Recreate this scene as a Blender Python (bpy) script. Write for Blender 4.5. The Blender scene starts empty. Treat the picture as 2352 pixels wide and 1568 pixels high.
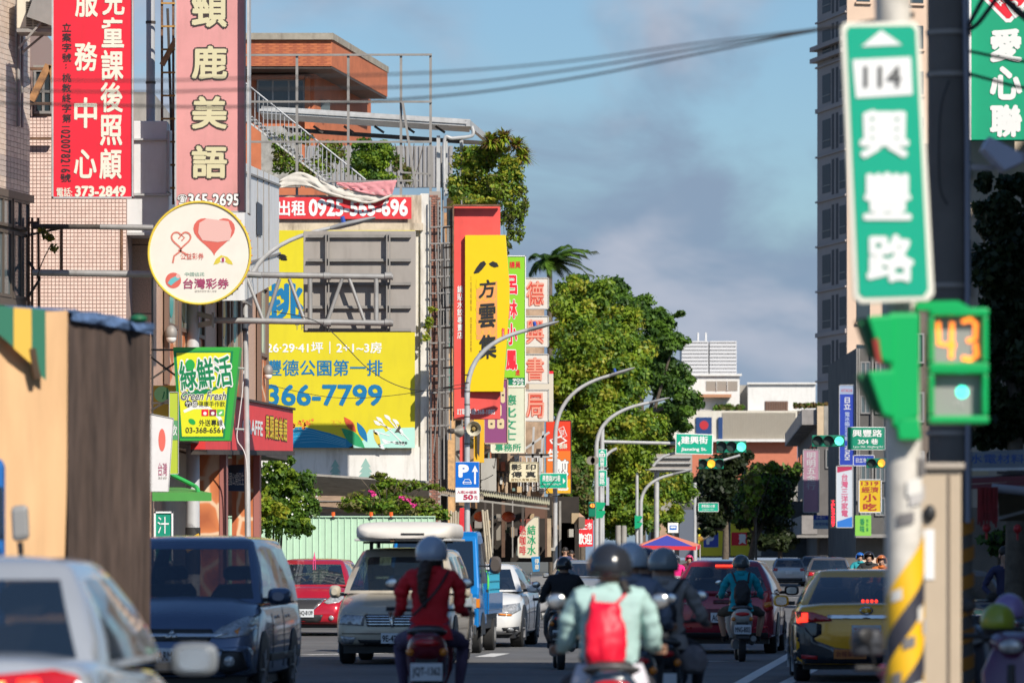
import bpy,bmesh,math,random
from mathutils import Vector,Matrix,noise
from mathutils.bvhtree import BVHTree
from mathutils.geometry import tessellate_polygon
random.seed(7)
R=math.radians
SC=bpy.context.scene
COL=SC.collection
# ---- camera model: a 180 mm lens; pixel positions are in a 2352 x 1568 frame, eye 1.55 m above the road
F,HZ,CX,HC=11760.0,1278.0,1176.0,1.55
cam=bpy.data.objects.new('camera',bpy.data.cameras.new('camera'));COL.objects.link(cam)
cam.location=(0,0,HC);cam.rotation_euler=(R(90),0,0)
cam.data.lens=180.0;cam.data.sensor_width=36.0;cam.data.shift_y=494/2352
cam.data.clip_start=1;cam.data.clip_end=6000
cam.data.dof.use_dof=True;cam.data.dof.focus_distance=118;cam.data.dof.aperture_fstop=4.0
SC.camera=cam
SUN=Vector((.44,-.67,.60)).normalized()
wd=bpy.data.worlds.new('World');SC.world=wd;wd.use_nodes=True
def build_world():
 nt=wd.node_tree;N=nt.nodes;L=nt.links;N.clear()
 out=N.new('ShaderNodeOutputWorld');bg=N.new('ShaderNodeBackground');L.new(bg.outputs[0],out.inputs[0])
 sky=N.new('ShaderNodeTexSky');sky.sky_type='NISHITA';sky.sun_disc=False
 sky.sun_elevation=math.asin(SUN.z);sky.sun_rotation=math.atan2(SUN.x,SUN.y)
 sky.air_density=1.0;sky.dust_density=.6;sky.ozone_density=1.6
 tc=N.new('ShaderNodeTexCoord');sep=N.new('ShaderNodeSeparateXYZ');L.new(tc.outputs['Generated'],sep.inputs[0])
 # blue sky deepened a little
 mul=N.new('ShaderNodeMix');mul.data_type='RGBA';mul.blend_type='MULTIPLY';mul.inputs[0].default_value=1
 L.new(sky.outputs[0],mul.inputs[6]);mul.inputs[7].default_value=SKY_TINT
 # broken cloud: more of it towards the horizon, slate in its body and paler where it is thin
 mp=N.new('ShaderNodeMapping');mp.inputs['Scale'].default_value=(1,1,1.7);mp.inputs['Location'].default_value=(3.31,1.7,.35)
 L.new(tc.outputs['Generated'],mp.inputs[0])
 def noi(sc,det,dist,off):
  m=N.new('ShaderNodeMapping');m.inputs['Location'].default_value=off;L.new(mp.outputs[0],m.inputs[0])
  n=N.new('ShaderNodeTexNoise');n.inputs['Scale'].default_value=sc;n.inputs['Detail'].default_value=det;n.inputs['Roughness'].default_value=.5;n.inputs['Distortion'].default_value=dist;L.new(m.outputs[0],n.inputs[0]);return n.outputs['Fac']
 def mrange(src,a0,a1,b0=0,b1=1):
  r=N.new('ShaderNodeMapRange');r.interpolation_type='SMOOTHSTEP';L.new(src,r.inputs[0]);r.inputs[1].default_value=a0;r.inputs[2].default_value=a1;r.inputs[3].default_value=b0;r.inputs[4].default_value=b1;return r.outputs[0]
 hgt=N.new('ShaderNodeMath');hgt.operation='MULTIPLY_ADD';L.new(sep.outputs['Z'],hgt.inputs[0]);hgt.inputs[1].default_value=-2.6;L.new(noi(17,5,.5,(0,0,0)),hgt.inputs[2])
 cov=mrange(hgt.outputs[0],.15,.40)
 m1=N.new('ShaderNodeMix');m1 .data_type='RGBA';L.new(mrange(noi(24,4,.3,(.7,.2,.4)),.44,.66),m1 .inputs[0]);m1 .inputs[6].default_value=BANK;m1 .inputs[7].default_value=CLOUD
 m2=N.new('ShaderNodeMix');m2 .data_type='RGBA';L.new(cov,m2 .inputs[0]);L.new(mul.outputs[2],m2 .inputs[6]);L.new(m1 .outputs[2],m2 .inputs[7])
 L.new(m2 .outputs[2],bg.inputs[0]);bg.inputs[1].default_value=.138
SKY_TINT=(.34,.43,.52,1);BANK=(1.35,1.85,2.55,1);CLOUD=(2.35,2.6,3.15,1)
build_world()
sl=bpy.data.lights.new('sun','SUN');sl.energy=4.1;sl.angle=R(.5);sl.color=(1,.93,.82)
so=bpy.data.objects.new('sun',sl);COL.objects.link(so);so.rotation_euler=SUN.to_track_quat('Z','Y').to_euler()
SC.view_settings.view_transform='Standard';SC.view_settings.look='None';SC.view_settings.gamma=1
SC.view_settings.use_curve_mapping=False;SC.view_settings.exposure=0.48
SC.render.engine='CYCLES'
try:
 SC.cycles.max_bounces=6;SC.cycles.use_denoising=True;SC.cycles.caustics_reflective=False;SC.cycles.caustics_refractive=False
 SC.cycles.sample_clamp_indirect=6
except Exception:pass
# ---------------------------------------------------------------- helpers
def W(px,py,Y):return Vector(((px-CX)*Y/F,Y,HC+(HZ-py)*Y/F))
def PX(px,Y):return(px-CX)*Y/F
def PZ(py,Y):return HC+(HZ-py)*Y/F
def hexc(h):
 h=h.lstrip('#');c=[int(h[i:i+2],16)/255 for i in(0,2,4)]
 return tuple((x/12.92 if x<=.04045 else((x+.055)/1.055)**2.4)for x in c)
MATS={}
def mat(name,col,rough=.6,metal=0,var=.0,vscale=3,bump=0,bscale=40,dirt=0,dcol='#4a3a2c',emit=0,spec=.5,coat=0,trans=0,stretch=None,alpha=1):
 """procedural surface: base colour broken up by noise, optional dirt streaks and fine relief"""
 if name in MATS:return MATS[name]
 m=bpy.data.materials.new(name);MATS[name]=m;m.use_nodes=True
 nt=m.node_tree;N=nt.nodes;L=nt.links;b=N['Principled BSDF']
 c=hexc(col)if isinstance(col,str)else col
 c=(*c,1)
 b.inputs['Roughness'].default_value=rough;b.inputs['Metallic'].default_value=metal
 b.inputs['Specular IOR Level'].default_value=spec
 if coat:b.inputs['Coat Weight'].default_value=coat;b.inputs['Coat Roughness'].default_value=.04
 if trans:b.inputs['Transmission Weight'].default_value=trans
 if alpha<1:b.inputs['Alpha'].default_value=alpha
 b.inputs['Base Color'].default_value=c
 m.diffuse_color=c
 if emit:
  b.inputs['Emission Color'].default_value=c;b.inputs['Emission Strength'].default_value=emit
 tc=None;src=None
 if var or dirt or bump:
  tc=N.new('ShaderNodeTexCoord');mp=N.new('ShaderNodeMapping');L.new(tc.outputs['Object'],mp.inputs[0])
  if stretch:mp.inputs['Scale'].default_value=stretch
 if var:
  n=N.new('ShaderNodeTexNoise');n.inputs['Scale'].default_value=vscale;n.inputs['Detail'].default_value=5;n.inputs['Roughness'].default_value=.6
  L.new(mp.outputs[0],n.inputs[0])
  mx=N.new('ShaderNodeMix');mx.data_type='RGBA'
  mx.inputs[6].default_value=tuple(max(0,x*(1-var))for x in c[:3])+(1,)
  mx.inputs[7].default_value=tuple(min(1,x*(1+var))for x in c[:3])+(1,)
  mr=N.new('ShaderNodeMapRange');mr.inputs[1].default_value=.3;mr.inputs[2].default_value=.7
  L.new(n.outputs['Fac'],mr.inputs[0]);L.new(mr.outputs[0],mx.inputs[0]);src=mx.outputs[2]
 if dirt:
  n=N.new('ShaderNodeTexNoise');n.inputs['Scale'].default_value=1.0;n.inputs['Detail'].default_value=7;n.inputs['Roughness'].default_value=.65
  mp2=N.new('ShaderNodeMapping');mp2 .inputs['Scale'].default_value=(3.5,3.5,.7);L.new(tc.outputs['Object'],mp2 .inputs[0]);L.new(mp2 .outputs[0],n.inputs[0])
  mr=N.new('ShaderNodeMapRange');mr.inputs[1].default_value=.5;mr.inputs[2].default_value=.78;mr.inputs[4].default_value=dirt
  L.new(n.outputs['Fac'],mr.inputs[0])
  mx=N.new('ShaderNodeMix');mx.data_type='RGBA';mx.inputs[7].default_value=(*hexc(dcol),1)
  L.new(mr.outputs[0],mx.inputs[0])
  if src:L.new(src,mx.inputs[6])
  else:mx.inputs[6].default_value=c
  src=mx.outputs[2]
 if src:L.new(src,b.inputs['Base Color'])
 if bump:
  n=N.new('ShaderNodeTexNoise');n.inputs['Scale'].default_value=bscale;n.inputs['Detail'].default_value=4;L.new(mp.outputs[0],n.inputs[0])
  bp=N.new('ShaderNodeBump');bp.inputs['Strength'].default_value=bump;bp.inputs['Distance'].default_value=.02
  L.new(n.outputs['Fac'],bp.inputs['Height']);L.new(bp.outputs[0],b.inputs['Normal'])
 return m
def tag(o,label=None,cat=None,group=None,kind=None):
 if label:o['label']=label
 if cat:o['category']=cat
 if group:o['group']=group
 if kind:o['kind']=kind
 return o
def thing(name,label,cat,loc=(0,0,0),rotz=0,group=None):
 o=bpy.data.objects.new(name,None);COL.objects.link(o);o.location=loc;o.rotation_euler=(0,0,rotz)
 o.empty_display_size=.2
 return tag(o,label,cat,group)
def root_of(o):
 while o.parent:o=o.parent
 return o
class MB:
 def __init__(s,smooth=False):s.v=[];s.f=[];s.sm=smooth;s.mi=[]
 def add(s,vs,fs,mi=0):
  n=len(s.v);s.v+=[Vector(v)for v in vs];s.f+=[tuple(i+n for i in f)for f in fs];s.mi+=[mi]*len(fs);return s
 def box(s,p0,p1,mi=0):
  x0,x1=sorted((p0[0],p1[0]));y0,y1=sorted((p0[1],p1[1]));z0,z1=sorted((p0[2],p1[2]))
  return s.add([(x0,y0,z0),(x1,y0,z0),(x1,y1,z0),(x0,y1,z0),(x0,y0,z1),(x1,y0,z1),(x1,y1,z1),(x0,y1,z1)],[(0,3,2,1),(4,5,6,7),(0,1,5,4),(1,2,6,5),(2,3,7,6),(3,0,4,7)],mi)
 def cbox(s,c,d,rot=None,mi=0):
  n=len(s.v);s.box((-d[0]/2,-d[1]/2,-d[2]/2),(d[0]/2,d[1]/2,d[2]/2),mi)
  for i in range(n,len(s.v)):s.v[i]=(rot@s.v[i]if rot else s.v[i])+Vector(c)
  return s
 def beam(s,a,b,w=.05,h=None,up=(0,0,1),mi=0):
  a=Vector(a);b=Vector(b);h=h or w;d=(b-a).normalized();u=Vector(up)
  if abs(d.dot(u))>.98:u=Vector((0,1,0))
  x=d.cross(u).normalized();z=x.cross(d).normalized()
  vs=[]
  for p in(a,b):
   for sx,sz in((-1,-1),(1,-1),(1,1),(-1,1)):vs.append(p+x*(sx*w/2)+z*(sz*h/2))
  return s.add(vs,[(0,1,2,3),(7,6,5,4),(0,4,5,1),(1,5,6,2),(2,6,7,3),(3,7,4,0)],mi)
 def tube(s,pts,r,n=10,cap=True,mi=0):
  pts=[Vector(p)for p in pts];m=len(pts);rs=r if hasattr(r,'__len__')else[r]*m
  vs=[];prev=None
  for i,p in enumerate(pts):
   d=((pts[min(i+1,m-1)]-p).normalized()+(p-pts[max(i-1,0)]).normalized())
   d=d.normalized()if d.length>1e-6 else Vector((0,0,1))
   u=prev if prev is not None else(Vector((0,0,1))if abs(d.z)<.9 else Vector((0,1,0)))
   x=d.cross(u);x=x.normalized()if x.length>1e-6 else d.orthogonal().normalized();y=x.cross(d).normalized();prev=y
   for k in range(n):
    a=2*math.pi*k/n;vs.append(p+(x*math.cos(a)+y*math.sin(a))*rs[i])
  fs=[(i*n+k,i*n+(k+1)%n,(i+1)*n+(k+1)%n,(i+1)*n+k)for i in range(m-1)for k in range(n)]
  if cap:fs+=[tuple(reversed(range(n))),tuple(range((m-1)*n,m*n))]
  return s.add(vs,fs,mi)
 def cyl(s,a,b,r,r2=None,n=20,mi=0):return s.tube([a,b],[r,r if r2 is None else r2],n,True,mi)
 def ell(s,c,r,n=14,m=9,rot=None,mi=0):
  vs=[];c=Vector(c)
  for i in range(m+1):
   t=math.pi*i/m
   for k in range(n):
    a=2*math.pi*k/n;v=Vector((r[0]*math.sin(t)*math.cos(a),r[1]*math.sin(t)*math.sin(a),r[2]*math.cos(t)))
    vs.append((rot@v if rot else v)+c)
  return s.add(vs,[(i*n+k,(i+1)*n+k,(i+1)*n+(k+1)%n,i*n+(k+1)%n)for i in range(m)for k in range(n)],mi)
 def loft(s,rings,closed=True,cap=True,mi=0):
  n=len(rings[0]);vs=[p for r in rings for p in r];fs=[]
  for i in range(len(rings)-1):
   for k in range(n if closed else n-1):fs.append((i*n+k,i*n+(k+1)%n,(i+1)*n+(k+1)%n,(i+1)*n+k))
  if cap:fs+=[tuple(reversed(range(n))),tuple(range((len(rings)-1)*n,len(rings)*n))]
  return s.add(vs,fs,mi)
 def prism(s,pts,d,mi=0):
  """closed outline (3D points) pushed along vector d"""
  d=Vector(d);n=len(pts);vs=[Vector(p)for p in pts]+[Vector(p)+d for p in pts]
  tri=tessellate_polygon([[Vector(p)for p in pts]])
  fs=[tuple(t)for t in tri]+[tuple(reversed([i+n for i in t]))for t in tri]
  fs+=[(i,(i+1)%n,n+(i+1)%n,n+i)for i in range(n)]
  return s.add(vs,fs,mi)
 def build(s,name,m,parent=None,world=False,bevel=0,smooth=None,sub=0,solid=0,label=None,kind=None,keep=None,ang=40):
  me=bpy.data.meshes.new(name)
  off=Vector((0,0,0))
  if world and parent is not None:off=root_of(parent).location
  me.from_pydata([v-off for v in s.v],[],s.f)
  bm=bmesh.new();bm.from_mesh(me);bmesh.ops.recalc_face_normals(bm,faces=bm.faces)
  if sub or s.sm:bmesh.ops.remove_doubles(bm,verts=bm.verts,dist=1e-5)
  bm.to_mesh(me);bm.free()
  ms=m if isinstance(m,(list,tuple))else[m]
  for q in ms:me.materials.append(q)
  if len(ms)>1 and len(s.mi)==len(me.polygons):me.polygons.foreach_set('material_index',s.mi)
  if smooth if smooth is not None else s.sm:
   me.shade_smooth()
   try:me.set_sharp_from_angle(angle=R(ang))
   except Exception:pass
  o=bpy.data.objects.new(name,me);COL.objects.link(o)
  if parent is not None:o.parent=parent
  if solid:md=o.modifiers.new('solid','SOLIDIFY');md.thickness=solid;md.offset=0
  if bevel:md=o.modifiers.new('bevel','BEVEL');md.width=bevel;md.segments=2;md.limit_method='ANGLE';md.angle_limit=R(40)
  if sub:md=o.modifiers.new('sub','SUBSURF');md.levels=sub;md.render_levels=sub
  if label:o['label']=label
  if kind:o['kind']=kind
  return o
def setting(name,mb,m,**k):o=mb.build(name,m,**k);o['kind']='structure';return o
def ring(c,rx,rz,e=2.0,n=20,axis='y'):
 """superellipse ring round c, in the plane normal to axis"""
 out=[]
 for k in range(n):
  a=2*math.pi*k/n;ca,sa=math.cos(a),math.sin(a)
  x=rx*math.copysign(abs(ca)**(2/e),ca);z=rz*math.copysign(abs(sa)**(2/e),sa)
  out.append(Vector(c)+(Vector((x,0,z))if axis=='y' else Vector((x,z,0))if axis=='z' else Vector((0,x,z))))
 return out
def copy_tree(o,parent=None):
 c=o.copy();COL.objects.link(c);c.parent=parent
 for ch in list(o.children):copy_tree(ch,c)
 return c
 # ---- lettering: text is turned into flat mesh, fitted into a box
TMP=bpy.data.scenes.new('workbench')
def bake(ob):
 """evaluate one object on its own in an empty scene and return its mesh"""
 TMP.collection.objects.link(ob)
 with bpy.context.temp_override(scene=TMP,view_layer=TMP.view_layers[0]):me=bpy.data.meshes.new_from_object(ob.evaluated_get(bpy.context.evaluated_depsgraph_get()))
 TMP.collection.objects.unlink(ob);bpy.data.objects.remove(ob);return me
def text_mesh(body,bold=.0,spacing=1.0,shear=0):
 cu=bpy.data.curves.new('txt','FONT');cu.body=body;cu.size=1;cu.offset=bold;cu.align_x='LEFT';cu.shear=shear
 cu.space_line=spacing;cu.resolution_u=3;cu.extrude=0
 me=bake(bpy.data.objects.new('txt',cu));bpy.data.curves.remove(cu)
 return me
def lettering(parent,M,body,box,m,lay,bold=.02,vertical=False,outline=None,outw=.05,shear=0,name='lettering',rot=0,perp=None):
 """box = (x0, z0, x1, z1) in the sign's own plane (x right, z up); M maps (x, -lay, z) to the parent's frame"""
 if any(ord(q)>0x2e80 for q in body):bold*=.62;outw*=.8
 else:bold*=.68
 if vertical:body='\n'.join(body)
 me=text_mesh(body,0,1.0 if vertical else.95,shear)
 if not me.vertices:return None
 xs=[v.co.x for v in me.vertices];ys=[v.co.y for v in me.vertices]
 bx0,bx1,by0,by1=min(xs),max(xs),min(ys),max(ys)
 x0,z0,x1,z1=box;hb=bold;bx0-=hb;bx1+=hb;by0-=hb;by1+=hb;sx=(x1-x0)/max(bx1-bx0,1e-3);sz=(z1-z0)/max(by1-by0,1e-3)
 if z1<=z0:sz=sx;z0=(z0+z1)/2-sz*(by1-by0)/2
 c,sn=math.cos(rot),math.sin(rot);mx,mz=(x0+x1)/2,0
 z1e=z0+sz*(by1-by0);mz=(z0+z1e)/2
 def put(me,lay,m,nm,w=0):
  """w thickens the strokes: shifted copies of the same outlines, a fraction of a millimetre apart"""
  n0=len(me.vertices);base=[(x0+(v.co.x-bx0)*sx-mx,z0+(v.co.y-by0)*sz-mz)for v in me.vertices];fs=[tuple(p.vertices)for p in me.polygons]
  shifts=[(0,0)]+([(w*math.cos(a),w*math.sin(a))for a in[math.pi*q/(2 if w<.035 else 3 if w<.06 else 4)+.6 for q in range(4 if w<.035 else 6 if w<.06 else 8)]]if w else[])
  vs=[];ff=[]
  for q,(dx,dz)in enumerate(shifts):
   for x,z in base:
    x+=dx*sx;z+=dz*sz;vs.append(M@Vector((mx+x*c-z*sn,-lay-q*.0003,mz+x*sn+z*c)))
   ff+=[tuple(i+q*n0 for i in f)for f in fs]
  bpy.data.meshes.remove(me);me=bpy.data.meshes.new(nm);me.from_pydata(vs,[],ff)
  me.materials.append(m)
  o=bpy.data.objects.new(nm,me);COL.objects.link(o);o.parent=parent;return o
 if outline is not None:
  put(text_mesh(body,0,1.0 if vertical else.95,shear),lay,outline,name+'_outline',bold+outw)
  lay+=.004
 return put(me,lay,m,name,bold)
class Sign:
 """a panel facing the camera side (-y), laid out with pixel boxes at distance Y; yaw turns it about its centre"""
 def __init__(s,name,label,cat,Y,x0,y0,x1,y1,m,frame=None,depth=.12,fw=3,yaw=0,group=None,parent=None,outline=None,bevel=.008,side=None):
  s.Y=Y;s.k=Y/F;s.cx=(x0+x1)/2;s.bot=y1
  loc=Vector((PX(s.cx,Y),Y,PZ(y1,Y)))
  if parent is None:s.t=thing(name,label,cat,loc,yaw,group);s.M=Matrix.Identity(4)
  else:
   s.t=parent;s.M=Matrix.Translation(loc-root_of(parent).location)@Matrix.Rotation(yaw,4,'Z')
  mb=MB();o2=[s.p(*q)for q in(outline or[(x0,y0),(x1,y0),(x1,y1),(x0,y1)])]
  mb.prism([s.M@Vector((x,0,z))for x,z in o2],s.M.to_3x3()@Vector((0,depth,0)))
  s.panel=mb.build('panel' if parent is None else name,m,s.t,bevel=bevel)
  s.lay=.004
  if frame is not None:
   fr=MB();n=len(o2);w=fw*s.k
   for i in range(n):
    a=Vector((o2[i][0],-.012,o2[i][1]));b=Vector((o2[(i+1)%n][0],-.012,o2[(i+1)%n][1]));d=(b-a).normalized()*w/2.02
    fr.beam(s.M@(a-d),s.M@(b+d),w,depth*.5+.024 if False else w,up=s.M.to_3x3()@Vector((0,1,0)))
   fr.build('frame',frame,s.t)
 def p(s,px,py):return((px-s.cx)*s.k,(s.bot-py)*s.k)
 def text(s,body,x0,y0,x1,y1,m,bold=.02,v=False,lay=None,**k):
  a=s.p(x0,y1);b=s.p(x1,y0)
  return lettering(s.t,s.M,body,(a[0],a[1],b[0],b[1]),m,lay or s.lay+.006,bold,v,**k)
 def poly(s,pts,m,lay=None,name='print'):
  mb=MB();q=[s.p(*p)for p in pts];lay=lay or s.lay
  tri=tessellate_polygon([[Vector((x,0,z))for x,z in q]])
  mb.add([s.M@Vector((x,-lay,z))for x,z in q],[tuple(t)for t in tri]);return mb.build(name,m,s.t)
 def rect(s,x0,y0,x1,y1,m,lay=None,name='print'):return s.poly([(x0,y0),(x1,y0),(x1,y1),(x0,y1)],m,lay,name)
 def disc(s,cx,cy,r,m,lay=None,name='print',ry=None,n=28,rot=0):
  ry=ry or r;c,q=math.cos(rot),math.sin(rot)
  return s.poly([(cx+r*math.cos(a)*c-ry*math.sin(a)*q,cy+r*math.cos(a)*q+ry*math.sin(a)*c)for a in[2*math.pi*i/n for i in range(n)]],m,lay,name)
 def line(s,pts,w,m,lay=None,name='print',z=0):
  mb=MB();lay=lay or s.lay+.003;q=[Vector((*s.p(*p),))for p in pts];w=[z_*s.k/2 for z_ in w]if hasattr(w,'__len__')else w*s.k/2;vs=[];n=len(q)
  for i,p in enumerate(q):
   d=(q[min(i+1,n-1)]-q[max(i-1,0)]);d=d.normalized()if d.length>0 else Vector((1,0));nn=Vector((-d.y,d.x))
   ww=w[i]if hasattr(w,'__len__')else w
   for g in(1,-1):a=p+nn*ww*g;vs.append(s.M@Vector((a.x,-lay,a.y)))
  mb.add(vs,[(2*i,2*i+1,2*i+3,2*i+2)for i in range(n-1)]);return mb.build(name,m,s.t)
  # ---- picked-apart pieces (tiles, bricks): up to 300 as objects that share mesh data, the rest joined
def pieces(name,spots,mesh_of,m,parent,limit=300,world=True,key=None):
 """spots: list of (x, y, z, rotz, variant); mesh_of(variant) -> MB centred on the origin"""
 if key:spots=sorted(spots,key=key)
 off=root_of(parent).location if parent else Vector((0,0,0));cache={}
 ms=m if isinstance(m,(list,tuple))else[m]
 for i,(x,y,z,r,v)in enumerate(spots[:limit]):
  vm=(v,i%len(ms))
  if vm not in cache:
   o=mesh_of(v).build(name,ms[i%len(ms)],parent);cache[vm]=o.data
  else:o=bpy.data.objects.new(name,cache[vm]);COL.objects.link(o);o.parent=parent
  o.location=Vector((x,y,z))-off;o.rotation_euler=(0,0,r)
 if len(spots)>limit:
  big=MB();tmpl={}
  for i,(x,y,z,r,v)in enumerate(spots[limit:]):
   if v not in tmpl:tmpl[v]=mesh_of(v)
   t=tmpl[v];c,s_=math.cos(r),math.sin(r)
   big.add([Vector((p.x*c-p.y*s_+x-off.x,p.x*s_+p.y*c+y-off.y,p.z+z-off.z))for p in t.v],t.f,i%len(ms))
  big.build(name+'_field',ms,parent,kind='stuff')
def catmull(pts,n=8):
 pts=[Vector(p)for p in pts];out=[]
 for i in range(len(pts)-1):
  p0,p1,p2,p3=pts[max(i-1,0)],pts[i],pts[i+1],pts[min(i+2,len(pts)-1)]
  for k in range(n):
   t=k/n;out.append(.5*((2*p1)+(p2-p0)*t+(2*p0-5*p1+4*p2-p3)*t*t+(3*p1-p0-3*p2+p3)*t**3))
 return out+[pts[-1]]
def arm(a,b,rise=.5,n=10):
 """a lamp arm curve from a (vertical start) to b"""
 a=Vector(a);b=Vector(b);c1=a+Vector((0,0,(b.z-a.z)*rise*1.4));c2=a.lerp(b,.45);c2 .z=a.z+(b.z-a.z)*.88
 return[a*(1-t)**3+c1*3*t*(1-t)**2+c2*3*t*t*(1-t)+b*t**3 for t in[i/n for i in range(n+1)]]
 # == common materials
M={}
def defm():
 M['asphalt']=mat('asphalt',(.125,.125,.128),.85,var=.25,vscale=.35,dirt=.55,dcol='#2c2c2e',bump=.5,bscale=60)
 M['paint_white']=mat('road_paint',(.62,.61,.58),.7,var=.18,vscale=6)
 M['paver']=mat('paver',(.25,.235,.21),.85,var=.25,vscale=4,bump=.3)
 M['galv']=mat('galvanised_steel',(.46,.46,.46),.5,.15,var=.15,vscale=3,dirt=.35,dcol='#6b6660')
 M['galv_dull']=mat('dull_steel',(.27,.255,.24),.6,.25,var=.12,vscale=2,dirt=.3,dcol='#4c4540')
 M['pipe']=mat('sooty_pipe',(.33,.325,.32),.5,.3,var=.15,dirt=.4,dcol='#5b4a3e')
 M['rust']=mat('rusty_iron',(.16,.085,.05),.85,var=.4,vscale=9,bump=.3)
 M['dark_iron']=mat('dark_iron',(.055,.045,.04),.7,var=.3,vscale=5)
 M['concrete']=mat('concrete',(.30,.285,.26),.85,var=.2,vscale=1.5,dirt=.5,bump=.3)
 M['whitewash']=mat('whitewash',(.68,.65,.60),.8,var=.08,dirt=.7,dcol='#6a5a48',bump=.2)
 M['white']=mat('white_print',(.78,.78,.77),.5)
 M['cream']=mat('cream_print',(.74,.70,.58),.5)
 M['black']=mat('black_print',(.02,.02,.02),.5)
 M['cable']=mat('cable_black',(.02,.02,.022),.6)
 M['glassd']=mat('dark_glass',(.03,.045,.055),.08,spec=.8)
 M['glassg']=mat('window_glass',(.10,.13,.14),.1,spec=.8)
 M['alu']=mat('window_aluminium',(.30,.29,.28),.45,.4)
 M['brown_alu']=mat('brown_aluminium',(.13,.105,.085),.5,.3)
 M['steel']=mat('bright_steel',(.40,.41,.43),.55,.1)
 M['whitemetal']=mat('white_sheet_metal',(.66,.665,.67),.45,var=.05,dirt=.35,dcol='#8a8378')
 M['leaf']=mat('leaf_green',(.075,.13,.025),.55,var=.45,vscale=1.2)
 M['leaf2']=mat('leaf_yellow_green',(.19,.22,.035),.55,var=.35,vscale=1.4)
 M['leafd']=mat('leaf_dark',(.028,.055,.018),.6,var=.4,vscale=1.2)
 M['leafb']=mat('leaf_olive',(.14,.13,.035),.6,var=.4,vscale=2)
 M['bark']=mat('bark',(.12,.095,.07),.9,var=.35,vscale=6,bump=.5)
 M['rubber']=mat('rubber',(.018,.018,.019),.8,var=.2,vscale=9,bump=.2)
defm()
G={}
# == the setting: ground
V0=1620.0
SL=(V0-CX)/F
def street(off,Y):return off+SL*Y
def strip(name,pts,z,m,**k):
 mb=MB();mb.add([(x,y,z)for x,y in pts],[tuple(range(len(pts)))]);return setting(name,mb,m,**k)
strip('ground',[(-900,-200),(900,-200),(900,2500),(-900,2500)],-.02,mat('far_ground',(.12,.12,.10),.9,var=.3,vscale=.05))
strip('road',[(-16,-60),(28,-60),(street(14,900)+12,900),(street(-8.2,900)-6,900)],0,M['asphalt'])
def pave(name,pts,h=.13):
 mb=MB();mb.prism([(x,y,-.01)for x,y in pts],(0,0,h+.01));return setting(name,mb,M['paver'])
pave('pavement_left',[(street(-7.6,128),128),(street(-5.9,170),170),(street(-5.9,480),480),(street(-12,480),480),(street(-12,128),128)])
pave('pavement_right',[(street(4.2,20),12),(street(6.3,130),130),(street(6.6,600),600),(street(14,600),600),(street(14,12),12)])
def mark(p0,p1,w,Y=None):
 a=Vector((*p0,0));b=Vector((*p1,0));d=(b-a).normalized();n=Vector((-d.y,d.x,0))*w/2
 mb=MB();mb.add([a-n+Vector((0,0,.004)),b-n+Vector((0,0,.004)),b+n+Vector((0,0,.004)),a+n+Vector((0,0,.004))],[(0,1,2,3)])
 return setting('lane_marking',mb,M['paint_white'])
def gp(px,py):
 Y=HC*F/(py-HZ);return(PX(px,Y),Y)
def curve_mark(pix,w):
 pts=catmull([Vector((*gp(*p),.004))for p in pix],6);mb=MB();vs=[]
 for i,p in enumerate(pts):
  d=(pts[min(i+1,len(pts)-1)]-pts[max(i-1,0)]).normalized();n=Vector((-d.y,d.x,0))*w/2;vs+=[p-n,p+n]
 mb.add(vs,[(2*i,2*i+1,2*i+3,2*i+2)for i in range(len(pts)-1)]);return setting('lane_marking',mb,M['paint_white'])
curve_mark([(1690,1575),(1750,1540),(1800,1512),(1838,1488),(1850,1468)],.17)
curve_mark([(1750,1600),(1800,1571),(1860,1540),(1905,1516)],.17)
mark(gp(700,1503),gp(1000,1498),.34)
mark(gp(1112,1508),gp(1150,1500),.3)
mark(gp(1690,1373),gp(1860,1371),.5);mark(gp(1720,1392),gp(1880,1389),.5)
mark(gp(1870,1413),gp(1898,1403),.4);mark(gp(1730,1432),gp(1800,1431),.3);mark(gp(1610,1518),gp(1700,1518),.3)
mark(gp(1245,1420),gp(1275,1419),.45);mark(gp(1840,1352),gp(1990,1352),.5)
# == leftmost tiled building
def boxp(mb,px0,py0,px1,py1,Y0,Y1,mi=0):
 """upright box whose front face at Y0 spans the pixel box"""
 return mb.box((PX(px0,Y0),Y0,PZ(py1,Y0)),(PX(px1,Y0),Y1,PZ(py0,Y0)),mi)
def tile_mb(w,h,d=.012,g=.006):
 def f(v=0):return MB().box((-(w-g)/2,-d,-(h-g)/2),((w-g)/2,0,(h-g)/2))
 return f
b=thing('apartment_building','beige tiled building with brown framed windows at the left edge of the frame','building',(PX(40,94),94,0));bA=b
d=Vector((.193,1,0)).normalized();P1=Vector((PX(67,96),96,0));top=PZ(-90,94)
a0=P1-d*6;nrm=Vector((d.y,-d.x,0))
mb=MB();zb=0
mb.prism([a0-nrm*8,a0,P1,P1-nrm*8],(0,0,top))
mb.build('wall',mat('beige_render',(.30,.25,.21),.8,var=.1),b,world=True)
tw,th=.21,.098;spots=[]
zlo=PZ(452,95.5)
def aw(t):return a0+d*t
L=6.0;n=int(L/tw)
for j in range(int((top-zlo)/th)):
 z=zlo+.05+j*th
 for i in range(n):
  t=6-(i+.5)*tw-(.0 if j%2 else tw*.0)
  if t>1.2:p=aw(t)+nrm*.003;spots.append((p.x,p.y,z,math.atan2(d.y,d.x),0))
tA=mat('beige_tile',(.62,.52,.44),.35,var=.12,vscale=2.5,dirt=.35,dcol='#a08570');tB=mat('beige_tile_dull',(.58,.47,.39),.4,var=.12,vscale=3,dirt=.35,dcol='#96785f')
tband=mat('grey_tile',(.44,.38,.35),.4,var=.1)
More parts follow.
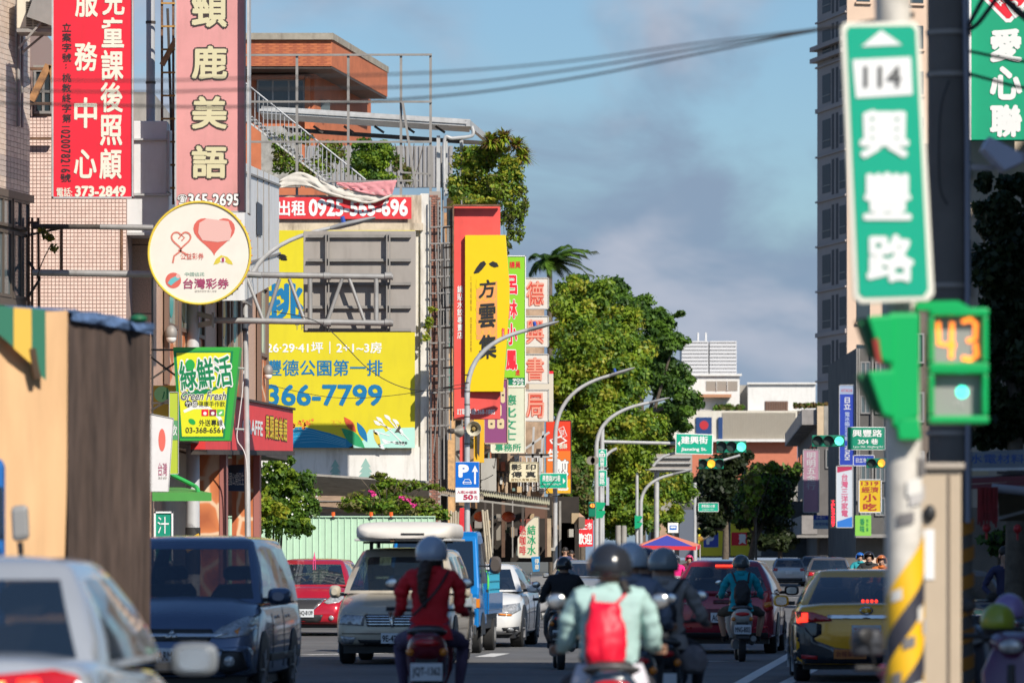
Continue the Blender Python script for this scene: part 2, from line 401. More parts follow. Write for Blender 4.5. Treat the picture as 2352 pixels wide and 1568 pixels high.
band=[s for s in spots if PZ(420,95.5)<s[2]<PZ(362,95.5)and True];rest=[s for s in spots if s not in band]
def face_tile(v=0):return MB().box((-(tw-.008)/2,-.012,-(th-.008)/2),((tw-.008)/2,0,(th-.008)/2))
pieces('tile',rest,face_tile,[tA,tB,tA],b,limit=240,key=lambda s:abs(s[2]-8))
pieces('tile',band,face_tile,tband,b,limit=60)
# cornice and brown windows below the tiled face
mb=MB();p0=aw(0)+nrm*.05;p1=aw(6.0)+nrm*.05
for(zz,hh,ex)in((PZ(455,95.6),.14,.09),(PZ(700,95.6),.16,.06)):
 mb.prism([aw(0)-nrm*.1,aw(0)+nrm*ex,aw(6.03)+nrm*ex,aw(6.03)-nrm*.1],(0,0,hh));
 for v in mb.v[-8:]:v.z+=zz-hh/2
mb.build('cornice',M['brown_alu'],b,world=True)
for k in range(3):
 t0,t1=6-.12-(k+1)*1.15,6-.2-k*1.15
 for(pa,pb_)in((462,530),(538,690)):
  z1,z0=PZ(pa,95.6),PZ(pb_,95.6);fr=MB()
  for(ta,tb,za,zb_)in((t0,t1,z0,z0+.06),(t0,t1,z1-.06,z1),(t0,t0+.06,z0+.062,z1-.062),(t1-.06,t1,z0+.062,z1-.062),((t0+t1)/2-.03,(t0+t1)/2+.03,z0+.062,z1-.062)):
   A=aw(ta)+nrm*.015;B=aw(tb)+nrm*.015;C_=aw(tb)+nrm*.075;D_=aw(ta)+nrm*.075
   fr.prism([Vector((q.x,q.y,za))for q in(A,B,C_,D_)],(0,0,zb_-za))
  w=fr.build('window',M['brown_alu'],b,world=True)
  gl=MB();A=aw(t0+.061)+nrm*.045;B=aw(t1-.061)+nrm*.045
  gl.prism([(A.x,A.y,z0+.062),(B.x,B.y,z0+.062),(B.x,B.y,z1-.062),(A.x,A.y,z1-.062)],tuple(-nrm*.008));gl.build('pane',M['glassg'],w,world=True)
  # vertical drain pipe groove on the beige face
mb=MB();q=aw(5.05)+nrm*.07;mb.tube([(q.x,q.y,PZ(290,95)),(q.x,q.y,top)],.035,8);q=aw(5.3)+nrm*.07;mb.tube([(q.x,q.y,PZ(290,95)),(q.x,q.y,top)],.025,8)
mb.build('drain_pipe',M['alu'],b,world=True)
# air conditioner on a bracket
ac=thing('air_conditioner','cream window air conditioner on a bracket beside the beige tiled wall','air conditioner',W(85,68,94.6))
mb=MB();boxp(mb,38,-12,118,66,94.4,95.0);mb.build('casing',mat('ac_cream',(.66,.60,.48),.5,var=.05,dirt=.3),ac,world=True,bevel=.02)
mb=MB()
for x in(60,77,95):
 for k in range(14):boxp(mb,x,4+k*4.2,x+14,6+k*4.2,94.38,94.42)
mb.build('louvre',M['dark_iron'],ac,world=True)
mb=MB();boxp(mb,38,66,124,74,94.35,95.1);mb.beam(W(42,112,94.3),W(122,20,94.3),.04);mb.beam(W(50,122,94.9),W(112,70,94.9),.04);mb.build('bracket',M['galv_dull'],ac,world=True)
mb=MB();mb.beam(W(80,-14,94.2),W(158,14,94.2),.05,.9,up=(0,0,1));mb.build('rain_hood',M['galv_dull'],ac,world=True)
# == pink tiled building behind
b=thing('tiled_building','pink mosaic tiled building with granite pilaster behind the red sign','building',(PX(180,98),98,0));bB=b
Yb=98.0
mb=MB();boxp(mb,40,268,290,1400,Yb+.02,Yb+14);boxp(mb,40,40,70,268,Yb+.02,Yb+6);mb.build('wall',mat('pink_grout',(.34,.24,.21),.85),b,world=True)
kx=Yb/F;spots=[];ts=8.6*kx
for j in range(54):
 for i in range(27):
  px,py=58+i*8.6+4.3,268+4.3+j*8.6
  if py<735:spots.append((PX(px,Yb),Yb+.02,PZ(py,Yb),0,0))
pk=[mat('pink_tile',(.80,.60,.53),.4,var=.08,vscale=2),mat('pink_tile_pale',(.82,.63,.56),.4,var=.08,vscale=3)]
pieces('tile',spots,tile_mb(ts,ts,.015,.014),pk,b,limit=300,key=lambda s:(s[2]-6.2)**2+(s[0]-PX(210,Yb))**2)
# wooden gable, windows and balcony slab beside it
mb=MB();mb.beam(W(72,232,Yb-.2),W(112,150,Yb-.2),.13,.16,up=(0,1,0));mb.build('timber_strut',mat('weathered_timber',(.38,.19,.08),.8,var=.3,vscale=8),b,world=True)
mb=MB();mb.beam(W(118,150,Yb-.2),W(128,215,Yb-.2),.10,.16,up=(0,1,0));mb.build('timber_strut',mat('weathered_timber',(.38,.19,.08)),b,world=True)
mb=MB();mb.beam(W(405,90,Yb+.5),W(372,150,Yb+.5),.1,.1)
mb.build('timber_strut',mat('weathered_timber',(.38,.19,.08),.8,var=.3,vscale=8),b,world=True)
mb=MB();boxp(mb,66,150,125,268,Yb+.6,Yb+.9);mb.build('recess_wall',M['concrete'],b,world=True)
def window(par,px0,py0,px1,py1,Y,fm,gm,nx=2,nz=1,fw=.05,world=True,depth=.08,name='window'):
 fr=MB();x0,x1,z0,z1=PX(px0,Y),PX(px1,Y),PZ(py1,Y),PZ(py0,Y)
 fr.box((x0,Y-depth,z0),(x1,Y,z0+fw)).box((x0,Y-depth,z1-fw),(x1,Y,z1)).box((x0,Y-depth,z0+fw+.001),(x0+fw,Y,z1-fw-.001)).box((x1-fw,Y-depth,z0+fw+.001),(x1,Y,z1-fw-.001))
 for i in range(1,nx):x=x0+(x1-x0)*i/nx;fr.box((x-fw/2,Y-depth+.01,z0+fw+.001),(x+fw/2,Y-.01,z1-fw-.001))
 for i in range(1,nz):z=z0+(z1-z0)*i/nz;fr.box((x0+fw+.001,Y-depth+.02,z-fw/2),(x1-fw-.001,Y-.02,z+fw/2))
 w=fr.build(name,fm,par,world=world)
 g=MB();g.box((x0+fw-.004,Y-depth*.5,z0+fw-.004),(x1-fw+.004,Y-depth*.5+.01,z1-fw+.004));g.build('pane',gm,w,world=world);return w
window(b,78,160,122,262,Yb+.55,M['alu'],M['glassd'],2,2)
mb=MB()
for py in(158,238,318):boxp(mb,64,py-3,124,py+3,Yb-.25,Yb-.15)
mb.build('cross_bar',M['rust'],b,world=True)
# white clad shaft between the two big signs
mb=MB();boxp(mb,304,278,384,445,Yb+.3,Yb+5);boxp(mb,283,446,388,538,Yb+.25,Yb+5);mb.build('cladding',M['whitemetal'],b,world=True,bevel=.015)
mb=MB();boxp(mb,300,318,388,322,Yb+.22,Yb+.32);boxp(mb,281,445,392,449,Yb+.18,Yb+.3);boxp(mb,281,534,392,540,Yb+.18,Yb+.3);boxp(mb,384,300,389,440,Yb+.2,Yb+1);mb.build('trim',M['galv'],b,world=True)
mb=MB();boxp(mb,303,212,352,280,Yb+4,Yb+10);mb.build('parapet',M['concrete'],b,world=True)
# vent stack
vs=thing('vent_pipe','tall shiny vent pipe with black straps between the two tall signs','pipe',W(346,275,Yb+1))
mb=MB(True);mb.cyl(W(346,278,Yb+1),W(346,-60,Yb+1),.085,n=16);mb.build('pipe',M['steel'],vs,world=True)
mb=MB()
for py in(52,190,325*.97):mb.cyl(W(346,py+3,Yb+1),W(346,py-3,Yb+1),.097,n=16)
mb.build('strap',M['dark_iron'],vs,world=True)
# rusty ladder frame holding the pink sign
ld=thing('steel_frame','rusty yellow ladder frame standing left of the pink sign','frame',W(385,470,Yb+.4))
mb=MB()
for x in(372,398):mb.beam(W(x,470,Yb+.5),W(x,-60,Yb+.5),.045)
mb.build('upright',M['rust'],ld,world=True)
for k in range(9):
 mb=MB();mb.beam(W(370,8+k*53,Yb+.46),W(404,8+k*53,Yb+.46),.035);mb.build('rung',mat('yellow_rust',(.40,.22,.06),.8,var=.4,vscale=8),ld,world=True)
mb=MB();mb.beam(W(385,20,Yb+.8),W(394,300,Yb+.8),.05);mb.build('brace',M['dark_iron'],ld,world=True)
# == granite pilaster + street front with tall windows (school building)
Yg=100.0
gr=mat('speckled_granite',(.56,.36,.26),.5,var=.35,vscale=45,bump=.15)
g=thing('school_building','granite clad language school building with tall sticker windows and giraffe patterned pillars','building',(PX(330,Yg),Yg,0));bC=g
NB=Vector((PX(352,Yg),Yg,0));FB=Vector((PX(612,122),122,0));dd=(FB-NB);LB=dd.length;dd.normalize();nn=Vector((dd.y,-dd.x,0))
def fp(px):
# solve PX(px, y) on the line
 k=(px-CX)/F;t=(k*NB.y-NB.x)/(dd.x-k*dd.y);return t
def slab(mb,px0,px1,za,zb_,o0,o1):
 A=NB+dd*fp(px0);B=NB+dd*fp(px1)
 mb.prism([Vector((*(A+nn*o0).xy,za)),Vector((*(B+nn*o0).xy,za)),Vector((*(B+nn*o1).xy,za)),Vector((*(A+nn*o1).xy,za))],(0,0,zb_-za));return mb
zt=PZ(530,105);zm=3.9
mb=MB();mb.prism([(NB.x-.6,NB.y+.0,zm),(NB.x-.02,NB.y,zm),(FB.x-.02,FB.y,zm),(FB.x-6,FB.y,zm),(NB.x-6,NB.y+8,zm)],(0,0,zt-zm));mb.build('wall',gr,g,world=True)
mb=MB();boxp(mb,290,540,347,1400,Yg-.4,Yg+.4);mb.build('pilaster',gr,g,world=True)
mb=MB()
for py in(538,562,632,720,815,905):boxp(mb,288.5,py-1,348,py+1,Yg-.405,Yg-.38)
boxp(mb,347,540,350,1300,Yg-.3,Yg)
mb.build('joint',M['dark_iron'],g,world=True)
cw=mat('bronze_frame',(.20,.13,.10),.5,.2);stk=[mat('sticker_teal','#3f9c97',.4),mat('sticker_pale','#c9d8b8',.4),mat('sticker_pink','#b13a6c',.4),mat('sticker_yellow','#e0b53a',.4)]
giraffe=None
def giraffe_mat():
 m=bpy.data.materials.new('giraffe_print');m.use_nodes=True;nt=m.node_tree;N=nt.nodes;L_=nt.links;bs=N['Principled BSDF']
 tc=N.new('ShaderNodeTexCoord');vo=N.new('ShaderNodeTexVoronoi');vo.feature='DISTANCE_TO_EDGE';vo.inputs['Scale'].default_value=1.7
 no=N.new('ShaderNodeTexNoise');no.inputs['Scale'].default_value=2;mx0=N.new('ShaderNodeMix');mx0 .data_type='RGBA';mx0 .inputs[0].default_value=.12
 L_.new(tc.outputs['Object'],no.inputs[0]);L_.new(tc.outputs['Object'],mx0 .inputs[6]);L_.new(no.outputs['Color'],mx0 .inputs[7]);L_.new(mx0 .outputs[2],vo.inputs[0])
 rp=N.new('ShaderNodeValToRGB');rp.color_ramp.elements[0].position=.03;rp.color_ramp.elements[0].color=(.74,.53,.36,1);rp.color_ramp.elements[1].position=.085;rp.color_ramp.elements[1].color=(.62,.20,.07,1)
 e=rp.color_ramp.elements.new(.35);e.color=(.40,.11,.04,1)
 L_.new(vo.outputs['Distance'],rp.inputs[0]);L_.new(rp.outputs[0],bs.inputs['Base Color']);bs.inputs['Roughness'].default_value=.6;return m
giraffe=giraffe_mat()
wins=[(376,400),(404,436),(441,462),(500,520),(524,545),(589,608)]
for i,(a,c)in enumerate(wins):
 zt_,zb_=(zt-.3,PZ(898 if a<470 else 905,106))if a<560 else(zt-.3,PZ(905,112))
 mb=MB();z_mid=zb_+1.15
 for(pa,pb_,za,z2)in((a,a+2.5,zb_,zt_),(c-2.5,c,zb_,zt_),(a+2.51,c-2.51,zt_-.08,zt_),(a+2.51,c-2.51,z_mid,z_mid+.08)):slab(mb,pa,pb_,za,z2,.01,.10)
 w=mb.build('window',cw,g,world=True)
 mb=MB();slab(mb,a+2.4,c-2.4,z_mid+.07,zt_-.07,.02,.04);mb.build('pane',mat('sticker_glass',(.34,.42,.36),.2,var=.3,vscale=1.5),w,world=True)
 mb=MB();slab(mb,a+2.4,c-2.4,zb_,z_mid,.02,.05);mb.build('giraffe_panel',giraffe,w,world=True)
 # figure stickers: an oval head over a long body
 for q,(zc,rr)in enumerate(((zt_-1.1,.5),(zt_-2.5,.45))):
  mb=MB();t=fp((a+c)/2);A=NB+dd*t+nn*.048;half=abs(fp(c-6)-fp(a+6))/2
  pts=[A+dd*(half*.8*math.cos(u)*(1-.35*math.sin(u)))+Vector((0,0,zc+rr*math.sin(u)))for u in[2*math.pi*v/16 for v in range(16)]]
  mb.add(pts,[tuple(range(16))]);mb.build('sticker',stk[(i+q*2)%4],w,world=True)
for(px,py,Yl)in((375,765,100.9),(600,852,119)):
 wl=thing('wall_lamp','round grey wall lamp on the granite front '+('left of the green trapezoid sign' if px<500 else 'above the red fascia sign'),'lamp',W(px,py+20,Yl))
 mb=MB(True);c=NB+dd*fp(px)+nn*.16;c.z=PZ(py,c.y);mb.ell(c,(.12,.12,.16));mb.build('dome',M['galv_dull'],wl,world=True)
 mb=MB(True);mb.ell(c-Vector((0,0,.1)),(.1,.1,.1));mb.build('globe',M['white'],wl,world=True)
 # ground floor pillars with giraffe print
for(a,c,y0,Yp)in((452,504,1035,107),(543,582,1080,115)):
 mb=MB();x0,x1=PX(a,Yp),PX(c,Yp);mb.box((x0,Yp,0),(x1,Yp+.7,zm));mb.build('pillar',giraffe,g,world=True)
 mb=MB();mb.box((x1+.002,Yp-.02,0),(x1+.14,Yp+.75,zm));mb.build('pillar_trim',mat('rose_trim',(.35,.13,.11),.6),g,world=True)
 mb=MB();mb.box((x0-.1,Yp-.01,0),(x0-.002,Yp+.7,zm));mb.build('pillar_edge',mat('orange_trim',(.5,.13,.05),.6),g,world=True)
mb=MB();mb.box((PX(290,104),104.5,0),(PX(350,104),121,zm-.05));mb.prism([(NB.x-3.2,NB.y+10,0),(FB.x-1.5,FB.y-1,0),(FB.x-1.5,FB.y-.9,0),(NB.x-3.2,NB.y+10.1,0)],(0,0,zm-.1));mb.build('inner_wall',mat('shop_wall',(.40,.36,.30),.7,var=.1),g,world=True)
# white sheet clad bay above, its street side and the slot window
zA,zB=PZ(372,104),PZ(735,112)
mb=MB()
A=Vector((PX(562,104),104,0));B=Vector((PX(641,118),118,0))
tA_,tB_=PZ(374,104),PZ(410,118);bA_,bB_=PZ(690,104),PZ(645,118)
ins=Vector((-1,.06,0))
mb.add([Vector((*A.xy,bA_)),Vector((*B.xy,bB_)),Vector((*B.xy,tB_)),Vector((*A.xy,tA_)),Vector((*(A+ins*3).xy,bA_)),Vector((*(B+ins*3).xy,bB_)),Vector((*(B+ins*3).xy,tB_)),Vector((*(A+ins*3).xy,tA_))],[(0,1,2,3),(4,7,6,5),(0,4,5,1),(3,2,6,7),(0,3,7,4),(1,5,6,2)])
mb.build('white_bay',M['whitemetal'],g,world=True)
dB=(B-A).normalized();nB=Vector((dB.y,-dB.x,0));mb=MB();LBb=(B-A).length
for t in(.33,.5,.66):
 q=A+dB*(t*LBb)+nB*.01;mb.beam(Vector((*q.xy,bA_+(bB_-bA_)*t)),Vector((*q.xy,tA_+(tB_-tA_)*t)),.03,.02)
for f_ in(.27,.93):
 mb.beam(A+nB*.02+Vector((0,0,bA_+(tA_-bA_)*f_)),B+nB*.02+Vector((0,0,bB_+(tB_-bB_)*f_)),.05,.04)
mb.build('seam',M['galv_dull'],g,world=True)
mb=MB();q0=A+dB*(.3*LBb)+nB*.015;q1=A+dB*(.44*LBb)+nB*.015;mb.prism([(q0 .x,q0 .y,PZ(538,108)),(q1 .x,q1 .y,PZ(540,110)),(q1 .x,q1 .y,PZ(470,110)),(q0 .x,q0 .y,PZ(462,108))],tuple(nB*.02));sw=mb.build('window',mat('slot_dark',(.03,.04,.06),.5),g,world=True)
mb=MB();mb.beam(W(560,692,104),W(575,700,106),.05);mb.build('gutter',M['galv_dull'],g,world=True)
# gutter slab roof over the ground floor
mb=MB();slab(mb,352,612,zm-.06,zm+.1,-.4,.5);mb.build('ledge',M['dark_iron'],g,world=True)
# == building with the yellow hoarding
Yy=150.0
y=thing('corner_building','old five storey building whose gable wall carries the big yellow hoarding','building',(PX(800,Yy),Yy,0));bD=y
mb=MB();zt2=PZ(440,Yy);xs0,xs1=PX(560,Yy),PX(966,Yy);yEnd=205
xe=xs1+(yEnd-Yy)*SL
mb.prism([(xs0,Yy,0),(xs1,Yy,0),(xe,yEnd,0),(xs0,yEnd,0)],(0,0,PZ(500,Yy)));mb.build('wall',M['whitewash'],y,world=True)
mb=MB();boxp(mb,560,448,968,512,Yy-.12,Yy+.25);boxp(mb,560,512,972,529,Yy-.2,Yy+.1);mb.build('parapet',mat('stained_cream',(.56,.47,.36),.8,var=.15,dirt=.85,dcol='#4d3a2a'),y,world=True)
mb=MB();mb.box((PX(966,Yy),Yy-.1,0),(PX(985,Yy),Yy+.3,PZ(445,Yy)));mb.build('corner_strip',M['whitewash'],y,world=True)
# brick faced column with individually laid bricks
xb0,xb1=PX(986,Yy),PX(1012,Yy);mb=MB();mb.box((xb0,Yy-.05,0),(xb1,Yy+1,PZ(440,Yy)));mb.build('brick_column',mat('mortar',(.33,.29,.26),.9),y,world=True)
spots=[];bw,bh=(xb1-xb0)/2.5,.072
for j in range(int(PZ(440,Yy)/bh)):
 z=2.6+j*bh
 if z>PZ(448,Yy):break
 for i in range(-1,3):
  x=xb0+(i+.5+(.5 if j%2 else 0))*bw
  if xb0+bw*.45<x<xb1-bw*.45:spots.append((x,Yy-.05,z,0,0))
pieces('brick',spots,tile_mb(bw,bh,.02,.016),[mat('red_brick',(.30,.13,.09),.8,var=.25,vscale=5),mat('brown_brick',(.22,.11,.08),.8,var=.25,vscale=5)],y,limit=300)
# street side with balconies, dark openings and pipes, seen at a grazing angle
def sideY(px):
 k=(px-CX)/F;return(xs1-SL*Yy-0)/(k-SL)
sw_=mat('ochre_tile',(.42,.23,.11),.6,var=.25,vscale=6);zt3=PZ(470,Yy)
for fl in range(4):
 z0=3.2+fl*2.75;mb=MB()
 for(p0,p1)in((1016,1040),(1046,1075),(1090,1140),(1150,1200)):
  ya,yb=sideY(p0),sideY(p1);xa,xb=xs1+(ya-Yy)*SL,xs1+(yb-Yy)*SL
  mb.prism([(xa,ya,z0),(xb,yb,z0),(xb+.5,yb,z0),(xa+.5,ya,z0)],(0,0,1.0))
 mb.build('balcony',sw_,y,world=True)
 mb=MB();ya,yb=sideY(1014),204;mb.prism([(xs1+(ya-Yy)*SL+.02,ya,z0+1.02),(xs1+(yb-Yy)*SL+.02,yb,z0+1.02),(xs1+(yb-Yy)*SL+.06,yb,z0+1.02),(xs1+(ya-Yy)*SL+.06,ya,z0+1.02)],(0,0,1.55));mb.build('window_band',M['glassd'],y,world=True)
 # end wall steps of neighbours: narrow faces to the camera between 1012 and 1045
for(a,c,t,Yn,m_,nm)in((1012,1026,560,152,M['dark_iron'],'drain_shaft'),(1026,1044,455,158,mat('ochre_wall',(.50,.30,.14),.7,var=.3,vscale=7),'pier'),(1044,1062,500,166,M['concrete'],'pier')):
 mb=MB();boxp(mb,a,t,c,1278,Yn,Yn+3);mb.build(nm,m_,y,world=True)
for k,(py0,py1)in enumerate(((480,560),(600,700),(735,800),(840,900))):
 window(y,1028,py0,1042,py1,157.9,M['alu'],mat('green_glass',(.10,.26,.22),.2),1,3,.04)
mb=MB()
for px in(988,1006,1018,1060):mb.tube([W(px,460,Yy-.25),W(px+2,1100,Yy-.25)],.025,6)
for(p,q)in(((1000,560),(1010,1000)),((1013,700),(996,1040)),((1020,520),(1024,980))):mb.tube(catmull([W(*p,Yy-.3),W((p[0]+q[0])/2+4,(p[1]+q[1])/2,Yy-.35),W(*q,Yy-.3)],6),.018,5)
mb.build('drain_pipe',M['galv_dull'],y,world=True)
# hoarding
hd=Sign('billboard','huge yellow property hoarding with blue numerals on the white gable wall','billboard',Yy-.35,600,529,953,1028,mat('hoarding_yellow',(.66,.56,.010),.5,var=.06,vscale=.6,bump=.25,bscale=1.6,dirt=.18,dcol='#9a8a30'),depth=.08)
blu=mat('hoarding_blue',(.0,.16,.36),.5);tl=mat('hoarding_teal',(.0,.22,.42),.5)
hd.text('挑',612,650,698,736,blu,.06);hd.text('T H',678,745,702,757,mat('thin_grey',(.25,.25,.15),.6),0)
hd.text('26·29·41坪｜2+1~3房',612,784,877,812,M['white'],.035)
hd.text('豐德公園第一排',612,826,879,863,blu,.025)
hd.text('366-7799',612,882,879,932,blu,.045)
hd.poly([(600,1028),(600,990),(640,982),(700,980),(760,995),(808,1012),(812,1028)],tl)
for k in range(5):hd.line(catmull([Vector((640+k*12,992+k*6,0)),Vector((700+k*10,986+k*7,0)),Vector((795,1012+k*3,0))],6)and[(p.x,p.y)for p in catmull([Vector((640+k*12,992+k*6,0)),Vector((700+k*10,986+k*7,0)),Vector((795,1012+k*3,0))],6)],1.0,mat('pale_line',(.15,.45,.6),.5))
pa=mat('pale_aqua',(.42,.72,.62),.5)
hd.poly([(800,1028),(835,1010),(848,986),(880,983),(886,992),(900,983),(950,981),(953,983),(953,1028)],pa)
def leaf(x0,y0,x1,y1,w,m):
 a=Vector((x0,y0));b_=Vector((x1,y1));d_=(b_-a);n_=Vector((-d_.y,d_.x)).normalized()*w
 pts=[a+d_*t+n_*math.sin(math.pi*t)*1 for t in[i/8 for i in range(9)]]+[a+d_*t-n_*math.sin(math.pi*t)for t in[1-i/8 for i in range(1,8)]]
 hd.poly([(p.x,p.y)for p in pts],m,lay=.008)
leaf(790,957,818,992,8,mat('leaf_red_print',(.62,.09,.03),.5));leaf(784,983,838,1028,13,mat('leaf_green_print',(.02,.32,.12),.5));leaf(820,969,844,1015,8,blu)
leaf(858,985,874,1028,6,mat('gold_print',(.65,.50,.05),.5))
for(a_,b_)in(((930,1022),(868,960)),((930,1022),(880,1010)),((925,1000),(886,955)),((920,995),(905,965)),((900,985),(862,968)),((895,1000),(860,990)),((940,1010),(915,985)),((910,1012),(872,1022))):
 hd.line([a_,b_],2.2,M['white'],lay=.011);leaf(b_[0]-4,b_[1]-3,b_[0]+12,b_[1]+9,4,M['white'])
for k in range(26):
 hd.disc(random.uniform(672,720),random.uniform(962,985),random.choice((1.2,1.8,3,4.2)),mat('orange_print',(.75,.22,.03),.5),lay=.008,n=12)
for k in range(40):hd.disc(random.uniform(760,808),random.uniform(965,1000),.9,mat('orange_print',(.75,.22,.03),.5),lay=.008,n=8)
hd.text('鴻茂廣告',908,1013,936,1020,M['black'],.02,lay=.012)
hd.poly([(906,993),(918,975),(921,982),(916,990),(921,995),(915,992)],mat('dark_print',(.07,.07,.05),.6),lay=.013)
# red to-let banner
bn=Sign('banner','red to-let banner with white mobile number above the yellow hoarding','banner',Yy-.3,600,453,945,503,mat('banner_red',(.66,.03,.04),.55,var=.08,vscale=2,bump=.2,bscale=3),depth=.02)
bn.text('出租',638,460,702,496,M['white'],.05);bn.text('0925-565-696',709,457,937,497,M['white'],.06)
# crumpled older banner hanging over the parapet rail
cb=thing('old_banner','crumpled faded pink banner drooping over the roof rail','banner',W(780,452,Yy-.45))
def cloth(pts_top,pts_bot,n=26,m_=7,Y=Yy-.45,amp=.045,seed=1):
 tp=catmull([W(*p,Y)for p in pts_top],n//(len(pts_top)-1)+1);bt=catmull([W(*p,Y)for p in pts_bot],n//(len(pts_bot)-1)+1)
 N_=min(len(tp),len(bt));rows=[]
 for j in range(m_+1):
  row=[]
  for i in range(N_):
   p=tp[i*(len(tp)-1)//(N_-1)].lerp(bt[i*(len(bt)-1)//(N_-1)],j/m_);p=p.copy();p.y+=amp*noise.noise(Vector((i*.45,j*.9+seed*5,seed)))*1.6;row.append(p)
  rows.append(row)
 mb=MB(True);vs=[p for r in rows for p in r]
 mb.add(vs,[(j*N_+i,j*N_+i+1,(j+1)*N_+i+1,(j+1)*N_+i)for j in range(m_)for i in range(N_-1)]);return mb
cloth([(640,415),(690,395),(760,425),(820,438),(905,432)],[(640,432),(700,428),(770,452),(860,462),(900,450)]).build('white_cloth',mat('dirty_canvas',(.60,.56,.50),.8,var=.12,vscale=3,bump=.5,bscale=5),cb,world=True,solid=.01,ang=80)
cloth([(770,418),(820,420),(870,416),(912,414)],[(775,425),(830,442),(880,450),(900,448)],Y=Yy-.5,seed=3).build('pink_cloth',mat('faded_red_cloth',(.62,.25,.27),.7,var=.1,bump=.4,bscale=6),cb,world=True,solid=.01,ang=80)
mt=MB(True);pts=catmull([W(745,440,Yy-.6),W(800,456,Yy-.6),(W(850,465,Yy-.6)),W(900,448,Yy-.6)],6);mt.tube(pts,[.028+.015*math.sin(i*1.3)**2 for i in range(len(pts))],8);mt.build('rolled_edge',mat('dirty_canvas',(.6,.56,.5),.8),cb,world=True)
# open steel billboard frame on the roof
fr=thing('roof_frame','open rusty grey steel frame of a stripped rooftop billboard','frame',W(780,450,Yy))
def bar(parent,pts,w=.06,name='bar',m=M['galv_dull'],Y=Yy):
 mb=MB()
 for a_,b_ in zip(pts[:-1],pts[1:]):mb.beam(W(*a_,Y),W(*b_,Y),w)
 return mb.build(name,m,parent,world=True)
for x,y1_ in((682,455),(800,455),(921,455),(989,500)):bar(fr,[(x,126),(x,y1_)],.075,'post')
for(a_,b_,yy)in((560,992,127),(560,992,234),(560,992,326)):bar(fr,[(a_,yy),(b_,yy+(-1 if yy<200 else 0))],.06,'rail',Y=Yy-.07)
bar(fr,[(925,236),(955,432)],.07,'brace',Y=Yy-.1);bar(fr,[(921,396),(990,400)],.05,'brace',Y=Yy-.08)
bar(fr,[(640,418),(965,415)],.05,'rail',Y=Yy-.09)
# steel stair up to the roof terrace
st=thing('roof_stair','white steel stair with railing climbing the roof terrace','stairs',W(700,430,153))
for o_ in(0,.7):
 mb=MB();mb.beam(W(560,272,152.5+o_),W(765,428,152.5+o_),.14,.05);mb.build('stringer',mat('pale_steel',(.55,.54,.52),.5,.2,dirt=.3),st,world=True)
for k in range(22):
 t=k/21;mb=MB();p=W(562+t*200,262+t*155,152.5);mb.box((p.x-.1,152.5,p.z),(p.x+.12,153.2,p.z+.03));mb.build('step',M['galv'],st,world=True)
mb=MB(True);mb.tube([W(560,188,152.4),W(840,413,152.4)],.022,8);mb.build('handrail',M['steel'],st,world=True)
for k in range(28):
 t=k/27;x=566+t*262;mb=MB();mb.tube([W(x,190+(x-560)*.8-4,152.42),W(x,275+(x-560)*.74 if x<760 else 425,152.42)],.014,5);mb.build('baluster',M['steel'],st,world=True)
 # terrace canopy
cp=thing('roof_canopy','long metal sheet canopy roof over the planted terrace','canopy',W(850,300,158))
mb=MB();A_=W(600,262,157);B_=W(1078,292,157);mb.beam(A_,B_,3.0,.07,up=(0,0,1));mb.beam(W(600,252,155.6),W(1080,283,155.6),.1,.22);mb.beam(W(1075,283,155.5),W(1130,330,163),.12,.2)
mb.build('roof_sheet',M['galv'],cp,world=True)
mb=MB();
for x in(650,720,790,860,930,1000):mb.beam(W(x,290,156),W(x+22,305,156),.07)
mb.beam(W(660,298,156.2),W(1125,330,156.2),.16,.12);mb.build('rafter',M['dark_iron'],cp,world=True)
for x,y0_ in((1007,312),(1024,325),(1060,322)):bar(cp,[(x,y0_),(x,450)],.11,'post',M['galv'],156)
mb=MB(True);mb.tube(catmull([W(1084,290,155.4),W(1084,312,155.4),W(1040,318,155.4),W(1021,322,155.4),W(1021,420,155.4)],5),.055,8);mb.build('downpipe',M['galv'],cp,world=True)
mb=MB();boxp(mb,700,335,1040,430,162,162.3);mb.build('wall_sheet',mat('corrugated_grey',(.34,.34,.36),.5,.3,var=.1),cp,world=True)
mb=MB()
for k in range(34):boxp(mb,702+k*10,336,705+k*10,430,161.95,162)
mb.build('rib',M['galv_dull'],cp,world=True)
mb=MB();boxp(mb,600,290,690,430,161,161.3);mb.build('back_wall',mat('old_mesh',(.30,.29,.27),.8,var=.4,vscale=4),cp,world=True)
# white mural foot of the wall, tin roof, trees printed on it
mb=MB();boxp(mb,575,1026,964,1110,Yy-.12,Yy);mb.build('mural_band',mat('mural_white',(.72,.70,.66),.8,var=.06,vscale=1.5,dirt=.5,dcol='#7a705f'),y,world=True)
gt=mat('mural_green',(.27,.45,.40),.8)
for cx,s_ in((770,1),(840,1.15)):
 mb=MB();
 for k in range(3):
  w_=(10+k*3)*s_;yb_=(1072+k*12)
  mb.add([W(cx-w_,yb_,Yy-.125-k*.001),W(cx+w_,yb_,Yy-.125-k*.001),W(cx,yb_-18*s_,Yy-.125-k*.001)],[(0,1,2)])
 mb.add([W(cx-1.5,1096,Yy-.124),W(cx+1.5,1096,Yy-.124),W(cx+1.5,1110,Yy-.124),W(cx-1.5,1110,Yy-.124)],[(0,1,2,3)])
 mb.build('painted_fir',gt,y,world=True)
sh=thing('shed','low weathered shed with grey tin roof behind the green hoarding fence','shed',W(820,1278,146))
mb=MB();A_=W(705,1105,142);B_=W(965,1125,142);
mb.beam(W(700,1110,143.5),W(985,1128,143.5),3.2,.06,up=(0,.15,1));mb.build('tin_roof',mat('tin_roof',(.30,.28,.25),.6,.2,var=.2,dirt=.5),sh,world=True)
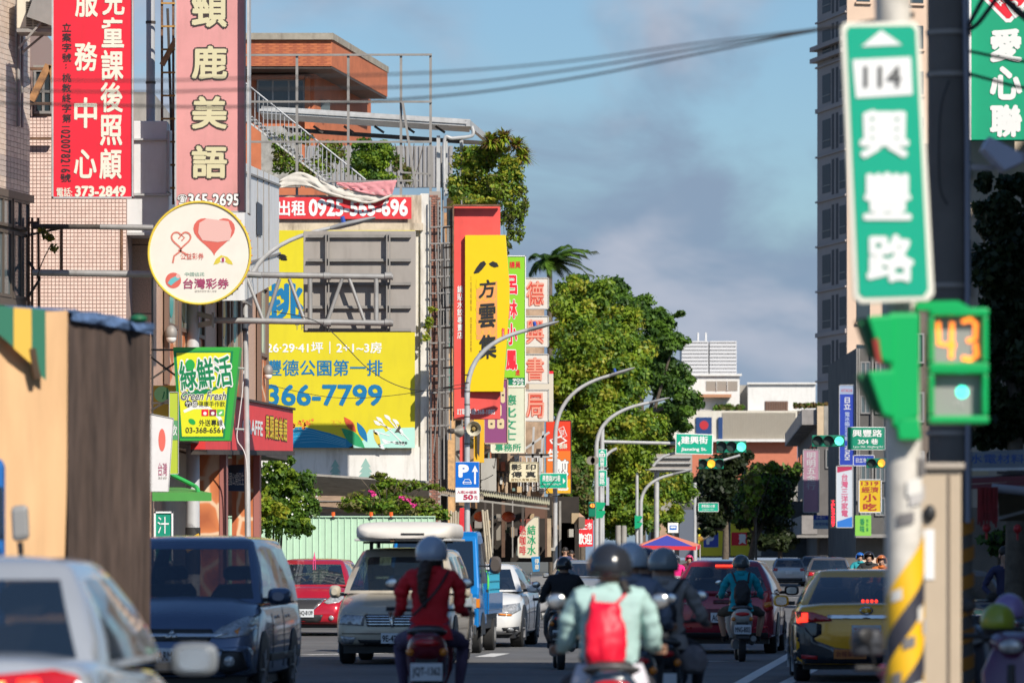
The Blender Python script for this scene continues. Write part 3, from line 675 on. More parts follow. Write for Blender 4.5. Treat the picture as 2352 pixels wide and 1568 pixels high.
mb=MB();boxp(mb,660,1128,985,1278,145.5,146);mb.build('board_wall',mat('old_board',(.33,.23,.16),.85,var=.3,vscale=3,stretch=(1,1,6)),sh,world=True)
mb=MB()
for k in range(6):boxp(mb,662,1133+k*16,984,1135+k*16,145.46,145.52)
mb.build('board_edge',M['galv_dull'],sh,world=True)
# green corrugated site fence with warning lamps
fc=thing('site_fence','pale green corrugated site fence behind the parked cars','fence',W(720,1278,130))
fm=mat('fence_green',(.46,.66,.49),.5,var=.07,dirt=.25,dcol='#7c8a72')
kf=130/F;x0f,x1f=PX(470,130),PX(1000,130);zf=PZ(1187,130)
npan=12;pw=(x1f-x0f)/npan
def panel_mb():
 mb=MB();q=3;prof=[]
 for i in range(q):a_=pw*i/q;prof+=[(a_,0),(a_+pw/q*.78,0),(a_+pw/q*.83,-.022),(a_+pw/q*.95,-.022)]
 prof.append((pw,0));vs=[(x,y_,0)for x,y_ in prof]+[(x,y_,zf)for x,y_ in prof];n_=len(prof)
 mb.add(vs,[(i,i+1,n_+i+1,n_+i)for i in range(n_-1)]);return mb
pm=None
for i in range(npan):
 if pm is None:o=panel_mb().build('panel',fm,fc);pm=o.data
 else:o=bpy.data.objects.new('panel',pm);COL.objects.link(o);o.parent=fc
 o.location=Vector((x0f+i*pw,130,0))-fc.location
mb=MB();mb.box((x0f,129.95,zf),(x1f,130.05,zf+.03));mb.build('top_rail',fm,fc,world=True)
for px,nm_ in((765,'left'),(852,'middle'),(898,'right')):
 wl=thing('warning_lamp',{'left':'orange warning lamp on the green fence, nearest the white flowering bush','middle':'orange warning lamp in the middle of the green fence','right':'orange warning lamp on the green fence above the van roof box'}[nm_],'warning lamp',W(px,1188,130),group='warning lamps on the fence')
 mb=MB(True);mb.cyl((0,0,.02),(0,0,.14),.055,.05,12);mb.build('lens',mat('lamp_orange',(.75,.12,.02),.3),wl)
 mb=MB();mb.cyl((0,0,-.02),(0,0,.02),.065,n=12);mb.build('base',M['black'],wl)
 # red brick tower block behind
br=thing('brick_building','red brick building with overhanging top storey behind the roof terrace','building',W(700,1278,178))
Yr=178.0;bc=mat('facade_brick',(.46,.14,.06),.75,var=.15,vscale=2);sidem=bc
def ybox(mb,x0,y0,x1,y1,Y0,Y1):return boxp(mb,x0,y0,x1,y1,Y0,Y1)
def wedge(mb,pxa,pxb,pyt,pyb,Ya,pxc,Yc,left=500):
 """block: front face from left to pxa at Ya, side running to pxc at Yc"""
 xa=PX(pxa,Ya);xc=PX(pxc,Yc);xl=PX(left,Ya);zt_=PZ(pyt,Ya);zb_=PZ(pyb,Ya)
 mb.prism([(xl,Ya,zb_),(xa,Ya,zb_),(xc,Yc,zb_),(xl,Yc,zb_)],(0,0,zt_-zb_));return mb
mb=MB();wedge(mb,762,0,92,152,Yr,890,190);mb.build('top_storey',bc,br,world=True)
mb=MB();wedge(mb,765,0,76,91,Yr-.15,893,190.2);mb.build('coping',mat('weathered_coping',(.30,.27,.22),.85,var=.2,vscale=3,dirt=.5),br,world=True)
mb=MB();wedge(mb,722,0,160,1200,Yr+2,852,192);mb.build('wall',bc,br,world=True)
mb=MB();wedge(mb,762,0,152.5,158,Yr+.05,888,189.9);mb.build('soffit',M['dark_iron'],br,world=True)
kb=Yr/F;bw_,bh_=.24,.068;spots=[]
for j in range(14):
 z=PZ(150,Yr)+j*bh_+.04
 for i in range(-1,17*1):
  x=PX(760,Yr)-(i+.5+(.5 if j%2 else 0))*bw_
  if z<PZ(94,Yr)and x<PX(758,Yr)-bw_*.3:spots.append((x,Yr,z,0,0))
pieces('brick',spots,tile_mb(bw_,bh_,.012,.012),[mat('brick_orange',(.50,.15,.06),.7,var=.2,vscale=4),mat('brick_red',(.40,.11,.05),.7,var=.2,vscale=4)],br,limit=300)
window(br,590,182,700,258,Yr+1.95,M['alu'],M['glassd'],3,1,.06)
mb=MB();boxp(mb,700,176,712,300,Yr+1.6,Yr+2);boxp(mb,560,174,699,181,Yr+1.6,Yr+2);mb.build('window_surround',mat('brick_orange',(.5,.15,.06),.7),br,world=True)
mb=MB();boxp(mb,733,230,758,262,Yr+3.3,Yr+3.5)
mb.build('window',M['glassg'],br,world=True)
# == tall signs at the left
red=mat('sign_red',(.76,.018,.038),.4,var=.08,vscale=1.5,dirt=.3,dcol='#8c2a2c');pinks=mat('sign_pink',(.66,.30,.29),.45,var=.08,vscale=1.2,dirt=.35,dcol='#a07a70')
s=Sign('shop_sign','tall red after-school care sign with white characters in a steel frame','sign',93,121,-40,305,454,red,M['galv'],depth=.28,fw=4)
for ch,y0,y1 in(('兒',-34,36),('童',40,110),('課',115,186),('後',189,259),('照',264,335),('顧',341,412)):s.text(ch,234-y0*.018,y0,286-y0*.018,y1,M['cream'],.045)
for ch,y0,y1 in(('服',-30,40),('務',97,164),('中',224,295),('心',343,410)):s.text(ch,172-y0*.008,y0,225-y0*.008,y1,M['cream'],.045)
for k,ch in enumerate('立案字號:桃教終字第'):s.text(ch,143,53+k*23.2,164,73+k*23.2,M['black'],.02)if ch!=':' else[s.disc(152,149+q,1.6,M['black'],lay=.010,n=8)for q in(0,7)]
for k,ch in enumerate('1020078216'):s.text(ch,147,280+k*11.2,155.5,302+k*11.2,M['black'],.02,rot=R(-90))if ch!='1' else s.rect(142,290+k*11.2,160,292.4+k*11.2,M['black'])
s.text('號',139,399,163,418,M['black'],.02)
s.text('電話:',130,431,166,452,M['cream'],.03);s.text('373-2849',172,427,289,452,M['cream'],.07)
s=Sign('shop_sign','tall pink language school sign with cream outlined characters','sign',97.2,404,-40,563,486,pinks,M['galv'],depth=.3,fw=3)
ck=mat('sign_cream',(.62,.57,.36),.5);oc=mat('outline_brown',(.05,.035,.03),.6)
for ch,y0,h in(('頸',-24,88),('鹿',105,78),('美',221,76),('語',334,76)):s.text(ch,440,y0,522,y0+h,ck,.055,outline=oc,outw=.055)
s.text('☎',408,447,430,472,M['white'],.03,outline=oc,outw=.05);s.text('365-2695',432,445,550,473,M['white'],.05,outline=oc,outw=.045)
mb=MB();mb.box((PX(568,97),96.9,PZ(490,97)),(PX(573,97),97.6,PZ(-60,97)));mb.build('side_rail',M['galv'],s.t,world=True)
# horizontal pipe arms from the tiled building that carry the round sign
ar=thing('pipe_arm','pair of rusty horizontal pipes from the tiled building carrying the round lottery sign','bracket',W(60,700,95.2))
mb=MB(True);mb.tube([W(75,520,95.4),W(230,521,95.4)],.05,10);mb.build('arm',M['dark_iron'],ar,world=True)
mb=MB(True);mb.tube([W(230,521,95.4),W(352,523,95.4)],.055,10);mb.build('arm',M['pipe'],ar,world=True)
mb=MB(True);mb.tube([W(75,626,95.4),W(352,630,95.4)],.065,10);mb.build('arm',M['pipe'],ar,world=True)
mb=MB(True);mb.tube([W(570,630,95.4),W(600,632,95.4)],.06,10);mb.build('arm',M['pipe'],ar,world=True)
for x in(141,279):
 mb=MB(True);mb.tube([W(x,524,95.4),W(x,626,95.4)],.03,8);mb.build('hanger',M['rust'],ar,world=True)
for x in(66,74,88):
 mb=MB();mb.beam(W(x,500,95.6),W(x+(3 if x>80 else 0),1100,95.6),.045);mb.build('upright',M['rust'],ar,world=True)
for(p,q)in(((66,512),(90,512)),((66,540),(150,522)),((66,600),(92,640)),((66,680),(92,640))):
 mb=MB();mb.beam(W(*p,95.55),W(*q,95.5),.04);mb.build('brace',M['dark_iron'],ar,world=True)
 # round lottery sign
s=thing('lottery_sign','large round white lottery light box with yellow rim and small bulbs','sign',W(458,698,94.6))
Ys=94.6;kS=Ys/F;c=W(458,581,Ys);r_=117*kS
mb=MB(True);mb.cyl(c+Vector((0,.0,0)),c+Vector((0,.42,0)),r_,n=64);mb.build('drum',mat('lightbox_cream',(.74,.70,.62),.45,var=.04),s,world=True)
mb=MB(True);mb.tube([c+Vector((r_*math.cos(a),-.01,r_*math.sin(a)))for a in[2*math.pi*i/64 for i in range(65)]],.022,6,cap=False);mb.build('rim',mat('rim_yellow',(.70,.52,.05),.5),s,world=True)
for i in range(34):
 a=R(-150+i*8.2);mb=MB();q=c+Vector(((r_+.02)*math.cos(a),.12,(r_+.02)*math.sin(a)));mb.ell(q,(.018,.03,.018),6,4);mb.build('bulb',mat('bulb_amber',(.65,.25,.10),.4),s,world=True)
class Dummy:pass
sg=Sign.__new__(Sign);sg.Y=Ys;sg.k=kS;sg.cx=458;sg.bot=698;sg.t=s;sg.M=Matrix.Identity(4);sg.lay=.004
def heart(cx,cy,w):
 return[(cx+w*.03125*16*math.sin(t)**3,cy-w*.03125*(13*math.cos(t)-5*math.cos(2*t)-2*math.cos(3*t)-math.cos(4*t)))for t in[2*math.pi*i/36 for i in range(36)]]
hr=mat('heart_red',(.62,.12,.09),.5);rb=mat('ribbon_red',(.60,.18,.13),.5);wn=mat('print_wine',(.35,.05,.13),.5);gy=mat('print_grey',(.30,.28,.26),.5)
sg.poly(heart(492,537,96),hr);sg.poly([(458,512),(475,502),(500,505),(525,508),(532,530),(528,552),(500,556),(465,552),(455,535)],mat('heart_blush',(.70,.42,.38),.5),lay=.008)
hp=heart(416,550,44);sg.line([(q[0],q[1])for q in hp[2:35]],4,rb);sg.line([(417,575),(400,588),(397,604)],4,rb);sg.line([(410,574),(432,586)],4,rb)
sg.line([(410,548),(417,540),(424,546),(417,553)],3,rb)
sg.text('公益彩券',415,581,468,596,hr,.0);sg.text('中國信託',425,625,470,634,mat('print_green',(.18,.35,.28),.5),0)
sg.text('台灣彩券',421,639,526,663,wn,.03);sg.text('國家的資源 眾人共享',448,666,498,671,gy,0)
sg.disc(398,644,18,hr);sg.poly([(385,650),(392,640),(408,632),(414,640),(402,648),(393,656)],mat('swirl_teal',(.12,.45,.48),.5),lay=.008);sg.disc(409,634,5,mat('heart_blush',(.7,.42,.38),.5),lay=.009)
sg.poly([(490,608),(496,595),(508,586),(522,590),(532,600),(535,608),(524,606),(516,600),(508,600),(500,606)],mat('gold_arch',(.62,.50,.05),.5));sg.disc(512,597,6,M['white'],lay=.008);sg.rect(509,592,515,602,wn,lay=.010)
# green trapezoid drink shop sign
Ys=95.6
s=Sign('drink_shop_sign','green framed trapezoid sign with yellow face for a drink shop','sign',Ys,397,797,551,1012,mat('sign_green',(.035,.36,.05),.4),depth=.42,outline=[(397,797),(551,797),(527,1012),(412,1012)],yaw=R(-3))
yl=mat('sign_lime_yellow',(.72,.72,.02),.45);gd=mat('sign_dark_green',(.0,.20,.07),.5)
s.poly([(400,806),(536,806),(516,1006),(414,1006)],gd);s.poly([(405,810),(530,810),(512,1002),(418,1002)],yl,lay=.008)
s.poly([(494,818),(506,830),(500,842),(488,832)],M['white'],lay=.011)
s.text('綠鮮活',412,822,533,893,gd,.04,lay=.018,rot=R(7),outline=M['white'],outw=.07)
s.poly([(418,902),(440,895),(480,893),(512,880),(508,890),(470,905),(430,906),(414,915)],gd,lay=.011)
s.disc(437,838,11,mat('lime_green',(.02,.36,.07),.4),lay=.026,ry=13)
s.text('Green Fresh',416,899,520,918,M['black'],.01,shear=.3,lay=.014,outline=M['white'],outw=.05)
s.disc(432,927,8,M['black'],lay=.012);s.disc(447,927,8,M['black'],lay=.012);s.text('竹碳',426,921,454,934,M['white'],.01,lay=.017);s.text('健康手作飲',456,921,517,934,M['black'],.0,lay=.014)
s.line([(422,945),(445,934),(480,936),(505,960),(512,985)],[6,10,6,8,12],M['white'],lay=.010)
for x,m_ in((463,red),(481,mat('badge_wine',(.28,.01,.05),.5)),(499,mat('badge_green',(.12,.50,.08),.5))):s.rect(x,940,x+16,955,m_,lay=.013)
s.disc(471,949,4,M['white'],lay=.016);s.disc(489,949,4,M['white'],lay=.016);s.disc(507,948,5,M['white'],lay=.016,ry=2.5,rot=R(-40))
s.text('外送專線',457,963,512,978,M['black'],.01,lay=.014);s.text('03-368-6561',426,981,513,994,M['black'],.02,lay=.014)
s.disc(441,968,9,mat('lime_green',(.02,.36,.07),.4),lay=.0115,ry=6,rot=.6)
mb=MB()
for(p,q)in(((345,803),(400,803)),((345,925),(405,925)),((345,870),(405,830)),((345,820),(405,865)),((345,942),(405,905)),((350,1010),(415,1010))):mb.beam(W(*p,Ys+.25),W(*q,Ys+.25),.035)
mb.build('bracket',M['dark_iron'],s.t,world=True,kind='stuff')
for y_ in(845,985):
 mb=MB(True);mb.tube([W(540,y_,Ys+.2),W(560,y_+1,Ys+.2)],.02,6);mb.build('bolt_rod',M['galv'],s.t,world=True)
 # vertical white lottery flag + slim yellow-green sign under it
s=Sign('banner_sign','narrow white lottery shop sign hanging beside the big truck','sign',93,350,945,391,1128,mat('banner_white',(.62,.60,.60),.5,var=.06),M['galv'],depth=.06,fw=1.5,yaw=R(30),outline=[(340,950),(401,960),(388,1128),(340,1128)])
s.disc(372,1010,9,hr,ry=26);s.text('台灣',362,1062,385,1092,wn,.0);s.text('彩券',362,1094,385,1100,gy,.0)
s=Sign('shop_sign','slim lime and green sign behind the narrow white sign','sign',94.4,389,900,410,1088,mat('lime_sign',(.42,.52,.04),.5),M['galv'],depth=.1,fw=1.5);s.rect(392,965,408,1010,mat('sign_mid_green',(.10,.32,.14),.5));s.text('飲',392,975,407,1000,M['white'],.02)
s=Sign('shop_sign','orange and pale green drinks sign partly hidden behind the green trapezoid sign','sign',96.6,352,885,412,960,mat('sign_orange',(.75,.36,.03),.5),None,depth=.1);s.disc(372,905,18,mat('pale_lime',(.45,.70,.30),.5));s.text('小',372,890,396,925,gd,.02)
# green juice board
s=Sign('juice_board','green board with white character for juice, edged in white, beside the truck','sign',92,356,1176,396,1290,mat('board_green',(.0,.26,.16),.5),M['white'],depth=.08,fw=4)
s.text('汁',362,1186,388,1225,M['white'],.01)
# green awning
aw_=thing('shop_awning','small green sheet awning over the drink shop','awning',W(420,1150,96))
mb=MB();mb.add([W(350,1132,94.5),W(486,1132,94.5),W(486,1150,94.5),W(350,1150,94.5),W(350,1118,97),W(410,1118,97)],[(0,1,2,3),(0,4,5,1)]);mb.build('sheet',mat('awning_green',(.07,.30,.06),.5,var=.1),aw_,world=True,solid=.02)
mb=MB(True);mb.tube(catmull([W(385,1085,95.5),W(440,1112,95.2),W(452,1120,95),W(456,1132,94.8)],5),.04,8);mb.build('hose',mat('hose_green',(.04,.42,.10),.4),aw_,world=True)
# red fascia sign of the school
P0=Vector((PX(523,107),107,0));P1_=Vector((PX(663,116),116,0));dF=(P1_-P0).normalized();nF=Vector((dF.y,-dF.x,0))
fs=thing('fascia_sign','long red fascia sign with yellow school name over the giraffe pillars','sign',Vector((P0 .x,P0 .y,0)))
za,zb_=PZ(1038,107),PZ(921,107);z1a,z1b=PZ(1035,116),PZ(942,116)
P0b=Vector((P0 .x,P0 .y,0))-dF*3.6
mb=MB();E=nF*.25
def quadp(A,B,za0,zb0,za1,zb1,e0,e1):return[Vector((*(A+nF*e0).xy,za0)),Vector((*(B+nF*e0).xy,za1)),Vector((*(B+nF*e0).xy,zb1)),Vector((*(A+nF*e0).xy,zb0)),Vector((*(A+nF*e1).xy,za0)),Vector((*(B+nF*e1).xy,za1)),Vector((*(B+nF*e1).xy,zb1)),Vector((*(A+nF*e1).xy,zb0))]
box_f=[(0,3,2,1),(4,5,6,7),(0,1,5,4),(1,2,6,5),(2,3,7,6),(3,0,4,7)]
mb.add(quadp(P0b,P1_,za-.02,zb_+.05,z1a,z1b,-.2,.1),box_f);mb.build('panel',mat('fascia_red',(.72,.05,.05),.5,var=.06),fs,world=True)
Lf=(P1_-P0).length
Mf=Matrix.Translation(Vector((P0 .x,P0 .y,0))-fs.location)@Matrix(((dF.x,-nF.x*1.0,0,0),(dF.y,-nF.y*1.0,0,0),(0,0,1,0),(0,0,0,1)))
def fpos(px):k=(px-CX)/F;return(k*P0 .y-P0 .x)/(dF.x-k*dF.y)
for i,ch in enumerate('長頸鹿美語'):
 a_,c_=fpos(598+i*10.3),fpos(607+i*10.3);lettering(fs,Mf,ch,(a_,PZ(1005+i*2.2,111+i),c_,PZ(952+i*2.5,111+i)),mat('fascia_yellow',(.72,.50,.02),.5),.11,.04,outline=M['black'],outw=.05)
lettering(fs,Mf,'GIRAFFE',(fpos(545),PZ(994,108),fpos(592),PZ(958,108)),M['white'],.11,.05)
mb=MB();mb.add(quadp(P0b,P1_,za-.12,za-.022,z1a-.1,z1a-.002,-.2,.14),box_f);mb.build('lower_trim',M['dark_iron'],fs,world=True)
mb=MB();mb.add(quadp(P0b,P1_,zb_+.052,zb_+.1,z1b+.002,z1b+.05,-.2,.16),box_f);mb.build('upper_trim',M['dark_iron'],fs,world=True)
# navy cloth banner between the pillars
s=Sign('banner','navy cloth banner with white lettering between the giraffe patterned pillars','banner',113.2,511,1068,565,1130,mat('navy_cloth',(.03,.06,.13),.7,var=.2,bump=.3,bscale=6),None,depth=.02,outline=[(513,1068),(565,1066),(562,1128),(510,1126)])
s.text('全國公開招生',520,1084,560,1114,M['white'],.0);s.disc(516,1095,4,mat('gold_print',(.65,.5,.05),.5),ry=14);s.poly([(513,1069),(563,1067),(540,1090)],mat('navy_dark',(.03,.03,.05),.6),lay=.012)
# == signs on the old building, middle
sr=Sign('shop_sign','tallest red vertical sign of the dumpling shop behind the yellow one','sign',142.6,1043,474,1149,962,mat('dumpling_red',(.74,.085,.07),.45,var=.08,dirt=.3,dcol='#8a3a30'),None,depth=.5)
sr.text('鍋貼水餃專賣店',1050,656,1064,778,M['white'],.03,v=True);sr.text('訂購專線:368-1885',1050,938,1137,952,M['white'],.02)
mb=MB();mb.box((PX(1043,142.4),142.3,PZ(474,142.4)),(PX(1149,142.4),142.5,PZ(470,142.4)));mb.box((PX(1040,142.4),142.3,PZ(965,142.4)),(PX(1043,142.4),142.9,PZ(470,142.4)));mb.build('edge_trim',M['rust'],sr.t,world=True)
s=Sign('shop_sign','tall yellow dumpling shop sign with black brush characters','sign',142.38,1068,540,1170,900,mat('dumpling_yellow',(.80,.56,.005),.4,var=.02),None,depth=.18,outline=[(1068,540),(1161,540),(1170,655),(1170,700),(1155,899),(1068,899)],yaw=R(-4))
pkp=mat('cloud_salmon',(.78,.34,.10),.5);s.rect(1094,640,1142,780,pkp)
for k in range(5):
 for j in range(3):s.line([(1100+j*16+7*math.cos(a),655+k*27+9*math.sin(a))for a in[R(q)for q in range(-30,240,30)]],1.1,mat('cloud_line',(.8,.56,.02),.5),lay=.008)
s.poly([(1094,640),(1142,640),(1142,646),(1120,650),(1094,664)],mat('dumpling_yellow',(.8,.56,.005),.4),lay=.0085)
s.poly([(1088,626),(1094,615),(1103,603),(1112,599),(1117,606),(1109,617),(1100,626),(1090,628)],M['black'],lay=.014);s.poly([(1123,605),(1132,600),(1142,604),(1146,612),(1136,614),(1127,610)],M['black'],lay=.014)
for ch,y0,h in(('方',642,42),('雲',697,56),('集',768,56)):s.text(ch,1098,y0,1140,y0+h,M['black'],.045,lay=.014,rot=R(4),shear=.12)
s.text('八方美味飄香·四面賓客雲集',1080,634,1084,808,mat('print_tan',(.45,.28,.03),.5),.0,v=True);s.rect(1153,754,1159,777,red,lay=.012);s.text('八方雲集',1154,755,1158,776,M['cream'],0,v=True,lay=.016)
# rusty ladder frame and rung ladders by it
for(xa,xb,y0,y1,Yl,nm,lab)in((1017,1035,520,1010,149.75,'wall_ladder','pale grey steel ladder fixed beside the brick column'),(1036,1043,475,965,142.9,'sign_frame','rusty brown side frame of the tallest red sign')):
 l=thing(nm.replace('sign_frame','steel_frame'),lab,'ladder' if 'ladder' in nm else 'frame',W((xa+xb)/2,y1,Yl));m_=M['galv_dull']if 'ladder' in nm else M['rust']
 for x in(xa,xb)if xb-xa<12 else(xb-6,xb):bar(l,[(x,y0),(x,y1)],.05,'upright',m_,Yl)
 for k in range(int((y1-y0)/(38 if xb-xa>12 else 46))+1):
  yy=y0+k*(38 if xb-xa>12 else 46);bar(l,[(xa-(30 if xb-xa>12 else 18),yy+2),(xb,yy)],.045,'rung',m_,Yl-.03)
  # green campaign sign
s=Sign('campaign_sign','tall lime green councillor office sign with red characters','sign',158,1150,588,1207,886,mat('campaign_green',(.24,.56,.02),.45),M['white'],depth=.3,fw=2)
s.text('議員',1170,600,1196,616,red,.02);
for ch,y0,h in(('呂',632,44),('林',688,44),('小',742,50),('鳳',804,46)):s.text(ch,1162,y0,1188,y0+h,red,.06,outline=M['white'],outw=.05)
s.text('處',1184,848,1194,862,red,.02);s.rect(1152,846+21,1205,884,mat('sign_deep_green',(.0,.17,.09),.5));s.rect(1152,846,1182,870,mat('campaign_green',(.24,.56,.02),.45));s.text('906',1178,868+0,1202,866,M['white'],.03)if False else s.text('906',1177,869,1203,876,M['white'],.03);s.text('972',1177,877.5,1203,884,M['white'],.03)
s=Sign('office_sign','tall pale office sign with green brush characters below the lime sign','sign',159.5,1128,888,1206,1039,mat('pale_board',(.60,.62,.50),.5,var=.05),M['cream'],depth=.3,fw=2)
for ch,y0 in(('德',906),('化',934),('文',962),('士',986)):s.text(ch,1150,y0,1186,y0+24,mat('brush_green',(.02,.28,.14),.5),.03)
s.text('事務所',1137,1018,1197,1036,mat('brush_green',(.02,.28,.14),.5),.03)
s=Sign('bread_sign','purple sign with cream toast shapes behind the red dumpling sign','sign',150,1112,870,1166,1018,mat('sign_purple',(.24,.055,.17),.5),mat('tan_frame',(.45,.33,.22),.5),depth=.25,fw=3)
for(a_,b_,c_,d_)in((1121,961,1137,984),(1142,961,1158,984),(1126,928,1152,956),(1150,888,1160,925)):
 s.poly([(a_+3,b_),(c_-3,b_),(c_,b_+4),(c_,d_-3),(c_-3,d_),(a_+3,d_),(a_,d_-3),(a_,b_+4)],mat('toast_cream',(.66,.52,.30),.5));s.rect((a_+c_)/2-2.5,(b_+d_)/2-1.5,(a_+c_)/2+2.5,(b_+d_)/2+2.5,oc,lay=.009)
 # bookstore box signs
for i,(ch,y0,y1)in enumerate((('德',638,709),('興',726,796),('書',813,880),('局',895,966))):
 tx=['first from the top, a square white box sign with a red character of virtue','second square white bookstore box sign, behind the street lamp head','third square white bookstore box sign down, character for book','lowest square white bookstore box sign, just above the orange sign'][i]
 s=Sign('bookstore_sign',tx,'sign',166,1206,y0,1260,y1,mat('box_white',(.66,.62,.57),.5,var=.05),M['galv'],depth=.5,fw=2,group='bookstore box signs in a column')
 s.text(ch,1208,y0+7,1250,y1-6,mat('book_red',(.62,.07,.04),.5),.075,lay=.016);s.text(ch,1208,y0+7,1250,y1-6,mat('book_pink',(.72,.34,.25),.5),.0,lay=.024)
mb=MB();mb.box((PX(1210,168),168,PZ(966,168)),(PX(1270,168),168.4,PZ(855,168)))
s=Sign('side_board','cream board with red top edge behind the bookstore signs','sign',169,1215,852,1271,968,mat('board_cream',(.60,.55,.46),.6),None,depth=.2);s.rect(1217,852,1271,858,red)
# orange pan-fried food sign
s=Sign('food_sign','orange red vertical food sign with a bowl drawing and white characters','sign',178,1254,965,1312,1133,mat('sign_vermilion',(.70,.045,.015),.45),M['dark_iron'],depth=.3,fw=1.5)
s.rect(1255,1035,1311,1100,mat('sign_orange_deep',(.74,.17,.02),.45));s.rect(1255,1100,1311,1132,mat('sign_amber',(.78,.42,.02),.45))
s.line([(1283,985),(1294,979),(1302,1000),(1292,1005),(1283,985)],1.5,M['white']);s.text('招牌',1286,986,1296,1000,M['white'],0)
s.poly([(1262,1010),(1288,1000),(1303,1012),(1284,1022),(1266,1018)],M['white'],lay=.007);s.poly([(1266,1010),(1288,1004),(1298,1012),(1284,1018),(1270,1016)],mat('bowl_red',(.45,.06,.03),.5),lay=.010)
s.text('香酥',1284,1018,1303,1030,M['cream'],.04);s.text('生',1258,1030,1284,1058,M['white'],.06,lay=.012);s.text('煎',1276,1054,1306,1092,M['white'],.06,outline=M['black'],outw=.04);s.text('包',1276,1098,1306,1126,M['white'],.05)
# copy shop board
s=Sign('copy_shop_board','cream board offering copying and fax in black characters','sign',160.5,1170,1061,1236,1106,mat('board_cream2',(.66,.60,.44),.6),mat('board_edge',(.45,.40,.28),.6),depth=.1,fw=1.5)
s.text('影 印',1174,1065,1231,1079,M['black'],.045);s.text('傳 真',1174,1082,1231,1096,M['black'],.045);s.text('富利久有限公司',1174,1098,1232,1104,mat('board_ink',(.20,.13,.04),.5),.01)
# small red / yellow sign stubs under the loudspeakers
s=Sign('sign_stub','narrow red sign behind the lamp post under the loudspeakers','sign',147,1056,980,1075,1062,mat('dumpling_red',(.6,.045,.03),.45),None,depth=.2)
s=Sign('sign_stub','narrow yellow sign right of the lamp post under the loudspeakers','sign',146.5,1088,960,1112,1062,mat('sign_amber',(.78,.42,.02),.45),None,depth=.2)
mb=MB();mb.add([s.M@Vector((0,0,0))]*0+[W(1095,985,146.4),W(1103,985,146.4),W(1101,1050,146.4),W(1096,1040,146.4)],[(0,1,2,3)]);mb.build('print',M['dark_iron'],s.t,world=True)
# == gantry with the back of the direction board
g=thing('sign_gantry','white street pole with a pipe truss arm holding the back of a large direction board','gantry',W(440,1300,105)*1,)
g.location.z=0;Yg_=105.0
mb=MB(True);mb.cyl((PX(443,Yg_),Yg_,0),(PX(443,Yg_),Yg_,PZ(640,Yg_)),.145,.13,20);mb.build('pole',mat('pole_white',(.52,.53,.54),.5,.1,var=.08,dirt=.4,dcol='#777777'),g,world=True)
mb=MB(True);mb.cyl((PX(443,Yg_),Yg_-.001,1.2),(PX(443,Yg_),Yg_-.001,2.15),.155,n=20);mb.build('warning_band',mat('band_black',(.03,.03,.03),.6),g,world=True)
mb=MB(True);mb.tube([W(483,735,Yg_-.1),W(903,742,Yg_-.1)],.062,12);mb.build('chord',M['pipe'],g,world=True)
mb=MB(True);mb.tube([W(568,631,Yg_-.1),W(903,636,Yg_-.1)],.062,12);mb.build('chord',M['pipe'],g,world=True)
for(a_,b_)in(((568,640),(604,735)),((642,640),(612,735)),((664,640),(699,735)),((786,640),(753,735)),((802,640),(837,737)),((700+12,640),(712,735)),((864,640),(864,737)),((864,640),(840,735))):
 if a_[0]==864 and b_[0]==840:continue
 mb=MB(True);mb.tube([W(*a_,Yg_-.1),W(*b_,Yg_-.1)],.038 if a_[0]not in(712,864)else.05,10);mb.build('web_bar',M['pipe'],g,world=True)
mb=MB();mb.beam(W(452,720,Yg_),W(490,730,Yg_-.1),.16,.1);mb.beam(W(452,748,Yg_),W(490,740,Yg_-.1),.12,.1);mb.beam(W(490,718,Yg_-.1),W(490,752,Yg_-.1),.05,.3);mb.build('flange',M['pipe'],g,world=True)
mb=MB();x0_,x1_=PX(697,Yg_+.2),PX(955,Yg_+.2);mb.box((x0_,Yg_+.17,PZ(762,Yg_)),(x1_,Yg_+.2,PZ(529,Yg_)));mb.build('board',mat('board_back',(.34,.31,.285),.55,.1,var=.06,vscale=2,dirt=.25,dcol='#4a4038'),g,world=True,bevel=.01)
for yy in(541,596,650,704,756):
 mb=MB();mb.box((PX(706,Yg_),Yg_+.08,PZ(yy+4,Yg_)),(PX(944,Yg_),Yg_+.17,PZ(yy+2.6,Yg_)));mb.box((PX(706,Yg_),Yg_+.10,PZ(yy+2.6,Yg_)),(PX(944,Yg_),Yg_+.115,PZ(yy-2.5,Yg_)));mb.build('stiffener',M['galv_dull'],g,world=True)
for xx in(752,892):
 mb=MB();mb.box((PX(xx-5,Yg_),Yg_-.0,PZ(760,Yg_)),(PX(xx-2,Yg_),Yg_+.079,PZ(536,Yg_)));mb.box((PX(xx+1.5,Yg_),Yg_-.0,PZ(760,Yg_)),(PX(xx+4.5,Yg_),Yg_+.079,PZ(536,Yg_)));mb.build('channel',M['galv_dull'],g,world=True)
 for yy in(634,741):
  mb=MB(True);mb.tube([W(xx-8,yy,Yg_-.1),W(xx+8,yy,Yg_-.1)],.08,12);mb.build('clamp',M['pipe'],g,world=True)
for k in range(2):
 mb=MB();mb.beam(W(428,1244+k*20,Yg_-.17),W(458,1228+k*20,Yg_-.17),.08,.01,up=(0,1,0));mb.build('warning_stripe',mat('warn_yellow',(.72,.42,.02),.6),g,world=True)
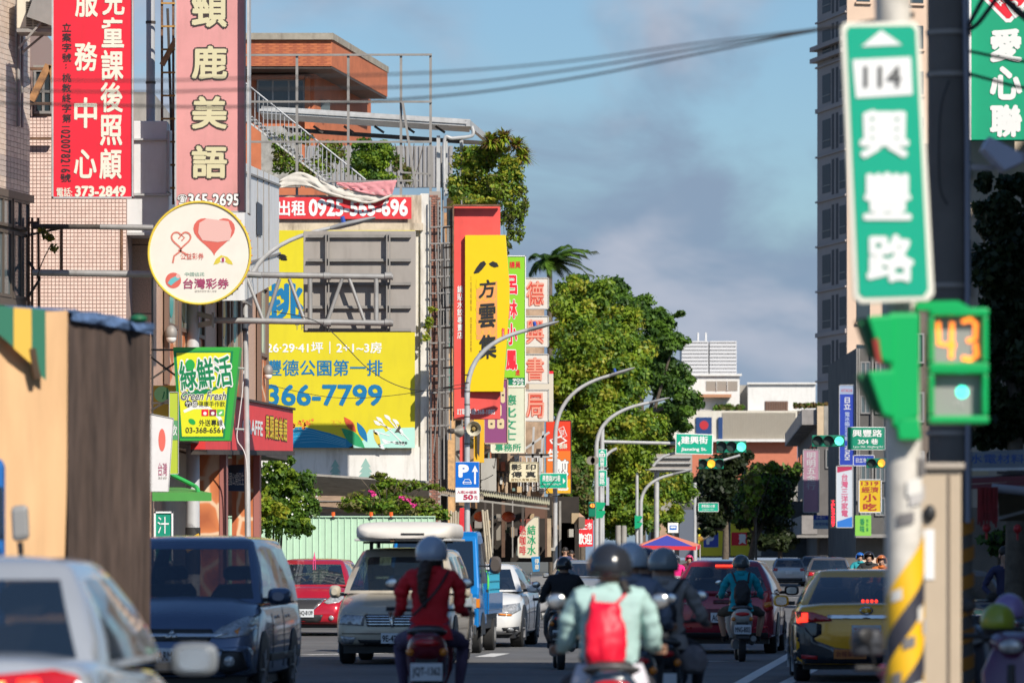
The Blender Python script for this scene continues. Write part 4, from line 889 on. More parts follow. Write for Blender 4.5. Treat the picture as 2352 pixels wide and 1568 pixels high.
 # slim leaning street lamp pole in front of it, its arm and head
def street_lamp(lab,px0,py_turn,tip,Y,r=.06,blue=True,base=0,name='street_lamp',joints=(),cat='street lamp',head=True,group=None,px_base=None):
 t=thing(name,lab,cat,(PX(px0,Y),Y,0),group=group);xb=PX(px_base if px_base is not None else px0,Y)
 A0=W(px0,py_turn,Y);mb=MB(True);tip_=W(tip[0],tip[1],Y);hl=1.05*78/(F/Y)if False else.95
 dirv=(tip_-A0).normalized();h=Vector((tip_.x-A0 .x,0,tip_.z-A0 .z))
 e=tip_-Vector((h.x,0,h.z*.35)).normalized()*.85
 mb.tube([Vector((xb,Y,0)),A0 .lerp(Vector((xb,Y,0)),.5),A0]+arm(A0,e,.45,12)[1:],[r*1.15,r*1.05,r]+[r*.95-.02*i/12 for i in range(12)],14);mb.build('pole',M['galv'],t,world=True,ang=80)
 if head:
  mb=MB(True);rings=[];d_=(tip_-e);up=Vector((0,1,0)).cross(d_.normalized())
  if up.z<0:up=-up
  for u,w,hh in((-.12,.05,.04),(.0,.06,.05),(.1,.12,.06),(.45,.17,.06),(.8,.16,.045),(1,.05,.02)):
   c=e+d_*u;rings.append([c+Vector((0,1,0))*(w*math.cos(a))+up*(hh*math.sin(a))for a in[2*math.pi*k/14 for k in range(14)]])
  mb.loft(rings);mb.build('lamp_head',mat('lamp_head_grey',(.34,.34,.34),.5,.2),t,world=True,ang=60)
  if blue:mb=MB(True);c=e+d_*.22+up*.05;mb.cyl(c,c+up*.13,.05,.045,12);mb.build('photocell',mat('photocell_blue',(.02,.07,.35),.3),t,world=True)
 return t
lp=street_lamp('slim white street lamp before the giraffe pillars, its head above the direction board back',563,700,(862,500),106.3,.058,px_base=572)
mb=MB(True);mb.tube(catmull([W(560,850,106.15),W(556,905,106.15),W(548,970,106.15),W(545,1010,106.15),W(566,1060,106.15),W(569,1240,106.15)],6),.012,6);mb.build('conduit',M['whitemetal'],lp,world=True)
for y_ in(662,760):
 mb=MB(True);c=W(563,y_,106.2);mb.cyl(c,c+Vector((0,0,.28)),.068,.068,14);mb.build('tape_band',mat('tape_dark',(.05,.06,.08),.6),lp,world=True)
lp=street_lamp('street lamp standing behind the parking sign, arm crossing the yellow dumpling sign',1073,905,(1284,738),140,.075)
for y_ in(862,880,900,930,958,990,1020):
 mb=MB(True);c=W(1073,y_,140);mb.cyl(c,c+Vector((0,0,.03)),.083,n=14);mb.build('strap',M['dark_iron'],lp,world=True)
 # loudspeakers on it
for(cx,cy,r_,yaw,lab)in((1088,984,17,0,'cream horn loudspeaker on the lamp post facing the road'),(1056,990,14,R(140),'dark horn loudspeaker on the lamp post turned away')):
 t=thing('loudspeaker',lab,'loudspeaker',W(cx,cy,139.6),yaw,group='horn loudspeakers on the lamp post');k_=139.6/F;mb=MB(True)
 prof=[(.0,r_),(.03,r_*.96),(.10,r_*.62),(.2,r_*.4),(.30,r_*.30)]
 mb.loft([ring((0,y_,0),q*k_,q*k_,2,22)for y_,q in prof],cap=False);mb.build('horn',mat('horn_cream' if yaw==0 else 'horn_grey',(.50,.46,.36)if yaw==0 else(.22,.20,.17),.5,var=.1),t,solid=.006)
 mb=MB(True);mb.loft([ring((0,.02,0),.001,.001,2,12),ring((0,.03,0),.05,.05,2,12),ring((0,.2,0),.06,.06,2,12)]);mb.build('throat',mat('brass_throat',(.30,.20,.06),.4),t)
 mb=MB(True);mb.cyl((0,.3,0),(0,.46,0),.075,.06,14);mb.build('driver',M['dark_iron'],t)
 # parking sign
s=Sign('parking_sign','blue parking sign with white P, arrow and car above a white price plate','sign',139.7,1046,1060,1101,1153,M['white'],None,depth=.03)
bl=mat('parking_blue',(.0,.13,.55),.4);s.rect(1046.5,1060.5,1100.5,1119,bl);s.text('P',1053,1066,1077,1096,M['white'],.09,lay=.008)
s.poly([(1091,1068),(1098,1083),(1093,1083),(1093,1111),(1089,1111),(1089,1083),(1084,1083)],M['white'],lay=.009)
s.line([(1064,1107),(1068,1100),(1078,1100),(1082,1107)],1.3,M['white']);s.poly([(1063,1106),(1083,1106),(1083,1111),(1063,1111)],M['white'],lay=.008);s.rect(1065,1107.4,1081,1109.6,bl,lay=.011)
s.text('入場24H最高',1050,1126,1095,1133,mat('print_crimson',(.45,.02,.08),.5),.02);s.text('50',1064,1135,1087,1147,mat('print_crimson',(.45,.02,.08),.5),.06);s.text('元',1089,1138,1097,1147,mat('print_crimson',(.45,.02,.08),.5),.03)
# other street lamps
street_lamp('second street lamp, behind the lane 302 sign',1275,1010,(1458,844),170.6,.075)
street_lamp('third street lamp with a curved arm, left of the hanging street name sign',1370,1030,(1538,913),205,.085,blue=False)
street_lamp('far street lamp with a short arm over the direction board back',1472,1160,(1590,1078),220,.08,blue=False)
street_lamp('short armed lamp beside the vertical green route signs',1380,1090,(1462,1015),212,.08,blue=False,head=False)
# lane 302 sign
GS=mat('street_sign_green',(.0,.36,.22),.4);
s=Sign('street_name_sign','green lane 302 street name sign with a right arrow on the second lamp','sign',170,1239,1086,1303,1121,M['white'],None,depth=.12)
s.rect(1240.2,1087.2,1301.8,1119.8,GS);s.text('興豐路302巷',1246,1091,1287,1105,M['white'],.03,lay=.009);s.text('Lane 302, Xingfeng Rd.',1246,1109,1290,1114,M['white'],.0,lay=.009);s.poly([(1293,1097),(1299,1104),(1293,1111)],M['white'],lay=.009)
# gantry arm with Jianxing St. sign
t=thing('mast_pole','grey mast arm pole holding the Jianxing street sign over the road','pole',(PX(1383,213),213,0))
mb=MB(True);mb.tube([(PX(1383,213),213,0),(PX(1383,213),213,PZ(982,213))],[.11,.09],14);mb.build('pole',M['galv'],t,world=True);mb=MB(True);mb.tube([W(1383,1014,213),W(1552,1018,213)],.07,12);mb.tube(catmull([W(1500,1070,213),W(1520,1050,213),W(1550,1040,213)],5),.06,10);mb.build('arm',M['galv'],t,world=True)
s=Sign('street_name_sign','large green Jianxing street sign with a left arrow over the road','sign',212.6,1552,994,1638,1044,M['white'],None,depth=.06,outline=[(1552,994),(1638,997),(1637,1044),(1551,1042)])
s.poly([(1554,996),(1636,999),(1635,1042),(1553,1040)],GS,lay=.006);s.text('建興街',1564,1001,1626,1019,M['white'],.05,lay=.012);s.text('Jianxing St.',1564,1027,1623,1037,M['white'],.05,lay=.012);s.poly([(1562,1012),(1562,1024),(1556,1018)],M['white'],lay=.012)
# vertical route signs on that pole
s=Sign('route_sign','upper small vertical green route sign on the mast arm pole','sign',211.9,1372,1031,1394,1072,M['white'],None,depth=.04,group='vertical green route signs on the mast pole');s.rect(1373,1032,1393,1071,GS);s.poly([(1383,1034),(1389,1039),(1377,1039)],M['white'],lay=.008);s.rect(1376,1041,1390,1049,M['white'],lay=.008);s.text('114',1378,1042,1388,1048,M['black'],.02,lay=.012);s.text('興豐',1378,1051,1388,1070,M['white'],.02,v=True,lay=.009)
s=Sign('route_sign','lower small vertical green route sign on the mast arm pole','sign',211.9,1372,1079,1394,1116,M['white'],None,depth=.04,group='vertical green route signs on the mast pole');s.rect(1373,1080,1393,1115,GS);s.text('豐路',1377,1084,1389,1112,M['white'],.03,v=True,lay=.009)
s=Sign('vertical_banner','grey vertical banner on the pole behind the route signs','banner',214,1392,1096,1399,1160,mat('banner_grey',(.40,.42,.50),.5),None,depth=.03)
# far street name sign and bus stop sign
t=thing('street_name_sign','small distant green street name sign on a white pole','sign',(PX(1597,262),262,0));mb=MB(True);mb.tube([(PX(1596,262),262,0),(PX(1596,262),262,PZ(1108,262))],.09,10);mb.build('pole',M['galv'],t,world=True)
s=Sign('plate','','sign',261.8,1604,1154,1650,1174,GS,M['white'],depth=.05,fw=1,parent=t);s.text('景勤路213巷',1611,1158,1642,1165,M['white'],.02);s.text('Jingqin Rd.',1613,1168,1640,1171,M['white'],0)
t=thing('bus_stop_sign','small white bus stop sign with blue bus symbol by the canopy','sign',(PX(1546,205),205,0));mb=MB(True);mb.tube([(PX(1546,205),205,0),(PX(1546,205),205,PZ(1220,205))],.05,8);mb.build('pole',M['galv'],t,world=True)
s=Sign('plate','','sign',204.8,1534,1200,1558,1223,M['white'],None,depth=.04,parent=t);s.rect(1538,1206,1554,1216,bl);s.rect(1540,1208,1552,1212,M['white'],lay=.008)
# backs of far direction board
t=thing('direction_board','grey back of a distant direction board over the road','sign board',(PX(1508,222),222,0))
mb=MB();boxp(mb,1478,1042,1590,1084,222,222.05);mb.build('board',mat('board_back',(.27,.25,.235),.55),t,world=True)
for y_ in(1050,1063,1077):mb=MB();boxp(mb,1480,y_-1.5,1588,y_+1.5,221.85,221.99);mb.build('stiffener',M['galv'],t,world=True)
mb=MB(True);mb.tube([(PX(1508,222.5),222.5,0),(PX(1508,222.5),222.5,PZ(1050,222.5))],.11,10);mb.build('pole',M['galv'],t,world=True)
# traffic signals
TG=mat('signal_green_paint',(.0,.17,.10),.4);TGd=mat('signal_dark',(.01,.03,.025),.5)
def signal(lab,x0,y0,x1,y1,Y,lit,colr,n=3,group='horizontal traffic signals'):
 t=thing('traffic_signal',lab,'traffic light',W((x0+x1)/2,y1,Y),group=group);mb=MB();mb.box((PX(x0,Y),Y,PZ(y1,Y)),(PX(x1,Y),Y+.25,PZ(y0,Y)));mb.build('housing',TG,t,world=True,bevel=.02)
 for i in range(n):
  cx=x0+(x1-x0)*(i+.5)/n;r=(y1-y0)*.40*Y/F;c=W(cx,(y0+y1)/2,Y)
  mb=MB(True);mb.cyl(c+Vector((0,-.03,0)),c+Vector((0,.02,0)),r,n=20);mb.build('lens',mat('lens_'+colr[0],colr[1],.4,emit=colr[2])if i==lit else TGd,t,world=True)
  mb=MB(True);q=14;vs=[]
  for yy in(-.22,-.0):
   for k in range(q+1):
    a=R(-20)+R(220)*k/q;vs.append(c+Vector((r*1.12*math.cos(a),yy,r*1.12*math.sin(a))))
  mb.add(vs,[(k,k+1,q+2+k,q+1+k)for k in range(q)]);mb.build('visor',TGd,t,world=True,solid=.01)
 return t
LG=('green',(.10,.85,.55),1.3);LA=('amber',(1.0,.42,.03),1.2)
signal('upper traffic signal by the Jianxing sign showing green',1646,1012,1714,1039,214,2,LG)
signal('lower traffic signal under the Jianxing sign showing amber',1605,1053,1662,1076,221,1,LA)
signal('traffic signal at the right above the shop signs showing green',1865,999,1940,1025,196,2,LG)
signal('small traffic signal showing amber in front of the blue shop signs',1990,1052,2037,1074,225,1,LA,n=2)
t=thing('signal_arm','thin white arms linking the distant traffic signals','pole',(PX(1716,240),240,0))if False else None
mb=MB(True)
# lane 304 sign
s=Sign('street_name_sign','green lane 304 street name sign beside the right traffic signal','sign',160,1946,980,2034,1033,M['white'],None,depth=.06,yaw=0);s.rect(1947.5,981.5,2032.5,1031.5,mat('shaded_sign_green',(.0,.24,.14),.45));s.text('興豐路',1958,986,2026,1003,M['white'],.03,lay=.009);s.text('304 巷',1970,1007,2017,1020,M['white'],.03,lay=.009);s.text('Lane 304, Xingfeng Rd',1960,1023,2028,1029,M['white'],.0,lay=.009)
mb=MB(True);mb.tube([W(1700,1045,220),W(1662,1056,220)],.05,8)
o=mb.build('signal_bracket',M['galv']);tag(o,'short white bracket arm beside the lower amber signal','bracket')
# pedestrian signals far left of the road
for(x,y0,y1,m_,lab)in((1357,1155,1185,TG,'far pedestrian countdown signal showing orange digits'),):
 t=thing('pedestrian_signal',lab,'signal',W(x,y1,204));mb=MB();boxp(mb,1352,1152,1368,1186,204,204.2);mb.build('housing',TG,t,world=True,bevel=.02)
 mb=MB();boxp(mb,1354,1155,1366,1166,203.97,204);mb.build('screen',TGd,t,world=True)
 sgx=Sign.__new__(Sign);sgx.Y=204;sgx.k=204/F;sgx.cx=x;sgx.bot=y1;sgx.t=t;sgx.M=Matrix.Identity(4);sgx.lay=.04
 sgx.text('43',1355,1156,1365,1165,mat('digit_orange',(1,.25,.03),.4,emit=1.5),.05,lay=.05)
for(x0,x1,y0,y1,Y,lab)in((1371,1391,1152,1190,203,'green traffic signal seen from behind on the third lamp post'),(1460,1476,1183,1213,219,'farther green traffic signal seen from behind on a white post')):
 t=thing('traffic_signal',lab,'traffic light',W((x0+x1)/2,y1,Y));h=(y1-y0)/2
 for k in range(2):
  mb=MB();ya,yb=y0+k*h+1,y0+(k+1)*h-1
  mb.prism([W(x0,ya,Y),W(x1-3,ya,Y),W(x1,ya+3,Y),W(x1-7,yb,Y),W(x0,yb,Y)],(0,.3,0));mb.build('visor',mat('signal_bright_green',(.0,.33,.15),.4),t,world=True)
 mb=MB();boxp(mb,x0-2,y0,x0+3,y1,Y-.05,Y+.35);mb.build('housing',mat('signal_bright_green',(.0,.33,.15),.4),t,world=True)
t=thing('street_pole','white pole carrying the farther green signal','pole',(PX(1468,219.4),219.4,0));mb=MB(True);mb.tube([(PX(1463,219.4),219.4,0),(PX(1463,219.4),219.4,PZ(1075,219.4))],.07,10);mb.build('pole',M['galv'],t,world=True)
t=thing('loudspeaker','pair of small loudspeakers on the third lamp post','loudspeaker',W(1362,1060,204.6))
for cx in(1357,1366):mb=MB(True);c=W(cx,1057,204.4);mb.loft([ring(c+Vector((0,y_,0)),q,q,2,16)for y_,q in((0,.17),(.05,.15),(.15,.08),(.3,.06))]);mb.build('horn',mat('horn_grey',(.22,.20,.17),.5),t,world=True)
# overhead cables (near, out of focus) and sagging wires
for i,pts in enumerate((((-40,181),(300,186),(565,180),(990,167),(1307,141),(1600,100),(1880,66),(2100,30)),((-40,205),(300,212),(565,206),(990,197),(1307,161),(1600,112),(1880,68),(2100,34)),((-40,236),(300,243),(565,245),(990,223),(1307,182),(1600,125),(1880,70),(2100,38)))):
 Yc=30+i*1.5;mb=MB(True);mb.tube(catmull([W(x,y_,Yc)for x,y_ in pts],6),.0055+.001*i,6);o=mb.build('overhead_cable',M['cable'],ang=90)
 tag(o,('highest','middle','lowest')[i]+' of three dark cables sloping across the sky','cable','cables across the sky')
for i,(pts,Yc,lab)in enumerate(((((628,715),(740,745),(850,850),(950,895),(1073,890)),100.5,'thin wire sagging from the direction board past the hoarding numerals'),(((600,880),(760,912),(900,908),(1073,880)),139,'thin wire sagging across the hoarding phone number'))):
 mb=MB(True);mb.tube(catmull([W(x,y_,Yc)for x,y_ in pts],7),.009,5);o=mb.build('sagging_wire',M['cable']);tag(o,lab,'wire')
cl=MB(True)
for k in range(14):
 a_=random.random()*6;cl.tube(catmull([W(650+random.uniform(-14,10),590+random.uniform(-6,8),100.7)for q in range(4)],4),.008,4)
tag(cl.build('cable_tangle',M['cable'],kind='stuff'),'black tangle of cable tied to the lamp arm beside the white bay','cable tangle')
# == foliage
def foliage(parent,blobs,n,size,mats,name='crown',seed=1,shell=.5,droop=0,asp=1.6,world=True,kind='stuff'):
 """leaf sized faces scattered through overlapping clumps; blobs = [(centre, (rx, ry, rz))]"""
 rnd=random.Random(seed);off=root_of(parent).location if(parent and world)else Vector((0,0,0))
 wts=[b[1][0]*b[1][2]for b in blobs];tot=sum(wts);vs=[];fs=[];mi=[];nm=len(mats)
 for(c,r),w in zip(blobs,wts):
  c=Vector(c);sub=[]
  for _ in range(max(4,int(40*w/tot*len(blobs)))):
   th,ph=rnd.uniform(0,6.283),math.acos(rnd.uniform(-1,1));q=rnd.uniform(.2,.95)
   sub.append((Vector((math.sin(ph)*math.cos(th)*r[0],math.sin(ph)*math.sin(th)*r[1],math.cos(ph)*r[2]))*q,rnd.uniform(.2,.45),rnd.random()))
  for _ in range(int(n*w/tot)):
   o,q,sh=rnd.choice(sub);v=Vector((rnd.gauss(0,1),rnd.gauss(0,1),rnd.gauss(0,1)))
   v=v.normalized()*rnd.uniform(shell*.6,1.3);p=o+Vector((v.x*r[0]*q,v.y*r[1]*q,v.z*r[2]*q*.8));out=(p*.4+v).normalized()
   nr=(out+Vector((rnd.gauss(0,.6),rnd.gauss(0,.6),rnd.gauss(0,.6)+.3))).normalized()
   a=nr.orthogonal().normalized();a=(a*math.cos(rnd.random()*6.28)+nr.cross(a)*math.sin(rnd.random()*6.28)).normalized()
   if droop:a=(a+Vector((0,0,-droop))).normalized()
   b=nr.cross(a).normalized();s_=size*rnd.uniform(.6,1.35);P_=c+p-off;k=len(vs)
   vs+=[P_-a*s_*asp*.5,P_+b*s_*.5,P_+a*s_*asp*.5,P_-b*s_*.5];fs.append((k,k+1,k+2,k+3))
   x=sh*.75+rnd.random()*.35;mi.append(min(nm-1,int(x*nm)))
 me=bpy.data.meshes.new(name);me.from_pydata(vs,[],fs)
 for m in mats:me.materials.append(m)
 me.polygons.foreach_set('material_index',mi)
 o=bpy.data.objects.new(name,me);COL.objects.link(o);o.parent=parent
 if kind:o['kind']=kind
 return o
def leafmat(name,col,tr=.36,var=.35):
 m=mat(name,col,.5,var=var,vscale=1.3,spec=.35)
 nt=m.node_tree;b=nt.nodes['Principled BSDF'];out=[x for x in nt.nodes if x.type=='OUTPUT_MATERIAL'][0]
 t=nt.nodes.new('ShaderNodeBsdfTranslucent');t.inputs[0].default_value=(*[min(1,x*1.5)for x in col],1);mx=nt.nodes.new('ShaderNodeMixShader');mx.inputs[0].default_value=tr
 nt.links.new(b.outputs[0],mx.inputs[1]);nt.links.new(t.outputs[0],mx.inputs[2]);nt.links.new(mx.outputs[0],out.inputs[0]);return m
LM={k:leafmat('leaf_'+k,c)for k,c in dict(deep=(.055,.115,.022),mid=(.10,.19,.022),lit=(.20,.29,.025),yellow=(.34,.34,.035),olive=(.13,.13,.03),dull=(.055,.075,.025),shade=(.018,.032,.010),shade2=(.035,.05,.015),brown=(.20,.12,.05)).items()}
def tree(lab,px,Y,blobs,n,size,mats,trunk_r=.16,trunk_top=None,seed=1,name='tree',lean=0,group=None,cat='tree',droop=0):
 """blobs in pixels: (px, py, rx_px, rz_px, dy)"""
 t=thing(name,lab,cat,(PX(px,Y),Y,0),group=group);k=Y/F
 B=[(W(bx,by,Y+dy),(rx*k,max(rx,rz)*k*.8,rz*k))for bx,by,rx,rz,dy in blobs]
 top=W(px+lean,trunk_top or blobs[0][1],Y);mb=MB(True)
 base=Vector((PX(px,Y),Y,-.02));mid=base.lerp(top,.5)+Vector((.2*k*10,0,0))
 pts=catmull([base,mid,top],6);mb.tube(pts,[trunk_r*(1-.55*i/(len(pts)-1))for i in range(len(pts))],10)
 mb.build('trunk',M['bark'],t,world=True)
 for i,(c,r)in enumerate(B[:7]):
  s0=pts[int(len(pts)*.55)+i%4];e=c+Vector((0,0,-r[2]*.2));mb=MB(True)
  mb.tube(catmull([s0,s0 .lerp(e,.5)+Vector((0,0,r[2]*.15)),e],5),[trunk_r*.45*(1-.7*q/10)for q in range(11)],7);mb.build('limb',M['bark'],t,world=True)
 foliage(t,B,n,size,mats,seed=seed,droop=droop);return t
tree('big round banyan tree with yellow green crown behind the bookstore signs',1330,222,[(1310,760,70,75,0),(1370,830,75,80,-3),(1290,880,55,70,-3),(1420,760,60,60,2),(1370,690,60,50,3),(1300,680,45,45,4),(1440,880,60,70,-2),(1400,980,65,60,-4),(1320,990,50,70,-3),(1480,980,50,50,-2),(1350,1070,60,50,-3),(1440,1060,60,60,-2),(1380,900,60,60,-3),(1275,700,30,40,2),(1285,1010,30,60,-2),(1450,820,50,50,0)],90000,.125,[LM['deep'],LM['mid'],LM['lit'],LM['lit'],LM['yellow']],.3,900,3)
tree('tall dark green tree rising highest against the sky behind the street lamps',1470,246,[(1330,650,30,26,0),(1400,670,45,35,2),(1460,710,50,40,0),(1510,740,45,32,0),(1545,790,40,30,-1),(1520,860,55,50,0),(1570,920,40,38,-2),(1545,960,45,35,0),(1480,820,60,60,0),(1500,1010,50,40,0),(1580,870,22,16,0),(1556,722,18,9,0)],60000,.14,[LM['deep'],LM['deep'],LM['mid'],LM['mid']],.3,850,5)
tree('bright green tree spreading low over the blue and red canopy',1500,232,[(1500,1110,60,50,0),(1430,1130,55,60,0),(1560,1120,40,45,2),(1470,1190,60,38,-1),(1540,1060,45,32,0),(1410,1200,40,40,0),(1550,1190,28,30,0),(1350,1160,45,45,0)],42000,.12,[LM['mid'],LM['mid'],LM['lit'],LM['yellow']],.2,1120,8)
tree('small olive tree beside the third street lamp trunk',1335,210,[(1320,1090,32,45,0),(1335,1170,35,40,0),(1300,1140,25,30,0)],12000,.12,[LM['deep'],LM['olive'],LM['mid']],.12,1120,9)
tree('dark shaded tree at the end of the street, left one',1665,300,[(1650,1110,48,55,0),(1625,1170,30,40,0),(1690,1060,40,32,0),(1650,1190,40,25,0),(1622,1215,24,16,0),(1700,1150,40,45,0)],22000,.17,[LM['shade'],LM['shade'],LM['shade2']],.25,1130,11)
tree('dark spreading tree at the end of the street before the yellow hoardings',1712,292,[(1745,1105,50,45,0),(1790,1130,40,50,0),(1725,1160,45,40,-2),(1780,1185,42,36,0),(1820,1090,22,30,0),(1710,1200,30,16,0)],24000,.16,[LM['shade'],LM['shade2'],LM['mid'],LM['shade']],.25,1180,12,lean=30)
tree('small lit tree crown standing out before the dark trees at the street end',1735,286,[(1730,1120,20,40,0),(1722,1170,14,24,0),(1775,1075,20,14,0)],2600,.2,[LM['mid'],LM['olive'],LM['lit']],.08,1150,13)
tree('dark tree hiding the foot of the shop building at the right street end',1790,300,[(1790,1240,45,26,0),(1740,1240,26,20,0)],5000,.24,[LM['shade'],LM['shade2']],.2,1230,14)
# foliage over the right hand stalls: all in building shade
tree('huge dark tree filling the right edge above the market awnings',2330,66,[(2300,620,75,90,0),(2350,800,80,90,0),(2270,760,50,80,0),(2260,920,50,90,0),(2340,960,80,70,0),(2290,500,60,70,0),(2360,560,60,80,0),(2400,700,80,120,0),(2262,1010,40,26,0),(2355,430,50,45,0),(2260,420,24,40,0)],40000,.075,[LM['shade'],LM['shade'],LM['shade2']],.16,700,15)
tree('thin leafy branches in front of the green hospital-like sign',2300,62,[(2262,330,22,28,0),(2245,290,14,20,0),(2330,330,30,14,0),(2275,260,10,14,0)],900,.085,[LM['shade'],LM['shade2'],LM['deep']],.04,340,16)if False else None
# palm
p=thing('palm_tree','windblown palm crown above the bookstore signs','palm',(PX(1268,232),232,0));mb=MB(True);mb.tube([(PX(1268,232),232,0),W(1262,610,232)],[.17,.12],10);mb.build('trunk',M['bark'],p,world=True)
rp=random.Random(4)
for i in range(26):
 a=rp.uniform(0,6.28);L_=rp.uniform(1.1,1.75);up=rp.uniform(.25,.8);wind=Vector((.5,0,-.05));c0=W(1262,606,232);pts=[]
 for q in range(9):
  u=q/8;pts.append(c0+Vector((math.cos(a)*L_*u,math.sin(a)*L_*u*.8,up*L_*u*1.7-1.15*L_*u*u*(.7+.5*rp.random()*.2)))+wind*u*u*1.0)
 mb=MB()
 for q in range(8):
  for g_ in range(6):
   f_=(q+g_/6)/8;b0=pts[q].lerp(pts[q+1],g_/6)
   for sd in(-1,1):
    d_=(pts[q+1]-pts[q]).normalized();sv=d_.cross(Vector((0,0,1))).normalized()*sd;e=b0+d_*.16+sv*(.42*math.sin(math.pi*min(1,f_*.9+.12)))+Vector((.08,0,-.16))
    mb.add([b0,b0+d_*.06,e],[(0,1,2)])
 mb.tube(pts,.015,4);mb.build('frond',[LM['mid'],LM['deep'],LM['dull']][i%3],p,world=True)
 # roof garden on the old building
rg=thing('roof_shrub','dense trailing shrub spilling over the roof corner','shrub',W(1110,470,156))
k=156/F
def rb_(l,Y=156):return[(W(x,y_,Y+d_),(rx*k,rx*k*.8,rz*k))for x,y_,rx,rz,d_ in l]
foliage(rg,rb_([(1090,380,50,40,0),(1060,430,35,35,0),(1120,440,45,40,0),(1080,350,40,20,0),(1160,440,30,40,-1),(1095,465,50,16,-1),(1050,450,18,30,0),(1135,350,40,34,0),(1172,385,34,34,-1),(1150,420,30,30,-1)]),20000,.072,[LM['olive'],LM['lit'],LM['yellow'],LM['mid']],'foliage',21)
foliage(rg,rb_([(1175,490,24,48,-1),(1190,430,14,50,-1),(1180,540,14,18,-1),(1150,500,18,24,-1),(1196,500,12,40,-1),(1165,560,10,24,-1),(1205,460,10,40,-1),(1195,540,9,22,-1)]),4200,.055,[LM['olive'],LM['lit'],LM['dull']],'hanging_sprays',22,droop=.6)
mb=MB(True)
for j in range(16):
 x0=1130+j*4.2;mb.tube(catmull([W(x0-20,420,155.6),W(x0+2,430+j*2,155.3),W(x0+4+random.uniform(-4,8),520+random.uniform(-20,30),155.2)],4),.008,4)
mb.build('twigs',M['bark'],rg,world=True,kind='stuff')
def rosette(parent,px,py,Y,n,L_,ms,seed):
 r_=random.Random(seed);c=W(px,py,Y)
 for mi_,m_ in enumerate(ms):
  mb=MB()
  for _ in range(n//len(ms)):
   th=r_.uniform(0,6.28);el=r_.uniform(-.35,1.2);d_=Vector((math.cos(th)*math.cos(el),math.sin(th)*math.cos(el),math.sin(el)));ln=L_*r_.uniform(.7,1.15);s_=d_.cross(Vector((0,0,1))).normalized()*.035
   a0=c+d_*.05;m1=c+d_*ln*.55+Vector((0,0,.02));e=c+d_*ln+Vector((0,0,-.22*ln));mb.add([a0-s_*.5,a0+s_*.5,m1+s_,m1-s_,e],[(0,1,2,3),(3,2,4)])
  mb.build('leaves',m_,parent,world=True,kind='stuff')
for(x,y_,nm)in((1158,322,'upper'),(1186,340,'outer'),(1200,366,'lowest'),(1128,330,'inner')):
 t=thing('bromeliad',{'upper':'spiky leaved plant highest on the roof corner','outer':'spiky yellow tipped plant jutting from the roof corner','lowest':'spiky plant at the outer right tip of the roof garden','inner':'spiky plant half hidden under the canopy edge'}[nm],'plant',W(x,y_+8,155.5),group='spiky roof plants');rosette(t,x,y_,155.2,190,.52,[LM['lit'],LM['yellow'],LM['brown']],hash(nm)%50 if False else x)
t=thing('fern','drooping bright fern at the foot of the roof shrub','fern',W(1055,480,155));rosette(t,1050,470,155,60,.38,[LM['yellow'],LM['lit']],4)
for(l,Y,n,ms,lab)in(([(690,395,40,22,0),(650,370,26,30,0),(640,330,22,26,0),(690,320,34,14,0),(760,350,34,30,0),(730,385,36,24,0)],154.5,4200,['mid','olive','lit'],'loose shrub behind the steel stair on the roof'),([(840,375,50,36,0),(880,350,30,26,0),(830,330,28,14,0),(870,405,40,18,0)],154.8,6500,['deep','mid','lit'],'leafy shrub on the terrace between the frame posts'),([(935,400,16,24,0),(915,375,14,22,0)],155,900,['mid','olive'],'thin shrub at the end of the terrace near the corner')):
 t=thing('roof_shrub',lab,'shrub',W(l[0][0],425,Y));foliage(t,rb_(l,Y),n,.075,[LM[q]for q in ms],'foliage',len(lab));mb=MB(True)
 for j in range(5):mb.tube(catmull([W(l[0][0]+j*5-10,430,Y),W(l[0][0]+j*14-30,380,Y),W(l[0][0]+j*22-50,330,Y)],4),.012,4)
 mb.build('stems',M['bark'],t,world=True,kind='stuff')
 # white flowering bush beside the school and the bougainvillea over the fence
k=124/F
t=thing('flowering_bush','large bush with tiny white flowers leaning over the green fence','bush',(PX(625,124),124,0))
Bf=[(W(x,y_,124+d_),(rx*k,rx*k*.8,rz*k))for x,y_,rx,rz,d_ in((640,1080,42,34,0),(680,1120,44,44,0),(620,1150,36,50,0),(660,1180,50,38,-.5),(700,1170,34,40,-.5),(610,1195,26,26,-.5),(690,1205,30,24,-.6),(655,1050,30,18,0))]
foliage(t,Bf,15000,.075,[LM['deep'],LM['mid'],LM['lit']],'foliage',31);foliage(t,[b for b in Bf[:5]],420,.05,[M['white']],'flowers',33,shell=.9,asp=1)
foliage(t,[(W(596+j*22,1215,123.2),(9*k,6*k,22*k))for j in range(6)],1300,.06,[LM['mid'],LM['deep']],'hanging_sprays',34,droop=.8)
mb=MB(True);
for j in range(4):mb.tube(catmull([(PX(625,124)+j*.05,124,0),W(628+j*8,1180,124),W(620+j*25,1090,124)],5),.025,6)
mb.build('stems',M['bark'],t,world=True,kind='stuff')
t=thing('flowering_bush','lime green bush below the red fascia sign','bush',(PX(604,122),122,0));foliage(t,[(W(600,1120,122),(16*k,.3,36*k)),(W(615,1160,121.8),(28*k,.3,22*k)),(W(598,1175,121.8),(20*k,.3,26*k)),(W(640,1172,121.6),(24*k,.3,16*k))],4200,.07,[LM['lit'],LM['yellow'],LM['lit']],'foliage',35)
k=136/F;t=thing('bougainvillea','spreading bougainvillea with magenta flowers over the shed','bush',(PX(900,138),138,0))
